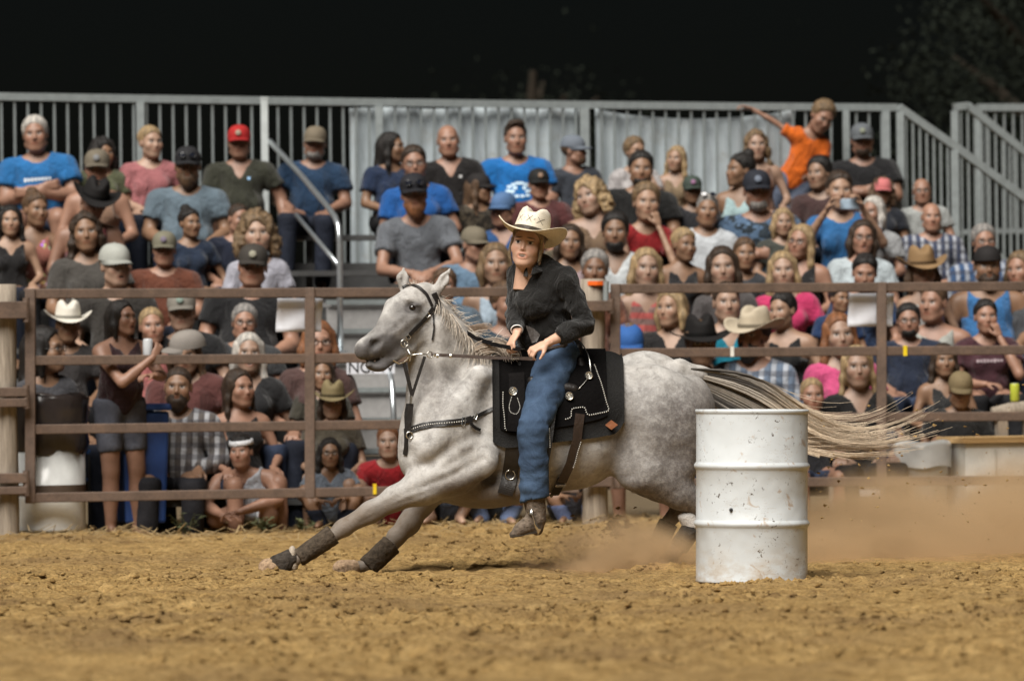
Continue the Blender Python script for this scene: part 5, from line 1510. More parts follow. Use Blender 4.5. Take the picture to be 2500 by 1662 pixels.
# ---- rows just above the gate's top rail
S(209, 568, 3, 'lap', 'g', 'f2', 't', 'longwavy', 'db', None, None, 'tee', (0.085, 0.078, 0.07), 'c', 'woman with long dark curls in grey-brown tee with white print', extras=(('print', 'splash', (0.6, 0.6, 0.55)),))
S(401, 611, 3, 'lap', 'h', 'm1', 'r', 'crop', 'br', 'cap', (0.16, 0.15, 0.11), 'tee', (0.17, 0.055, 0.03), 'c', 'man in olive cap with badge and rust-red tee', extras=('badge',))
S(627, 572, 3, 'lap', 'k', 'k1', 'p', 'curly', 'lb', None, None, 'tee', (0.50, 0.50, 0.58), 'c', 'curly-haired small child in pale top above the black camouflage cap', hs=1.12)
S(1160, 600, 3, 'lap', 'h', 'm2', 'r', 'crop', 'gr', 'cap', (0.15, 0.13, 0.095), 'long', (0.16, 0.26, 0.38), 'r', 'older man in camouflage cap and light blue checked shirt behind the horse ears', topmat='cloth')
S(1392, 592, 3, 'lap', 'f', 'f1', 't', 'long', 'db', None, None, 'tank', (0.40, 0.30, 0.32), 'c', 'dark-haired woman in pale pink top right of the rider hat brim')
S(1502, 568, 3, 'lap', 'm', 'm1', 't', 'short', 'bk', None, None, 'vneck', (0.66, 0.70, 0.72), 'c', 'dark-haired stubbled young man in white v-neck tee above the wooden post', extras=('stubble',))
S(1671, 600, 3, 'lap', 'f', 'f1', 't', 'tied', 'bl', None, None, 'tank', (0.02, 0.02, 0.022), 'r', 'tanned blonde woman with hair tied back and black top')
S(1818, 622, 3, 'lap', 'k', 'k1', 't', 'tied', 'br', None, None, 'tee', (0.06, 0.065, 0.075), 'c', 'young girl with brown hair pulled back beside the brown-haired teenager', hs=1.1)
S(1955, 592, 3, 'lap', 'g', 'f2', 'r', 'long', 'bl', None, None, 'tank', BLACK, 'l', 'blonde woman with glasses and long hair in black top', extras=('glasses',), roll=0.1)
S(2106, 582, 3, 'lap', 'g', 'f3', 'r', 'bob', 'db', None, None, 'tee', (0.58, 0.66, 0.70), 'c', 'dark-haired woman with glasses in white tee below the raised phone', extras=('glasses',))
S(282, 652, 2, 'lap', 'm', 'm4', 'p', 'crop', 'lb', 'cap', (0.34, 0.35, 0.32), 'tee', (0.05, 0.045, 0.04), 'r', 'open-mouthed man in pale cap just above the left gate', doff=0.1)
S(617, 652, 2, 'lap', 'h', 'm3', 'r', 'crop', 'db', 'cap', (0.045, 0.04, 0.035), 'tee', (0.016, 0.016, 0.018), 'c', 'big man in black camouflage cap and black tee above the left gate', extras=('badge',))
S(1210, 646, 2, 'lap', 'f', 'f2', 'l', 'bob', 'lb', None, None, 'tank', (0.42, 0.52, 0.62), 'c', 'woman with brown-blonde bob and pale blue top behind the rider shoulder')
S(1452, 640, 2, 'lap', 'k', 'm1', 'd', 'short', 'gr', None, None, 'tee', (0.25, 0.10, 0.06), 'c', 'sunburnt man peering over the wooden post behind the rider', hs=1.0)
S(1578, 656, 2, 'lap', 'k', 'f1', 'p', 'long', 'bl', None, None, 'tank', (0.46, 0.10, 0.09), 'c', 'long-haired blonde girl in coral striped top above the right gate', topmat='cloth_stripe', hs=1.05)
S(1764, 640, 2, 'lap', 'k', 'f2', 'p', 'long', 'db', None, None, 'tee', (0.10, 0.09, 0.09), 'c', 'brown-haired teenage girl above the right gate, left of the younger girl', hs=1.08)
S(1912, 662, 2, 'lap', 'f', 'f2', 'p', 'long', 'bl', None, None, 'tee', (0.68, 0.05, 0.17), 'c', 'blonde girl in hot pink tee just above the right gate rail')
S(2111, 668, 2, 'lap', 'f', 'f1', 'r', 'tied', 'bk', None, None, 'tee', (0.03, 0.06, 0.14), 'd', 'dark-haired woman peeping over the gate above the right paper sign')
S(2252, 664, 2, 'lap', 'k', 'k1', 'l', 'bob', 'br', 'straw', (0.22, 0.14, 0.07), 'tank', (0.50, 0.50, 0.48), 'c', 'child in straw hat and white top above the right gate', hs=1.05)
S(2410, 652, 2, 'lap', 'h', 'm3', 't', 'crop', 'db', 'capback', (0.018, 0.016, 0.016), 'tank', (0.05, 0.19, 0.45), 'c', 'bearded man in black cap and bright blue tank top at the right', extras=('beard',))
# ---- behind the gates
S(166, 795, 1, 'lap', 'm', 'm1', 't', 'crop', 'db', 'cowboy', (0.60, 0.57, 0.50), 'tee', (0.05, 0.045, 0.045), 'c', 'person under a white cowboy hat behind the left end of the gate')
S(112, 806, 0, 'lap', 'k', 'k1', 't', 'bob', 'bk', None, None, 'tee', (0.08, 0.08, 0.09), 'R', 'dark-haired child in profile under the white cowboy hat', extras=('glasses',))
S(371, 798, 1, 'lap', 'k', 'k1', 'r', 'crop', 'bl', None, None, 'tank', (0.50, 0.17, 0.16), 'c', 'fair cropped-haired boy in pink tank top beside the standing woman', hs=1.08)
S(444, 762, 1, 'lap', 'm', 'm1', 'p', 'crop', 'br', 'cap', (0.20, 0.185, 0.16), 'vneck', (0.018, 0.018, 0.02), 'c', 'young man in tan cap and black v-neck tee behind the gate', extras=('badge',))
S(597, 790, 1, 'lap', 'h', 'm2', 'r', 'short', 'gr', None, None, 'tee', (0.05, 0.052, 0.055), 'c', 'grey-haired man with glasses in dark grey tee behind the gate', extras=('glasses',))
S(778, 838, 0, 'lap', 'f', 'f2', 'r', 'bob', 'rd', None, None, 'tee', (0.10, 0.055, 0.05), 'c', 'red-haired woman with glasses right of the gate upright', extras=('glasses',))
S(452, 862, 0, 'lap', 'm', 'm1', 'l', 'long', 'br', 'capside', (0.22, 0.20, 0.18), 'tee', (0.14, 0.05, 0.045), 'd', 'person in greyish cap bending behind the bearded plaid man')
S(607, 864, 0, 'side', 'g', 'f3', 'p', 'long', 'wh', None, None, 'vneck', (0.02, 0.02, 0.022), 'c', 'pale blonde older woman in black tee under the grey-haired man')
S(786, 915, 0, 'lap', 'f', 'f1', 't', 'long', 'db', None, None, 'tee', (0.06, 0.055, 0.04), 'c', 'brown-haired woman right behind the straw cowgirl hat', doff=-0.1)
S(435, 947, 'c', 'lap', 'h', 'm3', 't', 'crop', 'db', None, None, 'long', (0.17, 0.15, 0.14), 'c', 'balding man with long dark beard in grey plaid shirt', extras=('beard',), topmat='cloth_plaid', bottom=DARK)
S(585, 950, 'c', 'lap', 'f', 'f2', 'r', 'longthin', 'db', None, None, 'tank', (0.02, 0.018, 0.018), 'r', 'woman with long brown hair in black tank top above the white headband')
S(812, 985, 'c', 'lap', 'f', 'f2', 'l', 'long', 'db', 'straw', (0.20, 0.16, 0.085), 'tee', (0.10, 0.085, 0.06), 'c', 'dark-haired woman in olive straw cowgirl hat behind the gate')
S(588, 1104, 'g', 'kneel', 'h', 'f2', 'r', 'tied', 'bk', 'headband', (0.68, 0.69, 0.72), 'tank', (0.64, 0.67, 0.74), 'c', 'woman in white headband and white tank top crouching under the gate rail', bottom=('short', (0.5, 0.53, 0.55)), turn=-0.2)
S(805, 1108, 'g', 'floor', 'f', 'f1', 't', 'long', 'bk', None, None, 'vneck', (0.22, 0.26, 0.32), 'c', 'long dark-haired woman with clear glasses sitting low behind the gate', extras=('glasses',))
S(948, 1080, 'g', 'floor', 'm', 'm1', 'p', 'crop', 'rd', None, None, 'tee', (0.42, 0.018, 0.025), 'c', 'youth in bright red tee sitting low just left of the horse chest', doff=0.1)
S(1095, 1075, 'g', 'floor', 'm', 'm1', 'p', 'short', 'br', None, None, 'tee', (0.08, 0.09, 0.12), 'l', 'person with bare knees sitting on the ground behind the horse forelegs', bottom=('short', (0.02, 0.022, 0.03)))
S(1215, 1085, 'g', 'floor', 'm', 'm1', 'l', 'short', 'db', None, None, 'tee', (0.1, 0.12, 0.15), 'c', 'person in light blue jeans sitting on the ground behind the horse girth', bottom=('long', (0.16, 0.22, 0.38)))
S(1395, 1095, 'g', 'floor', 'f', 'f1', 't', 'bob', 'db', None, None, 'tee', (0.1, 0.1, 0.12), 'c', 'person in faded blue jeans sitting on the ground behind the rider boot', bottom=('long', (0.14, 0.18, 0.32)))
# ---- behind the right gate
S(1638, 754, 1, 'lap', 'g', 'f2', 'l', 'bob', 'bl', None, None, 'vneck', (0.016, 0.015, 0.016), 'l', 'woman with short ash-blonde hair in black v-neck behind the right gate')
S(1536, 826, 0, 'lap', 'k', 'k1', 'r', 'short', 'lb', 'cap', (0.03, 0.10, 0.30), 'tee', (0.35, 0.22, 0.20), 'd', 'child in blue cap beside the wooden post', hs=1.05)
S(1712, 828, 0, 'lap', 'k', 'k1', 'l', 'short', 'br', 'bighat', (0.010, 0.009, 0.009), 'tee', (0.42, 0.45, 0.50), 'c', 'boy in large black hat and pale shirt above the horse rump', hs=1.1)
S(1774, 740, 1, 'lap', 'm', 'm1', 'p', 'crop', 'db', None, None, 'tank', (0.008, 0.22, 0.32), 'c', 'young man in turquoise tank top behind the right gate')
S(1838, 792, 0, 'lap', 'm', 'm2', 'r', 'short', 'bk', 'cowboy', (0.42, 0.36, 0.27), 'long', (0.20, 0.27, 0.38), 'l', 'black-bearded man in tan cowboy hat and blue plaid shirt', extras=('beard',), topmat='cloth_plaid')
S(1909, 760, 1, 'lap', 'f', 'f1', 'l', 'tied', 'bk', None, None, 'tank', (0.014, 0.014, 0.015), 'l', 'dark-haired woman in black tank top right of the tan cowboy hat')
S(2049, 806, 0, 'lap', 'f', 'f2', 'p', 'long', 'rd', None, None, 'tee', (0.72, 0.10, 0.26), 'c', 'auburn-haired woman in bright pink top below the paper sign')
S(2093, 898, 'c', 'lap', 'f', 'f1', 'p', 'longthin', 'bl', None, None, 'vneck', (0.015, 0.014, 0.014), 'c', 'girl with very long straight blonde hair in black, left of the gate upright')
S(1983, 968, 'c', 'lap', 'k', 'k1', 'r', 'crop', 'bl', None, None, 'tee', (0.03, 0.03, 0.035), 'c', 'fair-haired small child just above the barrel rim', hs=1.1, doff=-0.1)
S(2050, 742, 2, 'lap', 'f', 'f1', 't', 'tied', 'bk', None, None, 'tee', (0.02, 0.05, 0.14), 'r', 'woman in dark blue partly hidden behind the right paper sign', doff=-0.3)
S(2218, 785, 1, 'lap', 'h', 'm3', 'r', 'short', 'bk', None, None, 'tee', (0.02, 0.03, 0.06), 'c', 'dark-bearded man with glasses in navy tee under the straw-hatted child', extras=('stubble', 'glasses'))
S(2278, 742, 1, 'lap', 'm', 'm2', 'r', 'crop', 'br', None, None, 'tank', (0.45, 0.46, 0.42), 'l', 'man in pale grey tank top between the bearded man and cheek-resting woman', doff=0.35)
S(2407, 775, 1, 'chin', 'g', 'f2', 'r', 'tied', 'bk', None, None, 'tee', (0.075, 0.025, 0.035), 'c', 'dark-haired woman in maroon tee resting her cheek on her hand', extras=(('print', 'text', (0.35, 0.28, 0.3)),))
S(2305, 882, 0, 'lap', 'f', 'f2', 't', 'long', 'db', None, None, 'tank', (0.03, 0.03, 0.03), 'c', 'dark-haired woman in dark top left of the maroon tee')
S(2345, 955, 'c', 'lap', 'm', 'm1', 't', 'crop', 'db', 'cap', (0.17, 0.13, 0.07), 'tee', (0.02, 0.02, 0.02), 'd', 'man in khaki cap with shaded face, low at the right', doff=0.12)
S(2490, 660, 2, 'lap', 'g', 'f2', 'r', 'bob', 'lb', None, None, 'tee', (0.09, 0.095, 0.105), 'l', 'person in charcoal tee at the right edge above the log')
S(1238, 742, 1, 'lap', 'm', 'm2', 'r', 'short', 'br', None, None, 'tee', (0.03, 0.055, 0.08), 'r', 'brown-haired man in dark teal tee seen between the horse neck and the rider')
S(1085, 700, 2, 'lap', 'h', 'm2', 'r', 'short', 'br', None, None, 'tee', (0.12, 0.17, 0.22), 'c', 'person in pale blue shirt hidden behind the horse ears', doff=-0.2)
# ---- woman standing at the gate
W = S(298, 778, 'f', 'rail', 'g', 'f3', 'r', 'bob', 'bk', None, None, 'tank', (0.045, 0.018, 0.022), 'r', 'woman in maroon tank top and grey shorts standing with her arms on the gate rail', bottom=('short', (0.075, 0.08, 0.10)), turn=0.35)
can(FL(361, 866, 0.10) + (0, 0, -0.02), (0.62, 0.64, 0.66), 'white drink can held at the gate by the standing woman')
# phone held up
ph = empty('mobile_phone', FL(2076, 498, row_off(4) - 0.42)); MB().box((0, 0, 0), (0.15, 0.009, 0.075)).build('casing', MAT['glossy'], ph, bevel=0.004, color=(0.35, 0.45, 0.55))
MB().box((0.05, -0.006, 0.02), (0.02, 0.004, 0.02)).build('camera_lens', MAT['lens'], ph)
tag(ph, 'pale phone held sideways by the woman in blue tee', 'phone')
# ================================================================== horse
def hp(u, v, w=0.0):
    """photo pixel -> point near the horse's middle plane, which turns slightly away to the right; w = metres behind it"""
    return unp(u, v, 31.0 + w + 0.0005 * (u - 1100))
HS = 1 / 447.0                                                    # metres per photo pixel at the horse
def proj(P):
    d = P - CAM; y = d @ FWD
    return 1250 + F * (d @ RIGHT) / y, 831 - F * (d @ UP) / y

def interp(pts, n):
    pts = np.array(pts, float); L = np.concatenate([[0], np.cumsum(np.linalg.norm(np.diff(pts, axis=0), axis=1))])
    s = np.linspace(0, L[-1], n); return np.stack([np.interp(s, L, pts[:, i]) for i in range(pts.shape[1])], 1)

def m_coat():
    t = NT('grey_horse_coat'); co = t.coord(); a = t.n('Attribute', attribute_name='coat')
    sp = t.n('SeparateColor'); t.l(a.outputs['Color'], sp.inputs[0]); dap, skin, dirt = sp.outputs
    fine = t.noise(t.mapping(co, (1, 1, 1)), 90.0, 4.0, 0.75); mid = t.noise(co, 16.0, 6.0, 0.7, 0.4); big = t.noise(co, 4.5, 4.0)
    c = t.ramp(mid, [(0.30, (0.235, 0.225, 0.215)), (0.48, (0.40, 0.39, 0.375)), (0.70, (0.54, 0.53, 0.51))])
    c = t.mix(1.0, c, t.ramp(big, [(0.32, (0.74, 0.71, 0.68)), (0.68, (1.08, 1.08, 1.08))]), 'MULTIPLY')
    d1 = t.math('MULTIPLY', dap, t.ramp(t.noise(co, 34.0, 5.0, 0.8), [(0.36, (0, 0, 0)), (0.58, (1, 1, 1))]))
    c = t.mix(t.math('MULTIPLY', d1, 0.95), c, (0.075, 0.066, 0.062))
    c = t.mix(t.math('MULTIPLY', dap, 0.55), c, (0.135, 0.12, 0.115))
    flea = t.ramp(t.noise(co, 130.0, 2.0), [(0.30, (1, 1, 1)), (0.36, (0, 0, 0))])
    c = t.mix(t.math('MULTIPLY', flea, 0.45), c, (0.16, 0.11, 0.08))
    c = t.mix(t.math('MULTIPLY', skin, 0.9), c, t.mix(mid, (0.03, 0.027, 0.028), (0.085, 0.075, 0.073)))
    c = t.mix(t.math('MULTIPLY', dirt, t.ramp(mid, [(0.3, (0.55, 0.55, 0.55)), (0.7, (1, 1, 1))])), c, (0.125, 0.09, 0.06))  # brown of the dirty legs, also the painted shade of the belly
    t.base(c)
    hair = t.noise(t.mapping(co, (60, 60, 220), (0, 0.5, 0)), 1.0, 3.0)
    t.bump(t.math('ADD', t.math('MULTIPLY', hair, 0.5), mid), 0.35, 0.012)
    t.b.inputs['Sheen Weight'].default_value = 0.1
    return t.set(0.62, 0, 0.3)
MAT['coat'] = m_coat()
MAT['leather'] = mat_objcol('dark_leather', 0.45, 0.5, 0.25, 40.0, 0.3)
MAT['suede'] = mat_objcol('black_suede', 1.0, 0.03, 0.3, 60.0, 0.25)
MAT['silver'] = m_galv('silver_fitting', (0.80, 0.78, 0.72), 0.25, 0.95)
MAT['felt'] = mat_objcol('saddle_felt', 1.0, 0.04, 0.5, 120.0, 0.3)
MAT['boot_mud'] = mat_objcol('muddy_boot', 0.9, 0.15, 0.7, 45.0, 0.65)
MAT['eye'] = mat_plain('eye', (0.012, 0.008, 0.006), 0.06, 0, 0.2, 9.0, 0.8)
HA = np.array([0.35, -0.93, 0.0])                                  # across the head, to the near side
YA = (0, 1, 0)

def head_w(u, v):
    t = ((1045 - u) * 0.74 + (v - 715) * 0.67) / 216.0
    return -0.02 - 0.15 * t
def hh(u, v, k=0.0): return hp(u, v, head_w(u, v)) + HA * k

def horse_body():
    f = Field(tuple(hp(605, 1425, -0.45)), tuple(hp(1800, 640, 0.48)), 0.0108)
    p = lambda px: px * HS
    # trunk
    f.ell(hp(1275, 1035, 0.0), (0.54, 0.285, 0.335), 0.06)
    f.ell(hp(1440, 1012, 0.0), (0.36, 0.27, 0.290), 0.08)
    f.cone(hp(1200, 905, 0.0), hp(1480, 912, 0.02), 0.085, 0.10, 0.08)
    f.ell(hp(1350, 1090, 0.0), (0.40, 0.27, 0.25), 0.06)
    # hindquarters
    f.ell(hp(1592, 1022, -0.13), (0.285, 0.17, 0.290), 0.035)
    f.ell(hp(1575, 985, 0.16), (0.285, 0.18, 0.290), 0.035)
    f.cone(hp(1500, 930, -0.09), hp(1585, 925, -0.14), 0.08, 0.075, 0.05)
    f.ell(hp(1618, 1105, -0.14), (0.205, 0.13, 0.27), 0.06)
    f.ell(hp(1548, 1128, -0.16), (0.12, 0.10, 0.155), 0.06)
    f.ell(hp(1600, 1100, 0.16), (0.20, 0.13, 0.26), 0.06)
    f.ell(hp(1690, 1010, -0.10), (0.13, 0.13, 0.21), 0.06)
    # chest and shoulders
    f.ell(hp(1090, 1065, -0.11), (0.245, 0.165, 0.315), 0.05)
    f.ell(hp(1090, 1065, 0.11), (0.245, 0.165, 0.315), 0.05)
    f.ell(hp(1020, 1105, -0.05), (0.105, 0.15, 0.17), 0.06)
    f.ell(hp(1020, 1115, 0.08), (0.09, 0.12, 0.15), 0.06)
    f.ell(hp(1150, 1120, -0.22), (0.15, 0.07, 0.13), 0.05)
    f.cone(hp(1165, 930, -0.15), hp(1040, 1090, -0.20), 0.085, 0.075, 0.06)
    f.ell(hp(1185, 1195, -0.02), (0.30, 0.17, 0.10), 0.06)
    # neck
    N = [hp(1050, 778, -0.02), hp(1074, 868, -0.02), hp(1108, 955, 0.0), hp(1150, 1025, 0.0)]
    for i, (ra, rb, sq) in enumerate(((0.122, 0.158, 0.55), (0.158, 0.228, 0.55), (0.228, 0.28, 0.58))):
        f.cone(N[i], N[i + 1], ra, rb, 0.05, squash=sq, axis=YA)
    f.chain([hp(1022, 855, -0.03), hp(1024, 950, -0.03), hp(1022, 1050, -0.04)], [0.05, 0.058, 0.09], 0.05)
    f.chain([hp(1068, 738, -0.02), hp(1112, 800, -0.02), hp(1150, 850, -0.01), hp(1215, 895, 0.0)], [0.04, 0.042, 0.05, 0.07], 0.05)
    f.cone(hp(1062, 800, -0.08), hp(1085, 950, -0.11), 0.06, 0.07, 0.06)                 # neck muscle
    # head
    f.cone(hh(1022, 755), hh(975, 797), 0.124, 0.112, 0.03, squash=0.62, axis=HA)
    f.cone(hh(975, 797), hh(928, 838), 0.110, 0.079, 0.03, squash=0.66, axis=HA)
    f.cone(hh(928, 838), hh(902, 850), 0.079, 0.070, 0.03, squash=0.82, axis=HA)
    f.ell(hh(887, 855), (0.042, 0.045, 0.045), 0.03)
    f.cone(hh(1020, 785), hh(1008, 806), 0.102, 0.095, 0.03, squash=0.62, axis=HA)       # jowl
    f.cone(hh(1038, 715), hh(962, 748), 0.060, 0.050, 0.04)
    f.cone(hh(996, 848), hh(940, 886), 0.042, 0.032, 0.03, squash=0.9, axis=HA)
    f.ell(hh(922, 897), (0.050, 0.042, 0.026), 0.025); f.ell(hh(902, 892), (0.022, 0.036, 0.016), 0.015)
    f.cone(hh(1000, 775, 0.075), hh(945, 815, 0.062), 0.016, 0.012, 0.03)                # facial crest
    f.cone(hh(985, 733, 0.072), hh(1020, 735, 0.078), 0.020, 0.016, 0.025)              # brow over the eye
    f.ell(hh(1005, 750, 0.083), (0.028, 0.028, 0.024), 0.015)
    f.ell(hh(1005, 752, 0.108), (0.020, 0.020, 0.016), 0.012, 'sub')
    f.cone(hh(904, 845, 0.072), hh(914, 834, 0.074), 0.027, 0.022, 0.008, 'sub'); f.cone(hh(907, 842, 0.045), hh(911, 838, 0.045), 0.014, 0.014, 0.010, 'sub')          # nostril
    f.cone(hh(922, 850, 0.062), hh(930, 828, 0.066), 0.008, 0.008, 0.010); f.cone(hh(884, 850, 0.050), hh(898, 824, 0.058), 0.010, 0.008, 0.012)
    [f.cone(hh(872, 879, k), hh(962, 871, k), 0.011, 0.004, 0.006, 'sub') for k in (-0.06, -0.03, 0.0, 0.03, 0.06, 0.09)]
    # ears
    for A, k in (([(1056, 714), (1074, 682), (1090, 651)], 0.055), ([(992, 704), (984, 678), (986, 650)], -0.03)):
        q = [hh(*A[0], k), hh(*A[1], k + 0.02), hh(*A[2], k + 0.03)]
        f.cone(q[0], q[1], 0.030, 0.034, 0.012, squash=0.6, axis=YA); f.cone(q[1], q[2], 0.034, 0.004, 0.008, squash=0.6, axis=YA)
        c0, c1 = q[0] * 0.3 + q[1] * 0.7 + np.array((0.0, -0.022, 0)), q[1] * 0.35 + q[2] * 0.65 + np.array((0.004, -0.012, 0))
        f.cone(c0, c1, 0.016, 0.006, 0.006, 'sub')
    # forelegs
    f.chain([hp(1110, 1150, -0.18), hp(1030, 1190, -0.18), hp(965, 1216, -0.17), hp(905, 1250, -0.16), hp(850, 1281, -0.16)], [0.13, 0.095, 0.066, 0.055, 0.047], 0.04)
    f.ell(hp(838, 1290, -0.16), (0.054, 0.05, 0.050), 0.02)
    f.chain([hp(822, 1302, -0.16), hp(760, 1342, -0.16), hp(722, 1364, -0.16)], [0.040, 0.032, 0.036], 0.02)
    f.ell(hp(712, 1368, -0.16), (0.044, 0.04, 0.042), 0.02)
    f.cone(hp(705, 1368, -0.16), hp(672, 1380, -0.16), 0.034, 0.042, 0.02)
    f.cone(hp(1120, 1130, -0.20), hp(1000, 1200, -0.21), 0.03, 0.025, 0.05)
    f.chain([hp(1075, 1165, 0.10), hp(1030, 1225, 0.10), hp(1000, 1275, 0.10), hp(970, 1308, 0.10)], [0.12, 0.066, 0.055, 0.048], 0.04)
    f.ell(hp(964, 1312, 0.10), (0.050, 0.05, 0.052), 0.02)
    f.chain([hp(956, 1330, 0.10), hp(928, 1362, 0.10), hp(908, 1378, 0.10), hp(865, 1385, 0.10)], [0.040, 0.034, 0.038, 0.038], 0.02)
    # hind legs: thigh, hock drawn forward, cannon
    f.chain([hp(1590, 1150, -0.15), hp(1660, 1205, -0.15), hp(1722, 1240, -0.14)], [0.13, 0.085, 0.055], 0.04)
    f.ell(hp(1728, 1246, -0.14), (0.055, 0.045, 0.055), 0.02)
    f.chain([hp(1724, 1250, -0.14), hp(1668, 1310, -0.14), hp(1652, 1340, -0.14)], [0.042, 0.036, 0.04], 0.02)
    f.cone(hp(1652, 1340, -0.14), hp(1634, 1366, -0.14), 0.034, 0.042, 0.02)
    f.chain([hp(1570, 1150, 0.16), hp(1640, 1195, 0.16), hp(1672, 1225, 0.16)], [0.13, 0.08, 0.055], 0.04)
    f.chain([hp(1672, 1225, 0.16), hp(1624, 1285, 0.16), hp(1606, 1330, 0.16)], [0.05, 0.04, 0.04], 0.02)
    f.cone(hp(1606, 1330, 0.16), hp(1592, 1358, 0.16), 0.036, 0.042, 0.02)
    # dock of the tail
    f.chain([hp(1660, 905, 0.03), hp(1705, 916, 0.03), hp(1765, 918, 0.03)], [0.07, 0.05, 0.03], 0.04)
    # slight muscle relief
    X, Y, Z = f.grid(); m = np.abs(f.D) < 0.03; I = np.argwhere(m)
    G = np.stack([f.ax[0][I[:, 0]], f.ax[1][I[:, 1]], f.ax[2][I[:, 2]]], 1)
    f.D[m] += (0.0050 * vnoise(G, 7.0, 8) + 0.0022 * vnoise(G, 20.0, 9)).astype(np.float32)
    return f.nets(2)

HP_V, HP_Q = horse_body()
def sculpt(V, Q):
    """muscle lines on the near side: grooves (-) and swellings (+) along lines"""
    n = np.zeros_like(V); a = np.cross(V[Q[:, 1]] - V[Q[:, 0]], V[Q[:, 3]] - V[Q[:, 0]])
    for k in range(4): np.add.at(n, Q[:, k], a)
    n /= np.linalg.norm(n, axis=1)[:, None] + 1e-12
    u, v = proj(V); near = smoothstep(-n[:, 1], 0.05, 0.5); d = np.zeros(len(V))
    for pts, sig, amp in (
        ([(1150, 880), (1090, 960), (1030, 1060), (1005, 1110)], 13, -0.016),          # front of the shoulder blade
        ([(1195, 940), (1188, 1020), (1165, 1100), (1120, 1150)], 15, -0.018),          # behind the shoulder
        ([(1130, 960), (1085, 1050), (1060, 1110)], 24, 0.012),
        ([(1160, 1060), (1100, 1090), (1050, 1130)], 9, -0.009),
        ([(1180, 1120), (1110, 1160), (1040, 1185)], 7, -0.010), ([(1150, 1100), (1080, 1145)], 6, -0.006),
        ([(1090, 1165), (1000, 1200), (900, 1250)], 6, -0.006), ([(1060, 1195), (960, 1235), (880, 1275)], 5, -0.005),
        ([(1490, 940), (1512, 1020), (1528, 1110), (1535, 1160)], 14, -0.020),          # flank
        ([(1560, 930), (1600, 1000), (1640, 1100)], 16, -0.010), ([(1640, 950), (1660, 1040), (1665, 1120)], 14, -0.010),
        ([(1060, 800), (1062, 850), (1050, 900), (1040, 960)], 8, -0.010),              # jugular groove
        ([(1075, 830), (1110, 920), (1150, 980)], 18, -0.008),
        ([(1030, 790), (1026, 820), (1010, 842)], 6, -0.008),                            # edge of the jowl
        ([(985, 770), (950, 805), (925, 822)], 5, 0.006), ([(975, 790), (945, 815)], 6, -0.006), ([(1020, 715), (1030, 730)], 5, -0.008),
        ([(1420, 1075), (1400, 1135)], 14, -0.006), ([(1450, 1060), (1440, 1130)], 14, -0.006)):
        q = interp(pts, 40); m = np.full(len(V), 1e9)
        for p in q: m = np.minimum(m, (u - p[0]) ** 2 + (v - p[1]) ** 2)
        d += amp * np.exp(-m / (2 * sig * sig))
    return V + n * (d * near)[:, None]
HP_V = sculpt(HP_V, HP_Q)
u_, v_ = proj(HP_V)
def blob2(cu, cv, ru, rv): return np.clip(1.25 - ((u_ - cu) / ru) ** 2 - ((v_ - cv) / rv) ** 2, 0, 1)
coat = np.zeros((len(HP_V), 3))
coat[:, 0] = np.clip(np.maximum.reduce([0.75 * smoothstep(u_, 1490, 1660) * smoothstep(v_, 880, 1010), 1.0 * smoothstep(v_, 1120, 1215) * smoothstep(u_, 1490, 1560), 0.35 * smoothstep(v_, 900, 960) * smoothstep(u_, 1440, 1520),
                                         0.25 * blob2(1060, 960, 70, 90), 0.6 * blob2(1180, 1190, 130, 30), 0.9 * smoothstep(u_, 1560, 1680) * smoothstep(v_, 1000, 1130)]), 0, 1)
_t = np.clip((u_ - 1045) / 160, 0, 1); _dd = np.abs(v_ - (912 + 38 * _t)); neck_line = 0.22 * np.clip(1.6 - _dd / 4.5, 0, 1) * (u_ > 1040) * (u_ < 1206)  # thin darker line across the neck
headm = u_ < 1060
coat[:, 1] = np.clip(np.maximum.reduce([0.95 * blob2(1006, 752, 24, 17) * headm, 0.32 * blob2(998, 768, 50, 34) * headm, 0.95 * blob2(910, 842, 26, 20), 0.85 * blob2(940, 845, 52, 36) * headm, 0.9 * blob2(925, 890, 60, 24), 0.75 * blob2(885, 862, 24, 24), 0.28 * blob2(960, 810, 70, 42) * headm, 0.12 * blob2(1040, 905, 22, 30)]), 0, 1)
coat[:, 2] = np.clip(np.maximum.reduce([1.0 * smoothstep(v_, 1180, 1290) * smoothstep(u_, 1120, 1050), 0.9 * smoothstep(v_, 1215, 1300) * smoothstep(u_, 1480, 1540), 0.55 * smoothstep(v_, 1140, 1215) * smoothstep(u_, 1020, 1110) * smoothstep(u_, 1450, 1380)]), 0, 1)  # dirt on the legs; last term paints underside shade on the belly
coat[:, 0] = np.clip(coat[:, 0] * 1.25, 0, 1); coat[:, 1] = np.clip(np.maximum.reduce([coat[:, 1] * 1.5, 1.4 * blob2(908, 840, 15, 13), 1.4 * blob2(918, 876, 40, 6)]), 0, 1) ** 0.5; coat[:, 2] = np.clip(coat[:, 2] * 1.35, 0, 1) ** 0.8; coat[:, 1] = np.maximum(coat[:, 1], neck_line)
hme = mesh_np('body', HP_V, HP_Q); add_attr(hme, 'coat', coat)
foot = hp(1180, 1390, 0.0); foot[2] = 0.0
HORSE = empty('horse', foot)
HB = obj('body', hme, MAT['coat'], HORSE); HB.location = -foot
tag(HORSE, 'dapple grey horse turning hard at a gallop, ears up and mouth open', 'horse')
HBV = BVHTree.FromPolygons([tuple(p) for p in HP_V], [tuple(q) for q in HP_Q])

def on_horse(u, v, lift=0.006, y_far=31.0):
    """where the sight line through a pixel meets the horse"""
    d = Vector(unp(u, v, 1.0) - CAM).normalized()
    h = HBV.ray_cast(Vector(CAM), d)
    if h[0] is None: return None, None
    n = h[1] if h[1].dot(d) < 0 else -h[1]
    return np.array(h[0] + n * lift), np.array(n)

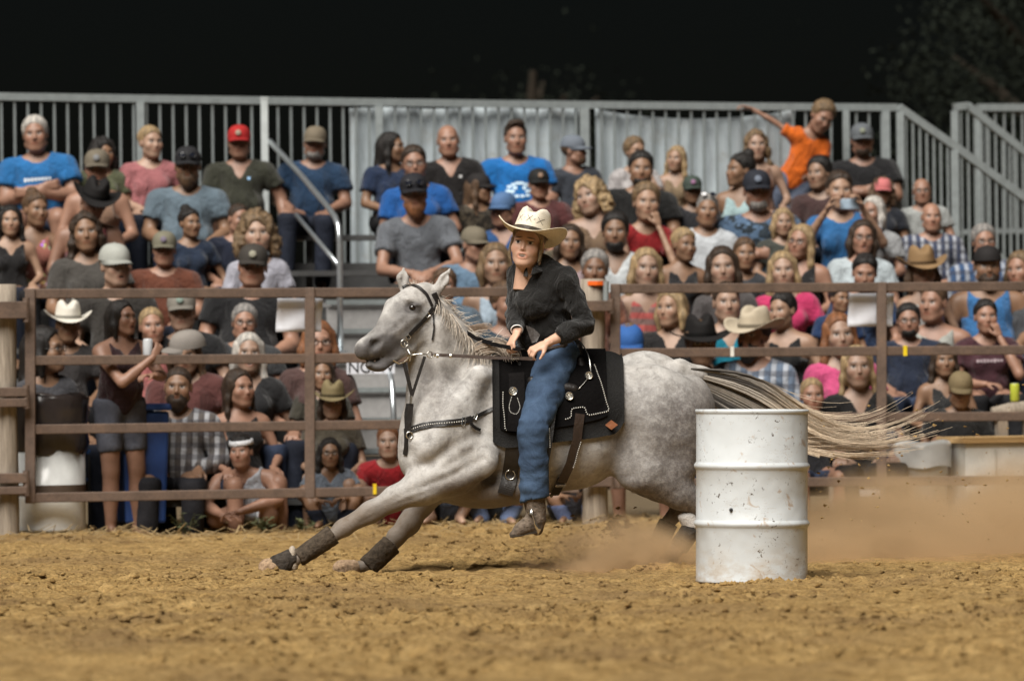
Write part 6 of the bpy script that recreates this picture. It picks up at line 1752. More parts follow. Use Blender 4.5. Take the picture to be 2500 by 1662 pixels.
def ribbon(P, Nn, width, thick=0.005):
    """strap as a solid band along points P lying on normals Nn"""
    P = np.array(P); Nn = np.array(Nn); T = np.gradient(P, axis=0); T /= np.linalg.norm(T, axis=1)[:, None] + 1e-9
    Sd = np.cross(T, Nn); Sd /= np.linalg.norm(Sd, axis=1)[:, None] + 1e-9
    n = len(P); V = []
    for a, b in ((-1, 0), (1, 0), (1, 1), (-1, 1)): V.append(P + Sd * (a * width / 2) + Nn * (b * thick))
    V = np.concatenate(V)
    Fs = []
    for i in range(n - 1):
        for k in range(4):
            k2 = (k + 1) % 4; Fs.append((k * n + i, k2 * n + i, k2 * n + i + 1, k * n + i + 1))
    Fs += [(0, 3 * n, 2 * n, n), (n - 1, 2 * n - 1, 3 * n - 1, 4 * n - 1)]
    return MB().raw(V, Fs)

def strap_uv(pts, lift=0.004, n=30):
    """sample a strap over the horse along a photo polyline; off the body it keeps its last depth"""
    P, Nn = [], []
    for u, v in interp(pts, n):
        p, nn = on_horse(u, v, lift)
        if p is None:
            ref = P[-1] if P else None
            p = unp(u, v, ref[1]) if ref is not None else None; nn = Nn[-1] if Nn else np.array([0, -1.0, 0])
        if p is not None: P.append(p); Nn.append(nn)
    P = np.array(P); Nn = np.array(Nn)
    for _ in range(3):
        P[1:-1] = 0.5 * P[1:-1] + 0.25 * (P[:-2] + P[2:]); Nn[1:-1] = 0.5 * Nn[1:-1] + 0.25 * (Nn[:-2] + Nn[2:])
    Nn /= np.linalg.norm(Nn, axis=1)[:, None]
    return P, Nn

def child(o, root):
    o.parent = root; o.location = -np.array(root.location); return o

# eye, hooves, boots
def ball(c, r, name, mat, parent, squash=(1, 1, 1), col=None):
    m = MB(); V = []; n, k = 14, 8
    for j in range(k + 1):
        a = math.pi * j / k
        for i in range(n):
            t = 2 * math.pi * i / n; V.append((c[0] + r * squash[0] * math.sin(a) * math.cos(t), c[1] + r * squash[1] * math.sin(a) * math.sin(t), c[2] + r * squash[2] * math.cos(a)))
    m.raw(V, [(j * n + i, (j + 1) * n + i, (j + 1) * n + (i + 1) % n, j * n + (i + 1) % n) for j in range(k) for i in range(n)])
    return m.build(name, mat, parent, smooth=True, color=col)
pe, ne = on_horse(1006, 751, -0.006)
child(ball(pe, 0.019, 'eye', MAT['eye'], None, (1.05, 0.9, 0.9)), HORSE)

def sdf_child(name, lo, hi, h, fn, mat, parent, col, smooth=1, noise=None, cut=None):
    f = Field(tuple(np.minimum(lo, hi) - 0.06), tuple(np.maximum(lo, hi) + 0.06), h); fn(f)
    if cut is not None: f.cut(cut(*f.grid()))
    if noise:
        I = np.argwhere(np.abs(f.D) < 0.03); G = np.stack([f.ax[i][I[:, i]] for i in range(3)], 1)
        f.D[tuple(I.T)] += (noise[0] * vnoise(G, noise[1], 4)).astype(np.float32)
    P, Q = f.nets(smooth)
    o = obj(name, mesh_np(name, P, Q), mat, None, col)
    return child(o, parent)

MUD = (0.075, 0.058, 0.042)
def hoof(a, b, w, tilt, col=(0.30, 0.22, 0.15)):
    A, B = hp(*a, w), hp(*b, w)
    sdf_child('hoof', A, B, 0.008, lambda f: f.cone(A, B, 0.046, 0.058, 0.01), MAT['boot_mud'], HORSE, col, cut=lambda X, Y, Z: (B[2] - tilt) - Z + 0 * X + 0 * Y)
hoof((682, 1378), (655, 1388), -0.16, 0.030, (0.36, 0.25, 0.16)); hoof((862, 1386), (836, 1391), 0.10, 0.022, (0.36, 0.25, 0.16))
hoof((1638, 1360), (1628, 1376), -0.14, 0.04, (0.10, 0.08, 0.06)); hoof((1596, 1352), (1588, 1368), 0.16, 0.04, (0.10, 0.08, 0.06))
def legboot(a, b, w, ra, rb, col=MUD):
    A, B = hp(*a, w), hp(*b, w); d = (B - A) / np.linalg.norm(B - A)
    cut = lambda X, Y, Z: np.maximum(-((X - A[0]) * d[0] + (Y - A[1]) * d[1] + (Z - A[2]) * d[2]), (X - B[0]) * d[0] + (Y - B[1]) * d[1] + (Z - B[2]) * d[2])
    sdf_child('leg_boot', A, B, 0.007, lambda f: f.cone(A, B, ra, rb, 0.01), MAT['boot_mud'], HORSE, col, noise=(0.004, 60.0), cut=cut)
legboot((813, 1305), (728, 1362), -0.16, 0.056, 0.050)
legboot((957, 1327), (897, 1384), 0.10, 0.060, 0.060)
legboot((1690, 1288), (1655, 1338), -0.14, 0.056, 0.054, (0.03, 0.028, 0.026))
legboot((1632, 1275), (1606, 1328), 0.16, 0.056, 0.054, (0.05, 0.042, 0.033))
A, B = hp(706, 1364, -0.16), hp(682, 1380, -0.16)
sdf_child('bell_boot', A, B, 0.007, lambda f: f.cone(A, B, 0.052, 0.066, 0.01), MAT['boot_mud'], HORSE, (0.055, 0.046, 0.038), noise=(0.004, 60.0), cut=lambda X, Y, Z: B[2] - 0.05 - Z + 0 * X + 0 * Y)
A, B = hp(714, 1352, -0.16), hp(718, 1378, -0.16)
sdf_child('fleece_cuff', A, B, 0.008, lambda f: f.cone(A, B, 0.047, 0.045, 0.01, squash=0.5, axis=(1, 0, 0)), MAT['felt'], HORSE, (0.42, 0.36, 0.29))
A, B = hp(1678, 1262, -0.14), hp(1690, 1282, -0.14)
sdf_child('boot_lining', A, B, 0.008, lambda f: f.cone(A, B, 0.054, 0.056, 0.01, squash=0.6, axis=(0, 0, 1)), MAT['felt'], HORSE, (0.55, 0.53, 0.50))

# ---- hair: tail, mane, forelock
def m_strand():
    t = NT('horse_hair'); a = t.n('Attribute', attribute_name='tone')
    t.base(t.mix(1.0, a.outputs['Color'], t.ramp(t.noise(t.coord(), 60.0, 2.0), [(0.3, (0.8, 0.8, 0.8)), (0.7, (1.1, 1.1, 1.1))]), 'MULTIPLY'))
    return t.set(0.5, 0, 0.4)
MAT['strand'] = m_strand()
def strands(name, paths, radii, tones, parent):
    V = []; Q = []; C = []; n = 0
    for P, r, c in zip(paths, radii, tones):
        P = np.array(P); m = len(P); T = np.gradient(P, axis=0); T /= np.linalg.norm(T, axis=1)[:, None] + 1e-9
        A = np.cross(T, (0.1, 1, 0.05)); A /= np.linalg.norm(A, axis=1)[:, None] + 1e-9; B = np.cross(T, A)
        rr = r * np.linspace(1, 0.25, m)[:, None]
        ring = [P + (A * math.cos(k) + B * math.sin(k)) * rr for k in (0, 2.094, 4.189)]
        V.append(np.stack(ring, 1).reshape(-1, 3))
        i = np.arange(m - 1)[:, None] * 3; 
        for k in range(3): Q.append(np.concatenate([i + k, i + (k + 1) % 3, i + 3 + (k + 1) % 3, i + 3 + k], 1) + n)
        C.append(np.repeat(np.array(c) if np.ndim(c) == 2 else np.tile(c, (m, 1)), 3, axis=0)); n += 3 * m
    me = mesh_np(name, np.concatenate(V), np.concatenate(Q)); add_attr(me, 'tone', np.concatenate(C))
    return child(obj(name, me, MAT['strand'], None), parent)

def tail():
    c = [(1648, 902), (1725, 908), (1815, 926), (1890, 965), (1945, 1028), (2010, 1066), (2080, 1084), (2140, 1084), (2205, 1072), (2280, 1048), (2360, 1018)]
    up = [3, 8, 22, 34, 34, 30, 30, 36, 48, 60, 70]; dn = [16, 75, 125, 130, 70, 42, 30, 28, 28, 34, 40]
    paths, rad, tone = [], [], []
    locks = [(random.uniform(-1, 1), random.gauss(0, 1), random.triangular(0.47, 0.84, 0.57), random.uniform(-0.08, 0.08), random.random() < 0.45, random.uniform(0.8, 1.15)) for _ in range(64)]
    for k in range(1150):
        s0, ck, L0, w0, dark, lum = random.choice(locks); wild = random.random() < 0.08
        s = max(-1, min(1, s0 + random.gauss(0, 0.05))); L = min(1, L0 + random.gauss(-0.01, 0.06) + (0.12 if wild else 0)); ph = random.uniform(0, 6.28)
        K = np.array([(u, v + (s * (up[i] if s < 0 else dn[i])) + random.gauss(0, 0.6 + 0.5 * i)) for i, (u, v) in enumerate(c)])
        q = interp(K, 22); m = max(6, int(22 * L)); q = q[:m]
        for _ in range(4): q[1:-1] = 0.5 * q[1:-1] + 0.25 * (q[:-2] + q[2:])
        tt = np.linspace(0, 1, m)
        q[:, 1] += tt ** 2.5 * (ck * 9 - 4) + 2.2 * np.sin(np.arange(m) * 0.62 + s0 * 9) * tt - (tt ** 3 * random.uniform(10, 70) if wild else 0)
        P = np.array([hp(u, v, 0.02 + w0 * (0.5 + i / m) - 0.0005 * max(0, u - 1750)) for i, (u, v) in enumerate(q)])
        t0 = (np.array((0.085, 0.075, 0.066)) if dark else np.array((0.40, 0.355, 0.30))) * lum; t1 = np.array((0.62, 0.50, 0.365)) * lum * random.uniform(0.85, 1.15)
        f_ = smoothstep(tt * L, 0.27, 0.50)[:, None]
        paths.append(P); rad.append(random.uniform(0.0015, 0.0038)); tone.append(t0 * (1 - f_) + t1 * f_)
    strands('tail', paths, rad, tone, HORSE)
tail()

def mane():
    paths, rad, tone = [], [], []
    crest = [(1066, 728), (1085, 752), (1112, 788), (1140, 822), (1168, 848), (1205, 868), (1235, 880)]
    for k in range(520):
        t = random.random(); q = interp(crest, 50)[int(t * 49)]
        L = random.uniform(25, 60) * (0.6 + 0.9 * t)
        mode = random.random()
        a = math.radians(random.gauss(70, 14)) if mode < 0.62 else math.radians(random.gauss(-25, 22))
        bend = random.gauss(10, 8) if mode < 0.62 else random.gauss(30, 14)
        w = random.uniform(-0.10, -0.05) if mode < 0.62 else random.uniform(-0.05, 0.05)
        P = []
        for i in range(8):
            s = i / 7; uu = q[0] + L * s * math.cos(a + s * 0.3); vv = q[1] - 4 + L * s * math.sin(a) + bend * s * s
            P.append(hp(uu, vv, -0.03 + w * (0.4 + s)))
        paths.append(P); rad.append(random.uniform(0.0018, 0.0034))
        tone.append(np.array(random.choice([(0.60, 0.53, 0.44), (0.52, 0.43, 0.34), (0.34, 0.29, 0.24), (0.66, 0.60, 0.52)])))
    # flying lock before the rider's hands
    for k in range(120):
        x0, y0 = 1185 + random.gauss(0, 9), 866 + random.gauss(0, 6); r = random.uniform(26, 50)
        P = []
        for i in range(9):
            s = i / 8; an = math.radians(-150 + 150 * s); P.append(hp(x0 + 26 + r * math.cos(an) * 1.0, y0 + r * 0.75 * math.sin(an) + 5, -0.12 - 0.05 * s))
        paths.append(P); rad.append(0.0026); tone.append(np.array(random.choice([(0.60, 0.50, 0.40), (0.45, 0.36, 0.28), (0.25, 0.20, 0.16)])))
    for k in range(70):
        x0, y0 = 1150 + random.gauss(0, 8), 806 + random.gauss(0, 5); P = [hp(x0 + 42 * s + random.gauss(0, 1), y0 - 22 * s + 14 * s * s + random.gauss(0, 1), -0.04) for s in np.linspace(0, 1, 7)]
        paths.append(P); rad.append(0.0024); tone.append(np.array(random.choice([(0.55, 0.42, 0.32), (0.46, 0.34, 0.25)])))
    strands('mane', paths, rad, tone, HORSE)
    paths, rad, tone = [], [], []
    for k in range(150):
        x0 = random.uniform(1002, 1052); y0 = 698 + (x0 - 1002) * 0.18; a = math.radians(random.gauss(-95, 32)); L = random.uniform(12, 26)
        P = [hh(x0 + L * s * math.cos(a), y0 + L * s * math.sin(a) + 7 * s * s, 0.03) for s in np.linspace(0, 1, 6)]
        paths.append(P); rad.append(0.0022); tone.append(np.array((0.70, 0.22, 0.06) if (1018 < x0 < 1036 and random.random() < 0.5) else random.choice([(0.50, 0.40, 0.33), (0.36, 0.28, 0.22), (0.62, 0.55, 0.47)])))
    strands('forelock', paths, rad, tone, HORSE)
mane()

# ================================================================== tack
BLK = (0.016, 0.014, 0.013); DKB = (0.035, 0.022, 0.016)
def strap(root, name, pts, width, col=BLK, lift=0.004, mat='leather', thick=0.005, n=30):
    P, Nn = strap_uv(pts, lift, n); o = ribbon(P, Nn, width, thick).build(name, MAT[mat], None, color=col)
    return child(o, root), P, Nn
def beads(root, name, P, Nn, gap=0.011, r=0.0034, off=0.006, col=None, side=0.0):
    P = np.array(P); Nn = np.array(Nn)
    L = np.concatenate([[0], np.cumsum(np.linalg.norm(np.diff(P, axis=0), axis=1))]); m = MB(); s = 0.0
    while s < L[-1]:
        p = np.array([np.interp(s, L, P[:, i]) for i in range(3)]); q = np.array([np.interp(s, L, Nn[:, i]) for i in range(3)])
        c = p + q * off
        m.raw(np.array([c + np.array(d) * r for d in ((1, 0, 0), (-1, 0, 0), (0, 1, 0), (0, -1, 0), (0, 0, 1), (0, 0, -1))]), [(0, 2, 4), (2, 1, 4), (1, 3, 4), (3, 0, 4), (2, 0, 5), (1, 2, 5), (3, 1, 5), (0, 3, 5)])
        s += gap
    o = m.build(name, MAT['bead'], None, smooth=True); o['kind'] = 'stuff'; return child(o, root)
MAT['bead'] = mat_plain('white_bead', (0.78, 0.76, 0.70), 0.3, 0, 0.05, 5.0)
def ring(root, name, c, nrm, r, t, mat='silver', n=20):
    nrm = Vector(nrm).normalized(); a = nrm.orthogonal().normalized(); b = nrm.cross(a); c = Vector([float(k) for k in c])
    pts = [c + (a * math.cos(2 * math.pi * i / n) + b * math.sin(2 * math.pi * i / n)) * r for i in range(n + 1)]
    return child(MB().tube(pts, t, 6, False).build(name, MAT[mat], None, smooth=True), root)
def buckle(root, u, v, w, h, ang=0.0, lift=0.012):
    c, n = on_horse(u, v, lift)
    if c is None: return
    T = np.array([math.cos(ang), 0, -math.sin(ang)]); T -= n * (T @ n); T /= np.linalg.norm(T); S_ = np.cross(n, T)
    pts = [c + T * (a * w / 2) + S_ * (b * h / 2) for a, b in ((-1, -1), (1, -1), (1, 1), (-1, 1), (-1, -1))]
    return child(MB().tube(pts, 0.003, 6, False).build('buckle', MAT['silver'], None), root)

def bridle():
    b = empty('bridle', hh(1000, 860)); 
    strap(b, 'browband', [(984, 702), (1002, 696), (1022, 702), (1040, 718), (1054, 748)], 0.016)
    strap(b, 'crown_strap', [(1058, 716), (1068, 738), (1063, 760)], 0.032)
    strap(b, 'cheek_strap', [(1056, 752), (1040, 775), (1015, 800), (992, 824)], 0.022)
    strap(b, 'throat_strap', [(1056, 765), (1060, 800), (1055, 830)], 0.009)
    buckle(b, 994, 821, 0.026, 0.02, 0.8); buckle(b, 1042, 770, 0.018, 0.024, 0.8)
    q0, _ = on_horse(985, 836, 0.014); q1, _ = on_horse(998, 868, 0.020)
    ring(b, 'bit_ring', q0, HA, 0.020, 0.0035)
    child(MB().tube([q0, q1, hh(1012, 864, 0.09), hh(1030, 865, 0.09)], 0.004, 7).build('bit_shank', MAT['silver'], None, smooth=True), b)
    child(MB().tube([hh(982, 852, 0.085), hh(990, 868, 0.085), hh(988, 882, 0.08)], 0.004, 7).build('bit_shank', MAT['silver'], None, smooth=True), b)
    ring(b, 'rein_ring', hh(1034, 866, 0.10), HA, 0.016, 0.003)
    ch = MB(); pts = interp([(990, 872), (978, 884), (965, 888), (952, 880)], 16)
    for i, (u, v) in enumerate(pts):
        c = hh(u, v, 0.06); ch.tube([c - (0.004, 0, 0), c + (0.004, 0, 0)], 0.0035, 5)
    child(ch.build('curb_chain', MAT['silver'], None), b)
    tag(b, 'black leather bridle with silver bit on the grey horse head', 'bridle')
    return b
bridle()

def breast_collar():
    b = empty('breast_collar', hp(1000, 1060, -0.2))
    o, P, N = strap(b, 'collar_strap', [(994, 1058), (1003, 1050), (1030, 1040), (1080, 1034), (1130, 1028), (1150, 1022)], 0.034, BLK, 0.004)
    beads(b, 'studs', P[2:-2], N[2:-2], 0.013, 0.0042, 0.007)
    strap(b, 'billet', [(1128, 1030), (1150, 1022), (1175, 1010), (1205, 998)], 0.020)
    strap(b, 'billet_tip', [(1146, 1034), (1158, 1044), (1170, 1050)], 0.016, BLK, 0.008)
    buckle(b, 1130, 1028, 0.020, 0.044, 0.1); buckle(b, 1158, 1018, 0.012, 0.03, 0.3)
    strap(b, 'fork_strap', [(993, 1045), (994, 1070), (993, 1095), (990, 1110)], 0.028)
    # tie-down straps hanging from the bit to the chest
    def hang(a, c, w, nm):
        pts = [hp(*k, -0.19) for k in interp([a, c], 8)]
        child(ribbon(pts, np.tile((0.15, -0.98, 0), (8, 1)), w, 0.005).build(nm, MAT['leather'], None, color=BLK), b)
    hang((986, 884), (1006, 965), 0.020, 'tie_down_strap'); hang((1037, 870), (1005, 968), 0.016, 'tie_down_strap'); hang((1003, 985), (996, 1060), 0.030, 'tie_down_strap')
    pts = [hp(*k, -0.17) for k in interp([(995, 985), (990, 1010), (992, 1060)], 8)]
    child(ribbon(pts, np.tile((0.15, -0.98, 0), (8, 1)), 0.016, 0.005).build('tie_down_strap', MAT['leather'], None, color=BLK), b)
    child(MB().tube([hp(1004, 966, -0.195), hp(1003, 985, -0.195)], 0.008, 8).build('snap', MAT['silver'], None), b)
    ring(b, 'collar_ring', hp(1000, 1062, -0.20), (0.2, -1, 0), 0.018, 0.004)
    tag(b, 'black breast collar with white studs and hanging straps across the horse chest', 'breast collar')
breast_collar()

# ---- saddle and pad
def wrap(u_list, hem, lift, thick, far_drop=18, rows=18, v0=1005):
    """cloth lying over the back: for every column from the near hem over the spine to the far side"""
    V = []
    for u in u_list:
        c = hp(u, v0, 0.0)
        def hit(th):
            d = Vector((0, -math.cos(th), math.sin(th))); h = HBV.ray_cast(Vector(c) + d * 0.02, d)
            p = Vector(c) + d * 0.3 if h[0] is None else h[0]
            return np.array(p + d * lift), np.array(d)
        lo, hi = -1.2, 1.4
        for _ in range(16):
            m = (lo + hi) / 2
            if proj(hit(m)[0])[1] > hem(u): lo = m
            else: hi = m
        t0 = hi; t1 = math.pi - max(t0, -0.35)
        for k in range(rows + 1): V.append(hit(t0 + (t1 - t0) * k / rows))
    n, r = len(u_list), rows + 1
    P = np.array([p for p, d in V]); D = np.array([d for p, d in V])
    G = P.reshape(n, r, 3)
    for _ in range(2):
        G[1:-1] = 0.5 * G[1:-1] + 0.25 * (G[:-2] + G[2:])
    P = G.reshape(-1, 3); P2 = P + D * thick
    F1 = [(i * r + k, i * r + k + 1, (i + 1) * r + k + 1, (i + 1) * r + k) for i in range(n - 1) for k in range(r - 1)]
    N = len(P); Fs = [tuple(reversed(q)) for q in F1] + [tuple(N + a for a in q) for q in F1]
    for i in range(n - 1):
        Fs.append((i * r, (i + 1) * r, N + (i + 1) * r, N + i * r)); a, b = i * r + r - 1, (i + 1) * r + r - 1; Fs.append((b, a, N + a, N + b))
    for k in range(r - 1):
        Fs.append((k + 1, k, N + k, N + k + 1)); a = (n - 1) * r + k; Fs.append((a, a + 1, N + a + 1, N + a))
    return MB().raw(np.concatenate([P, P2]), Fs)

SAD = empty('saddle', hp(1350, 900, 0.0))
PAD = empty('saddle_pad', hp(1350, 1000, 0.0))
def pad_hem(u):
    return np.interp(u, [1203, 1212, 1235, 1260, 1337, 1443, 1500, 1516, 1524], [1074, 1084, 1089, 1086, 1077, 1066, 1056, 1040, 1022])
us = np.concatenate([np.linspace(1203, 1470, 24), np.linspace(1476, 1522, 8)])
def padtop(u): return u
wm = wrap(us, pad_hem, 0.004, 0.020)
child(wm.build('pad_felt', MAT['felt'], None, smooth=True, color=(0.022, 0.0215, 0.021)), PAD)
P, N = strap_uv([(1494, 930), (1508, 965)], 0.03, 6)
c, nn = on_horse(1486, 1036, 0.028)
R = Matrix.Rotation(math.radians(45), 3, 'Y')
o = MB().box((0, 0, 0), (0.042, 0.006, 0.042), R).build('leather_patch', MAT['leather'], PAD, color=(0.26, 0.095, 0.04)); o.scale = (1.2, 1, 0.9); o.location = c - np.array(PAD.location) + np.array((0, -0.004, 0))
tag(PAD, 'thick charcoal felt saddle pad with small rust leather patch', 'saddle pad')

def skirt_hem(u): return np.interp(u, [1218, 1225, 1262, 1290, 1330, 1400, 1470, 1482], [1040, 1052, 1056, 1050, 1046, 1036, 1020, 1012])
child(wrap(np.linspace(1220, 1480, 28), skirt_hem, 0.027, 0.008).build('skirt', MAT['suede'], None, smooth=True, color=(0.0055, 0.005, 0.005)), SAD)
def fender_front(): 
    P, N = strap_uv([(1262, 925), (1262, 985), (1256, 1050)], 0.040, 20)
    child(ribbon(P, N, 0.085, 0.008).build('front_jockey', MAT['suede'], None, color=(0.010, 0.009, 0.009)), SAD)
fender_front()
def beadline(pts, lift=0.040, gap=0.0125):
    P, N = strap_uv(pts, lift, max(6, len(pts) * 6)); return beads(SAD, 'bead_trim', P, N, gap, 0.0042, 0.0)
beadline([(1449, 904), (1462, 945), (1472, 985), (1480, 1006), (1455, 1011), (1428, 1015), (1424, 996), (1388, 1002), (1391, 1020), (1374, 1024)])
beadline([(1231, 965), (1230, 992), (1233, 1012), (1234, 1046), (1241, 1048)])
def concho(u, v, r=0.022, lift=0.050):
    c, n = on_horse(u, v, lift)
    q = empty('tmp'); bpy.data.objects.remove(q)
    m = MB().lathe([(0, 0.006), (r * 0.25, 0.007), (r * 0.35, 0.003), (r * 0.72, 0.004), (r * 0.86, 0.006), (r, 0.003), (r, -0.002), (0, -0.002)], n=20)
    for k in range(8):
        a = 2 * math.pi * k / 8; m.lathe([(0, 0.007), (r * 0.13, 0.005), (r * 0.14, 0.002)], (r * 0.55 * math.cos(a), r * 0.55 * math.sin(a), 0), 6)
    o = m.build('concho', MAT['silver'], SAD, smooth=False)
    o.matrix_local = Matrix.Translation(Vector(c - np.array(SAD.location))) @ Vector((0.05, -1, 0.12)).to_track_quat('Z', 'Y').to_matrix().to_4x4()
concho(1254, 964, 0.024); concho(1385, 975, 0.023); concho(1434, 930, 0.022)
P, N = strap_uv([(1250, 976), (1244, 995), (1247, 1010), (1262, 1014), (1271, 1000), (1264, 978)], 0.050, 26); beads(SAD, 'bead_trim', P, N, 0.008, 0.003, 0.0)

def saddle_tree():
    # seat, cantle, swell and horn as one leather-covered tree
    lo, hi = hp(1225, 960, -0.30), hp(1465, 815, 0.34)
    f = Field(tuple(np.minimum(lo, hi) - 0.04), tuple(np.maximum(lo, hi) + 0.04), 0.009)
    f.ell(hp(1345, 902, 0.02), (0.20, 0.19, 0.055), 0.03)
    for w0, v0, u0 in ((-0.22, 925, 1418), (-0.15, 872, 1416), (-0.07, 842, 1411), (0.03, 832, 1409), (0.12, 838, 1412), (0.20, 868, 1418)):
        f.cone(hp(u0 + 12, 935, w0), hp(u0, v0 + 6, w0), 0.042, 0.022, 0.03)
    f.ell(hp(1268, 905, 0.0), (0.075, 0.17, 0.085), 0.03)
    f.cone(hp(1266, 890, 0.0), hp(1256, 860, -0.02), 0.028, 0.024, 0.015); f.ell(hp(1254, 856, -0.02), (0.040, 0.040, 0.014), 0.01)
    f.cone(hp(1300, 930, -0.25), hp(1400, 950, -0.27), 0.03, 0.03, 0.03)
    P, Q = f.nets(2)
    child(obj('tree', mesh_np('tree', P, Q), MAT['leather'], None, (0.016, 0.013, 0.012)), SAD)
    E = [hp(1443, 912, -0.245), hp(1441, 890, -0.235), hp(1437, 866, -0.20), hp(1424, 843, -0.13), hp(1410, 828, -0.03)]
    E = interp(E, 24); 
    for _ in range(4): E[1:-1] = 0.5 * E[1:-1] + 0.25 * (E[:-2] + E[2:])
    child(MB().tube(E, 0.0042, 7).build('cantle_binding', MAT['silver'], None, smooth=True), SAD)
    child(MB().tube(interp([hp(1443, 912, -0.245), hp(1430, 930, -0.275), hp(1412, 950, -0.30)], 8), 0.0025, 6).build('cantle_piping', MAT['silver'], None, smooth=True), SAD)
saddle_tree()
# rear cinch, fender and stirrup
_, P, N = strap(SAD, 'rear_billet', [(1411, 1012), (1403, 1070), (1388, 1125), (1370, 1165)], 0.052, DKB, 0.034)
beads(SAD, 'bead_trim', P[12:24] + np.array((0.022, 0, 0)), N[12:24], 0.011, 0.0036, 0.008)
strap(SAD, 'rear_cinch', [(1372, 1160), (1362, 1180), (1352, 1200), (1345, 1212)], 0.050, BLK, 0.02)
buckle(SAD, 1367, 1171, 0.055, 0.012, 0.2, 0.04)
strap(SAD, 'front_cinch', [(1255, 1080), (1250, 1130), (1240, 1180), (1232, 1205)], 0.085, (0.02, 0.016, 0.013), 0.01)
c, nn = on_horse(1245, 1158, 0.025); ring(SAD, 'cinch_ring', c, nn, 0.026, 0.0035); 
pts = [hp(1335, 935, -0.33), hp(1332, 1000, -0.37), hp(1322, 1080, -0.40), hp(1306, 1170, -0.385), hp(1298, 1225, -0.38)]
child(ribbon(interp(pts, 18), np.tile((0.1, -0.99, 0), (18, 1)), 0.115, 0.008).build('fender', MAT['leather'], None, color=(0.014, 0.012, 0.011)), SAD)
q = interp([hp(1341, 1046, -0.42), hp(1343, 1092, -0.43)], 8); beads(SAD, 'bead_trim', q, np.tile((0, -1, 0), (8, 1)), 0.010, 0.004, 0.004)
def stirrup():
    A = [hp(1292, 1245, -0.34), hp(1300, 1262, -0.335), hp(1315, 1285, -0.335), hp(1322, 1296, -0.36), hp(1318, 1300, -0.42), hp(1318, 1296, -0.47), hp(1308, 1278, -0.485), hp(1297, 1250, -0.475), hp(1293, 1243, -0.42), hp(1292, 1245, -0.34)]
    child(ribbon(interp(A, 40), np.tile((-0.8, 0, 0.55), (40, 1)), 0.034, 0.006).build('stirrup', MAT['silver'], None, smooth=True), SAD)
stirrup()
tag(SAD, 'black suede barrel-racing saddle with silver conchos and white bead trim', 'saddle')
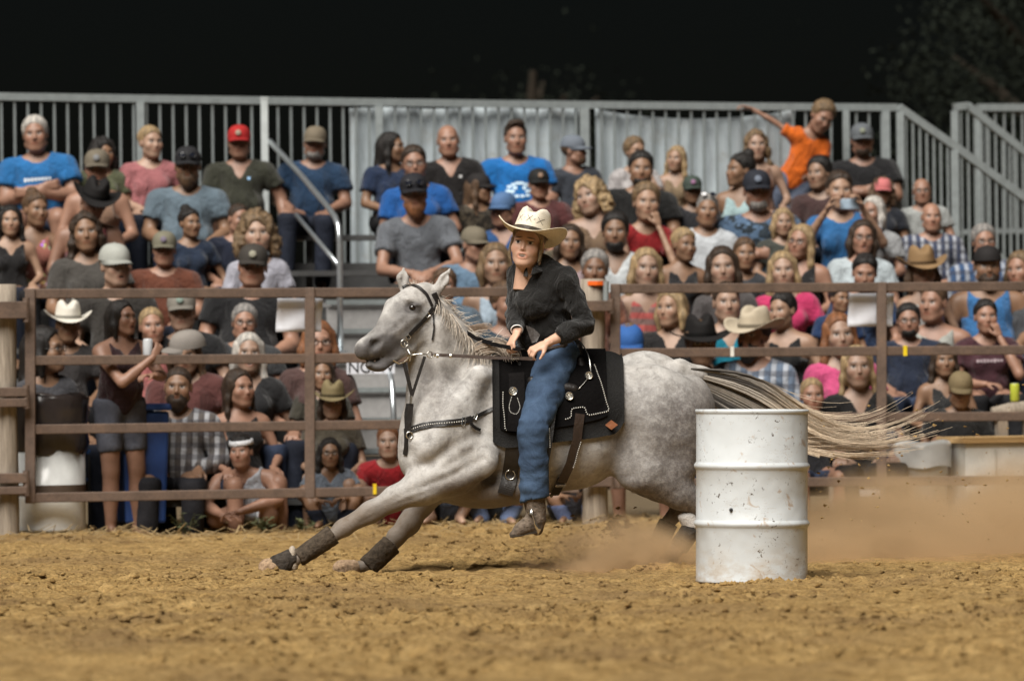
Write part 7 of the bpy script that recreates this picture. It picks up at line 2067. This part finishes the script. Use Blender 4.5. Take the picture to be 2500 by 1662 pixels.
# ================================================================== rider
def rider():
    J = dict(pel=hp(1350, 866, 0.03), waist=hp(1330, 805, -0.02), chest=hp(1322, 726, -0.06), nb=hp(1308, 652, -0.08), head=hp(1287, 598, -0.14),
             sN=hp(1380, 688, -0.20), sF=hp(1268, 674, 0.03), eN=hp(1432, 790, -0.24), wN=hp(1334, 838, -0.34), eF=hp(1259, 765, -0.05), wF=hp(1262, 814, -0.20),
             hN=hp(1362, 868, -0.10), kN=hp(1300, 1050, -0.42), aN=hp(1306, 1222, -0.40), hF=hp(1352, 868, 0.15), kF=hp(1290, 1045, 0.42), aF=hp(1300, 1215, 0.42))
    base = hp(1340, 905, 0.0); root = empty('person', base)
    def full(f, i=0.0, parts='tal'):
        if 't' in parts:
            f.ell(J['pel'], (0.145 + i, 0.165 + i, 0.10 + i), 0.04)
            f.cone(J['pel'], J['waist'], 0.125 + i, 0.135 + i, 0.04); f.cone(J['waist'], J['chest'], 0.135 + i, 0.148 + i, 0.05)
            f.cone(J['sN'], J['sF'], 0.058 + i, 0.055 + i, 0.05); f.cone(J['chest'], J['nb'], 0.12 + i, 0.058 + i, 0.05)
            f.cone(J['nb'] + (0.03, 0, 0.0), J['sN'], 0.052 + i, 0.055 + i, 0.04); f.cone(J['nb'], J['sF'], 0.045 + i, 0.05 + i, 0.04)
            c = hp(1300, 745, -0.16); f.ell(c, (0.085 + i, 0.06 + i, 0.06 + i), 0.04)
        if 'a' in parts:
            for s, e, w in (('sN', 'eN', 'wN'), ('sF', 'eF', 'wF')):
                f.cone(J[s], J[e], 0.050 + i, 0.041 + i, 0.03); m = J[e] * 0.6 + J[w] * 0.4
                f.cone(J[e], m, 0.041 + i, 0.038 + i, 0.015); f.cone(m, J[w], 0.038 + i, 0.026 + i * 0.9, 0.015)
        if 'l' in parts:
            for h, k, a in (('hN', 'kN', 'aN'), ('hF', 'kF', 'aF')):
                f.cone(J[h], J[k], 0.104 + i, 0.066 + i, 0.04); m = J[k] * 0.65 + J[a] * 0.35
                f.cone(J[k], m, 0.064 + i, 0.060 + i, 0.02); f.cone(m, J[a], 0.060 + i, 0.042 + i, 0.02)
        return f
    lo = hp(1215, 1345, -0.62); hi = hp(1465, 640, 0.60)
    f = full(Field(tuple(lo), tuple(hi), 0.0135)); f.cone(J['nb'], J['nb'] + (J['head'] - J['nb']) * 0.4, 0.05, 0.048, 0.03)
    P, Q = f.nets(2)
    H, HQ, ft = get_head('rider')
    hm = Matrix.Translation(Vector(J['head'])) @ Matrix.Rotation(-0.20, 4, 'Z') @ Matrix.Rotation(-0.08, 4, 'X') @ Matrix.Rotation(0.12, 4, 'Y') @ Matrix.Scale(1.07, 4)
    Mx = np.array(hm); H2 = H @ Mx[:3, :3].T + Mx[:3, 3]
    Ps, Qs, Fs = [P, H2], [Q, HQ + len(P)], [np.zeros((len(P), 3)), ft]; n = len(P) + len(H2)
    for w, d, pl, s in ((J['wN'], hp(1283, 860, -0.36) - J['wN'], np.array((0.25, 0.5, -0.75)), 1), (J['wF'], hp(1238, 850, -0.26) - J['wF'], np.array((0.5, 0.2, -0.8)), -1)):
        hp_, hq = put_hand(w, d, pl, s, 0.95, 0.92)
        Ps.append(hp_); Qs.append(hq + n); Fs.append(np.zeros((len(hp_), 3))); n += len(hp_)
    me = mesh_np('body', np.concatenate(Ps), np.concatenate(Qs)); add_attr(me, 'feat', np.concatenate(Fs)); me.materials.append(MAT['skin'])
    child(obj('body', me, MAT['skin'], None, (0.60, 0.38, 0.275)), root)
    def folds(f, terms):
        I = np.argwhere(np.abs(f.D) < 0.035); G = np.stack([f.ax[i][I[:, i]] for i in range(3)], 1); d = 0
        for a, sc, mul, seed in terms: d = d + a * vnoise(G * mul, sc, seed)
        f.D[tuple(I.T)] += d.astype(np.float32)
    # black shirt
    lo = hp(1215, 900, -0.50); hi = hp(1465, 620, 0.32)
    f = full(Field(tuple(lo), tuple(hi), 0.0085), 0.013, 'ta')
    X, Y, Z = f.grid()
    f.cut(J['pel'][2] - 0.01 + 0.18 * np.maximum(0, X - J['pel'][0] + 0.02) - Z + 0 * Y)
    for e, w in (('eN', 'wN'), ('eF', 'wF')):
        d = (J[w] - J[e]); L = np.linalg.norm(d); d /= L
        q = (X - J[w][0]) * d[0] + (Y - J[w][1]) * d[1] + (Z - J[w][2]) * d[2] + (0.075 if e == 'eN' else 0.02)
        near = np.sqrt((X - J[w][0]) ** 2 + (Y - J[w][1]) ** 2 + (Z - J[w][2]) ** 2) < 0.13
        f.D = np.where(near & (q > -0.03), np.maximum(f.D, q), f.D).astype(np.float32)
    nk = J['nb'] + np.array((-0.035, -0.06, 0.06))
    f.cut(0.072 - np.sqrt((X - nk[0]) ** 2 + (Y - nk[1]) ** 2 + (Z - nk[2]) ** 2))
    folds(f, [(0.010, 13.0, (1, 1, 1.8), 3), (0.007, 28.0, (1, 1, 1.0), 5)])
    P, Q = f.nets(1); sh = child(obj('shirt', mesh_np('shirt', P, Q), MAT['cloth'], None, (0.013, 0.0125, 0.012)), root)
    # collar flaps and button band
    def flap(pts, nm):
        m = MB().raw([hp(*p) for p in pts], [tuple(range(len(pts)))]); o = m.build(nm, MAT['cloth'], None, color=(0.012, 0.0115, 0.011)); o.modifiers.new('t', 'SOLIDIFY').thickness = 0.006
        return child(o, root)
    flap([(1322, 628, -0.10), (1338, 640, -0.08), (1322, 664, -0.20), (1296, 672, -0.23), (1300, 655, -0.20)], 'collar')
    flap([(1284, 640, -0.17), (1278, 652, -0.10), (1272, 672, -0.13), (1286, 676, -0.22)], 'collar')
    # jeans
    lo = hp(1215, 1262, -0.62); hi = hp(1465, 825, 0.60)
    f = Field(tuple(lo), tuple(hi), 0.0095); i = 0.014
    f.ell(J['pel'], (0.130 + i, 0.160 + i, 0.095 + i), 0.04)
    for h, k, a in (('hN', 'kN', 'aN'), ('hF', 'kF', 'aF')):
        m = J[h] * 0.5 + J[k] * 0.5
        f.cone(J[h], m, 0.102 + i, 0.090 + i, 0.03); f.cone(m, J[k], 0.090 + i, 0.066 + i, 0.03); f.cone(J[k], J[a], 0.066 + i, 0.066 + i, 0.03)
    X, Y, Z = f.grid(); f.cut(Z - J['pel'][2] - 0.075 + 0 * X + 0 * Y); f.cut(J['aN'][2] + 0.005 - Z + 0.25 * (X - J['aN'][0]) + 0 * Y)
    folds(f, [(0.008, 11.0, (1, 1, 2.0), 7), (0.005, 26.0, (1, 1, 1.6), 9)])
    P, Q = f.nets(1); jn = child(obj('jeans', mesh_np('jeans', P, Q), MAT['denim'], None, (0.046, 0.078, 0.135)), root)
    child(MB().tube([hp(1398, 838, -0.16), hp(1375, 846, -0.20), hp(1330, 852, -0.20)], 0.012, 8).build('belt', MAT['leather'], None, color=(0.03, 0.02, 0.014)), root)
    # boots
    for s, a, w in ((1, 'aN', -0.40), (-1, 'aF', 0.42)):
        A = J[a]; toe = hp(1252, 1304, w - 0.01); heel = hp(1312, 1292, w)
        def fn(f):
            f.cone(A + (0, 0, 0.02), hp(1310, 1262, w), 0.058, 0.052, 0.02); f.cone(hp(1306, 1272, w), hp(1272, 1290, w), 0.048, 0.038, 0.025); f.cone(hp(1285, 1284, w), toe, 0.040, 0.020, 0.02)
            f.cone(hp(1310, 1270, w), heel, 0.040, 0.032, 0.02)
        lo2, hi2 = np.minimum(toe, A), np.maximum(heel, A)
        sd = sdf_child('boot', lo2 - 0.05, hi2 + 0.05, 0.0075, fn, MAT['boot_mud'], root, (0.16, 0.125, 0.095), noise=(0.002, 60.0))
        so = MB().raw([hp(*p) for p in ((1244, 1306, w - 0.03), (1246, 1312, w - 0.03), (1290, 1304, w - 0.03), (1314, 1300, w - 0.03), (1314, 1292, w - 0.03), (1288, 1297, w - 0.03), (1244, 1306, w + 0.03), (1246, 1312, w + 0.03), (1290, 1304, w + 0.03), (1314, 1300, w + 0.03), (1314, 1292, w + 0.03), (1288, 1297, w + 0.03))],
                      [(0, 1, 2, 5), (5, 2, 3, 4), (11, 8, 7, 6), (10, 9, 8, 11), (0, 5, 11, 6), (5, 4, 10, 11), (1, 7, 8, 2), (2, 8, 9, 3), (3, 9, 10, 4), (0, 6, 7, 1)])
        child(so.build('sole', MAT['leather'], None, color=(0.05, 0.04, 0.03)), root)
    # hat
    cr, br, bd = cowboy_meshes(0.105, 0.058, 0.125)
    HM = hm @ Matrix.Translation((0, 0.0, 0.004)) @ Matrix.Translation((0, 0.008, 0.008)) @ Matrix.Rotation(-0.11, 4, 'X') @ Matrix.Rotation(0.09, 4, 'Y') @ Matrix.Scale(1.05, 4)
    hat = obj('hat', cr, MAT['straw_hat'], None, (0.72, 0.66, 0.55)); child(hat, root); hat.matrix_local = Matrix.Translation(-Vector(root.location)) @ HM
    obj('brim', br, MAT['straw_hat'], hat, (0.74, 0.65, 0.49)); obj('hat_band', bd, MAT['leather'], hat, (0.05, 0.04, 0.03))
    hb = BVHTree.FromPolygons([tuple(v.co) for v in cr.vertices], [tuple(p.vertices) for p in cr.polygons])
    m = MB()
    def stroke(x0, z0, x1, z1):
        pts = []
        for t in np.linspace(0, 1, 5):
            h = hb.ray_cast(Vector((x0 + (x1 - x0) * t, -0.5, z0 + (z1 - z0) * t)), Vector((0, 1, 0)))
            if h[0]: pts.append(h[0] + Vector((0, -0.001, 0)))
        if len(pts) > 1: m.tube(pts, 0.0011, 4)
    for cx in (-0.05, 0.0, 0.05):
        stroke(cx - 0.013, 0.090, cx + 0.013, 0.122); stroke(cx + 0.013, 0.090, cx - 0.013, 0.122)
    for cx in (-0.025, 0.025): stroke(cx - 0.003, 0.104, cx + 0.003, 0.108)
    m.build('cross_stitch', MAT['leather'], hat, color=(0.06, 0.05, 0.04))
    # hair: drawn back, a few loose strands
    hr = obj('hair', hair_mesh('pony'), MAT['hair'], None, (0.30, 0.20, 0.11)); child(hr, root); hr.matrix_local = Matrix.Translation(-Vector(root.location)) @ hm
    ps, rs, ts = [], [], []
    for k in range(90):
        sd = 1 if k % 3 else -1; x = sd * (0.074 + random.uniform(-0.004, 0.006)); y = random.uniform(-0.035, 0.0); L = random.uniform(0.07, 0.13)
        P0 = [np.array(hm @ Vector((x + sd * 0.01 * math.sin(3 * s) * s, y - 0.01 * s + random.uniform(-0.002, 0.002), 0.03 - L * s))) for s in np.linspace(0, 1, 7)]
        ps.append(P0); rs.append(0.0014); ts.append(np.array((0.52, 0.40, 0.24)) * random.uniform(0.6, 1.2))
    strands('loose_hair', ps, rs, ts, root)
    # necklace and wrist band
    child(MB().tube([hp(1290, 655, -0.175), hp(1288, 668, -0.205), hp(1293, 676, -0.215), hp(1300, 664, -0.20)], 0.002, 5).build('necklace', MAT['silver'], None), root)
    ring(root, 'hair_tie', J['wF'] + (0.0, 0.0, 0.02), J['wF'] - J['eF'], 0.032, 0.0035, 'leather')
    tag(root, 'rider in cream straw hat, black shirt and blue jeans on the grey horse', 'person')
    return J
def m_straw():
    t = NT('straw_weave'); co = t.coord(); c0 = objcol(t)
    a = t.noise(t.mapping(co, (140, 140, 260)), 1.0, 3.0); b = t.noise(co, 14.0, 4.0)
    c = t.mix(1.0, c0, t.ramp(a, [(0.3, (0.80, 0.78, 0.74)), (0.6, (1.05, 1.05, 1.05))]), 'MULTIPLY')
    c = t.mix(t.ramp(b, [(0.6, (0, 0, 0)), (0.75, (0.4, 0.4, 0.4))]), c, (0.30, 0.22, 0.13)); t.base(c); t.bump(a, 0.3, 0.004)
    return t.set(0.75, 0, 0.25)
MAT['straw_hat'] = m_straw()
RJ = rider()

def reins():
    r = empty('reins', hp(1150, 872, -0.3))
    A = interp([hh(1036, 866, 0.11), hp(1120, 869, -0.26), hp(1200, 873, -0.33), hp(1262, 874, -0.37), hp(1300, 876, -0.38)], 22)
    child(ribbon(A, np.tile((0.0, -1.0, 0.05), (22, 1)), 0.018, 0.005).build('near_rein', MAT['leather'], None, color=(0.055, 0.036, 0.028)), r)
    for u in (1068, 1100): child(MB().tube([hp(u, 869, -0.245) - (0.006, 0, 0), hp(u, 869, -0.245) + (0.006, 0, 0)], 0.011, 10).build('keeper', MAT['silver'], None), r)
    child(MB().tube([hh(1040, 866, 0.115), hp(1062, 868, -0.24)], 0.007, 8).build('snap', MAT['silver'], None), r)
    B = interp([hp(1118, 798, -0.03), hp(1160, 825, -0.10), hp(1210, 842, -0.18), hp(1272, 853, -0.30)], 18)
    child(ribbon(B, np.tile((0.0, -1.0, 0.0), (18, 1)), 0.022, 0.006).build('far_rein', MAT['suede'], None, color=(0.010, 0.009, 0.009)), r)
    c = hp(1258, 870, -0.385); pts = [c + np.array((a, 0, b)) for a, b in ((-0.02, -0.013), (0.02, -0.013), (0.02, 0.013), (-0.02, 0.013), (-0.02, -0.013))]
    child(MB().tube(pts, 0.003, 6, False).build('buckle', MAT['silver'], None), r)
    # loose leather end standing up before the shirt
    P = [hp(1283, 795, -0.24), hp(1303, 803, -0.245), hp(1318, 818, -0.26), hp(1310, 836, -0.28), hp(1298, 838, -0.28)]
    o = MB().raw(P, [(0, 1, 2, 3, 4)]).build('leather_popper', MAT['leather'], None, color=(0.03, 0.022, 0.017)); o.modifiers.new('t', 'SOLIDIFY').thickness = 0.006; child(o, r)
    tag(r, 'dark leather reins from the bit to the rider hands', 'reins')
reins()

# ================================================================== barrel
def m_drum():
    t = NT('scuffed_white_drum'); co = t.coord()
    a = t.noise(co, 3.0, 5.0); sc = t.noise(t.mapping(co, (7, 7, 9)), 1.6, 5.0, 0.75, 1.8); sp = t.noise(co, 48.0, 3.0, 0.6, 0.8); sp2 = t.noise(co, 11.0, 3.0, 0.7, 0.6)
    c = t.mix(a, (0.50, 0.53, 0.545), (0.60, 0.635, 0.65))
    c = t.mix(t.ramp(sc, [(0.60, (0, 0, 0)), (0.68, (0.4, 0.4, 0.4))]), c, (0.40, 0.33, 0.25))
    scr = t.noise(t.mapping(co, (3.0, 3.0, 26.0), (0.5, 0.4, 0)), 1.6, 3.0, 0.6, 1.2); scm = t.noise(co, 5.0, 2.0)
    line = t.math('MULTIPLY', t.ramp(scr, [(0.492, (0, 0, 0)), (0.5, (1, 1, 1)), (0.508, (0, 0, 0))]), t.ramp(scm, [(0.55, (0, 0, 0)), (0.62, (0.7, 0.7, 0.7))]))
    c = t.mix(line, c, (0.25, 0.17, 0.10))
    c = t.mix(t.ramp(sp2, [(0.615, (0, 0, 0)), (0.68, (0.65, 0.65, 0.65))]), c, (0.34, 0.22, 0.12))
    c = t.mix(t.math('MULTIPLY', t.ramp(sp, [(0.64, (0, 0, 0)), (0.665, (1, 1, 1))]), t.ramp(t.noise(co, 4.2, 2.0), [(0.50, (0.0, 0.0, 0.0)), (0.60, (1, 1, 1))])), c, (0.06, 0.04, 0.025))
    low = t.n('SeparateXYZ'); t.l(co, low.inputs[0])
    sm = t.math('MULTIPLY', t.ramp(low.outputs[2], [(0.0, (1, 1, 1)), (0.22, (0, 0, 0))]), t.ramp(t.noise(t.mapping(co, (6, 6, 12)), 1.4, 5.0, 0.7), [(0.42, (0, 0, 0)), (0.62, (0.6, 0.6, 0.6))]))
    c = t.mix(sm, c, (0.36, 0.25, 0.13))
    t.base(c); t.bump(t.noise(co, 2.2, 3.0), 0.5, 0.05); return t.set(0.42, 0, 0.45)
MAT['drum'] = m_drum()
def barrel():
    c = unp(1835, 1410, 29.28); c[2] = gz(c[0], c[1]) - 0.012
    b = empty('steel_drum', c); R = 0.287; H = 0.885
    def rib(z): return [(R, z - 0.022), (R + 0.003, z - 0.016), (R + 0.011, z - 0.006), (R + 0.011, z + 0.006), (R + 0.003, z + 0.016), (R, z + 0.022)]
    prof = [(0, 0.0), (R, 0.0), (R + 0.002, 0.004), (R, 0.012)] + rib(0.300) + rib(0.595) + [(R, H - 0.022)]
    o = MB().lathe(prof, n=96).build('shell', MAT['drum'], b, smooth=True)
    MB().lathe([(R, H - 0.022), (R + 0.004, H - 0.018), (R + 0.006, H - 0.008), (R + 0.004, H), (R - 0.006, H), (R - 0.008, H - 0.012)], n=96).build('rim', MAT['drum'], b, smooth=True)
    MB().lathe([(R - 0.008, H - 0.014), (0, H - 0.014)], n=96).build('lid', MAT['drum'], b, smooth=True)
    ball((-0.117, -0.268, 0.375), 0.010, 'bung_hole', MAT['ink'], b, (1, 0.5, 1))
    b.rotation_euler = (0, math.radians(0.75), 0)
    tag(b, 'scuffed white steel drum standing in the dirt in front of the horse', 'barrel')
    m = MB()
    for _ in range(260):
        a = random.uniform(math.pi, 2 * math.pi); rr = R + abs(random.gauss(0.015, 0.03)); x, y = c[0] + rr * math.cos(a), c[1] + rr * math.sin(a); r = random.uniform(0.006, 0.02); z = gz(x, y) + r * 0.3
        m.raw([(x + r * 1.4, y, z), (x - r * 1.3, y, z), (x, y + r, z), (x, y - r, z), (x + random.gauss(0, .3) * r, y, z + r * random.uniform(0.6, 1.3)), (x, y, z - r)], [(0, 2, 4), (2, 1, 4), (1, 3, 4), (3, 0, 4), (2, 0, 5), (1, 2, 5), (3, 1, 5), (0, 3, 5)])
    tag(m.build('dirt_heap', MAT['dirt']), 'crumbs of dirt heaped against the foot of the white drum', 'dirt', kind='stuff')
barrel()
# ================================================================== dust thrown up by the hooves
def m_dust(name, dens, seed, scale, low):
    m = bpy.data.materials.new(name); m.use_nodes = True; t = m.node_tree; t.nodes.clear()
    N = lambda k, **kw: t.nodes.new('ShaderNode' + k)
    out = N('OutputMaterial'); pv = N('VolumePrincipled'); co = N('TexCoord')
    pv.inputs['Color'].default_value = (0.92, 0.68, 0.42, 1); pv.inputs['Anisotropy'].default_value = 0.2
    ln = N('VectorMath'); ln.operation = 'LENGTH'; t.links.new(co.outputs['Object'], ln.inputs[0])
    fall = N('MapRange'); fall.inputs['From Min'].default_value = 1.0; fall.inputs['From Max'].default_value = 0.25; fall.interpolation_type = 'SMOOTHSTEP'
    t.links.new(ln.outputs['Value'], fall.inputs['Value'])
    mp = N('Mapping'); mp.inputs['Location'].default_value = (seed, 0, 0); mp.inputs['Scale'].default_value = scale; t.links.new(co.outputs['Object'], mp.inputs[0])
    nz = N('TexNoise'); nz.inputs['Scale'].default_value = 1.0; nz.inputs['Detail'].default_value = 4.0; nz.inputs['Roughness'].default_value = 0.6; t.links.new(mp.outputs[0], nz.inputs['Vector'])
    nr = N('MapRange'); nr.inputs['From Min'].default_value = low; nr.inputs['From Max'].default_value = 0.72; t.links.new(nz.outputs['Fac'], nr.inputs['Value'])
    mu = N('Math'); mu.operation = 'MULTIPLY'; t.links.new(fall.outputs[0], mu.inputs[0]); t.links.new(nr.outputs[0], mu.inputs[1])
    m2 = N('Math'); m2.operation = 'MULTIPLY'; m2.inputs[1].default_value = dens; t.links.new(mu.outputs[0], m2.inputs[0])
    t.links.new(m2.outputs[0], pv.inputs['Density']); t.links.new(pv.outputs[0], out.inputs['Volume'])
    return m
def dust(c, r, dens, seed, scale, low, label):
    V = []; n, k = 16, 10
    for j in range(k + 1):
        a = math.pi * j / k
        for i in range(n):
            b = 2 * math.pi * i / n; V.append((math.sin(a) * math.cos(b), math.sin(a) * math.sin(b), math.cos(a)))
    o = MB().raw(V, [(j * n + i, (j + 1) * n + i, (j + 1) * n + (i + 1) % n, j * n + (i + 1) % n) for j in range(k) for i in range(n)]).build('dust_cloud', m_dust('dust', dens, seed, scale, low), None, smooth=True)
    o.location = c; o.scale = r; tag(o, label, 'dust', kind='stuff')
c = unp(2400, 1330, 32.6); c[2] = 0.0
dust(c, (1.6, 2.3, 0.66), 8.0, 3.0, (2.6, 3.0, 1.7), 0.44, 'brown dust cloud drifting along the gate right of the white drum')
c = unp(2050, 1330, 32.0); c[2] = -0.02
dust(c, (1.0, 1.8, 0.44), 9.0, 7.0, (2.6, 2.6, 1.8), 0.43, 'brown dust trail behind the white drum')
c = unp(1510, 1360, 31.0); c[2] = 0.0
dust(c, (0.62, 0.60, 0.34), 20.0, 11.0, (2.3, 2.2, 1.7), 0.42, 'brown dust puff under the horse between boot and hind hooves')

def spray():
    m = MB()
    def bit(p, r):
        q = RNG.normal(0, 0.3, (6, 3)) * r; d = np.array([(1.4, 0, 0), (-1.3, 0, 0), (0, 1, 0), (0, -1, 0), (0, 0, 0.8), (0, 0, -0.8)]) * r + q
        m.raw(p + d, [(0, 2, 4), (2, 1, 4), (1, 3, 4), (3, 0, 4), (2, 0, 5), (1, 2, 5), (3, 1, 5), (0, 3, 5)])
    for _ in range(90): bit(hp(random.gauss(1480, 70), random.gauss(1305, 28), random.uniform(-0.1, 0.5)), random.uniform(0.003, 0.010))
    for _ in range(150): bit(unp(random.uniform(1990, 2500), random.triangular(900, 1380, 1180), random.uniform(30.3, 32.0)), random.choice((0.002, 0.003, 0.004, 0.008)))
    for _ in range(14): bit(hp(random.gauss(1505, 16), random.gauss(1283, 10), 0.1), random.uniform(0.012, 0.024))
    tag(m.build('flying_dirt', MAT['dirt']), 'crumbs of dirt flying up from the hooves', 'dirt', kind='stuff')
spray()
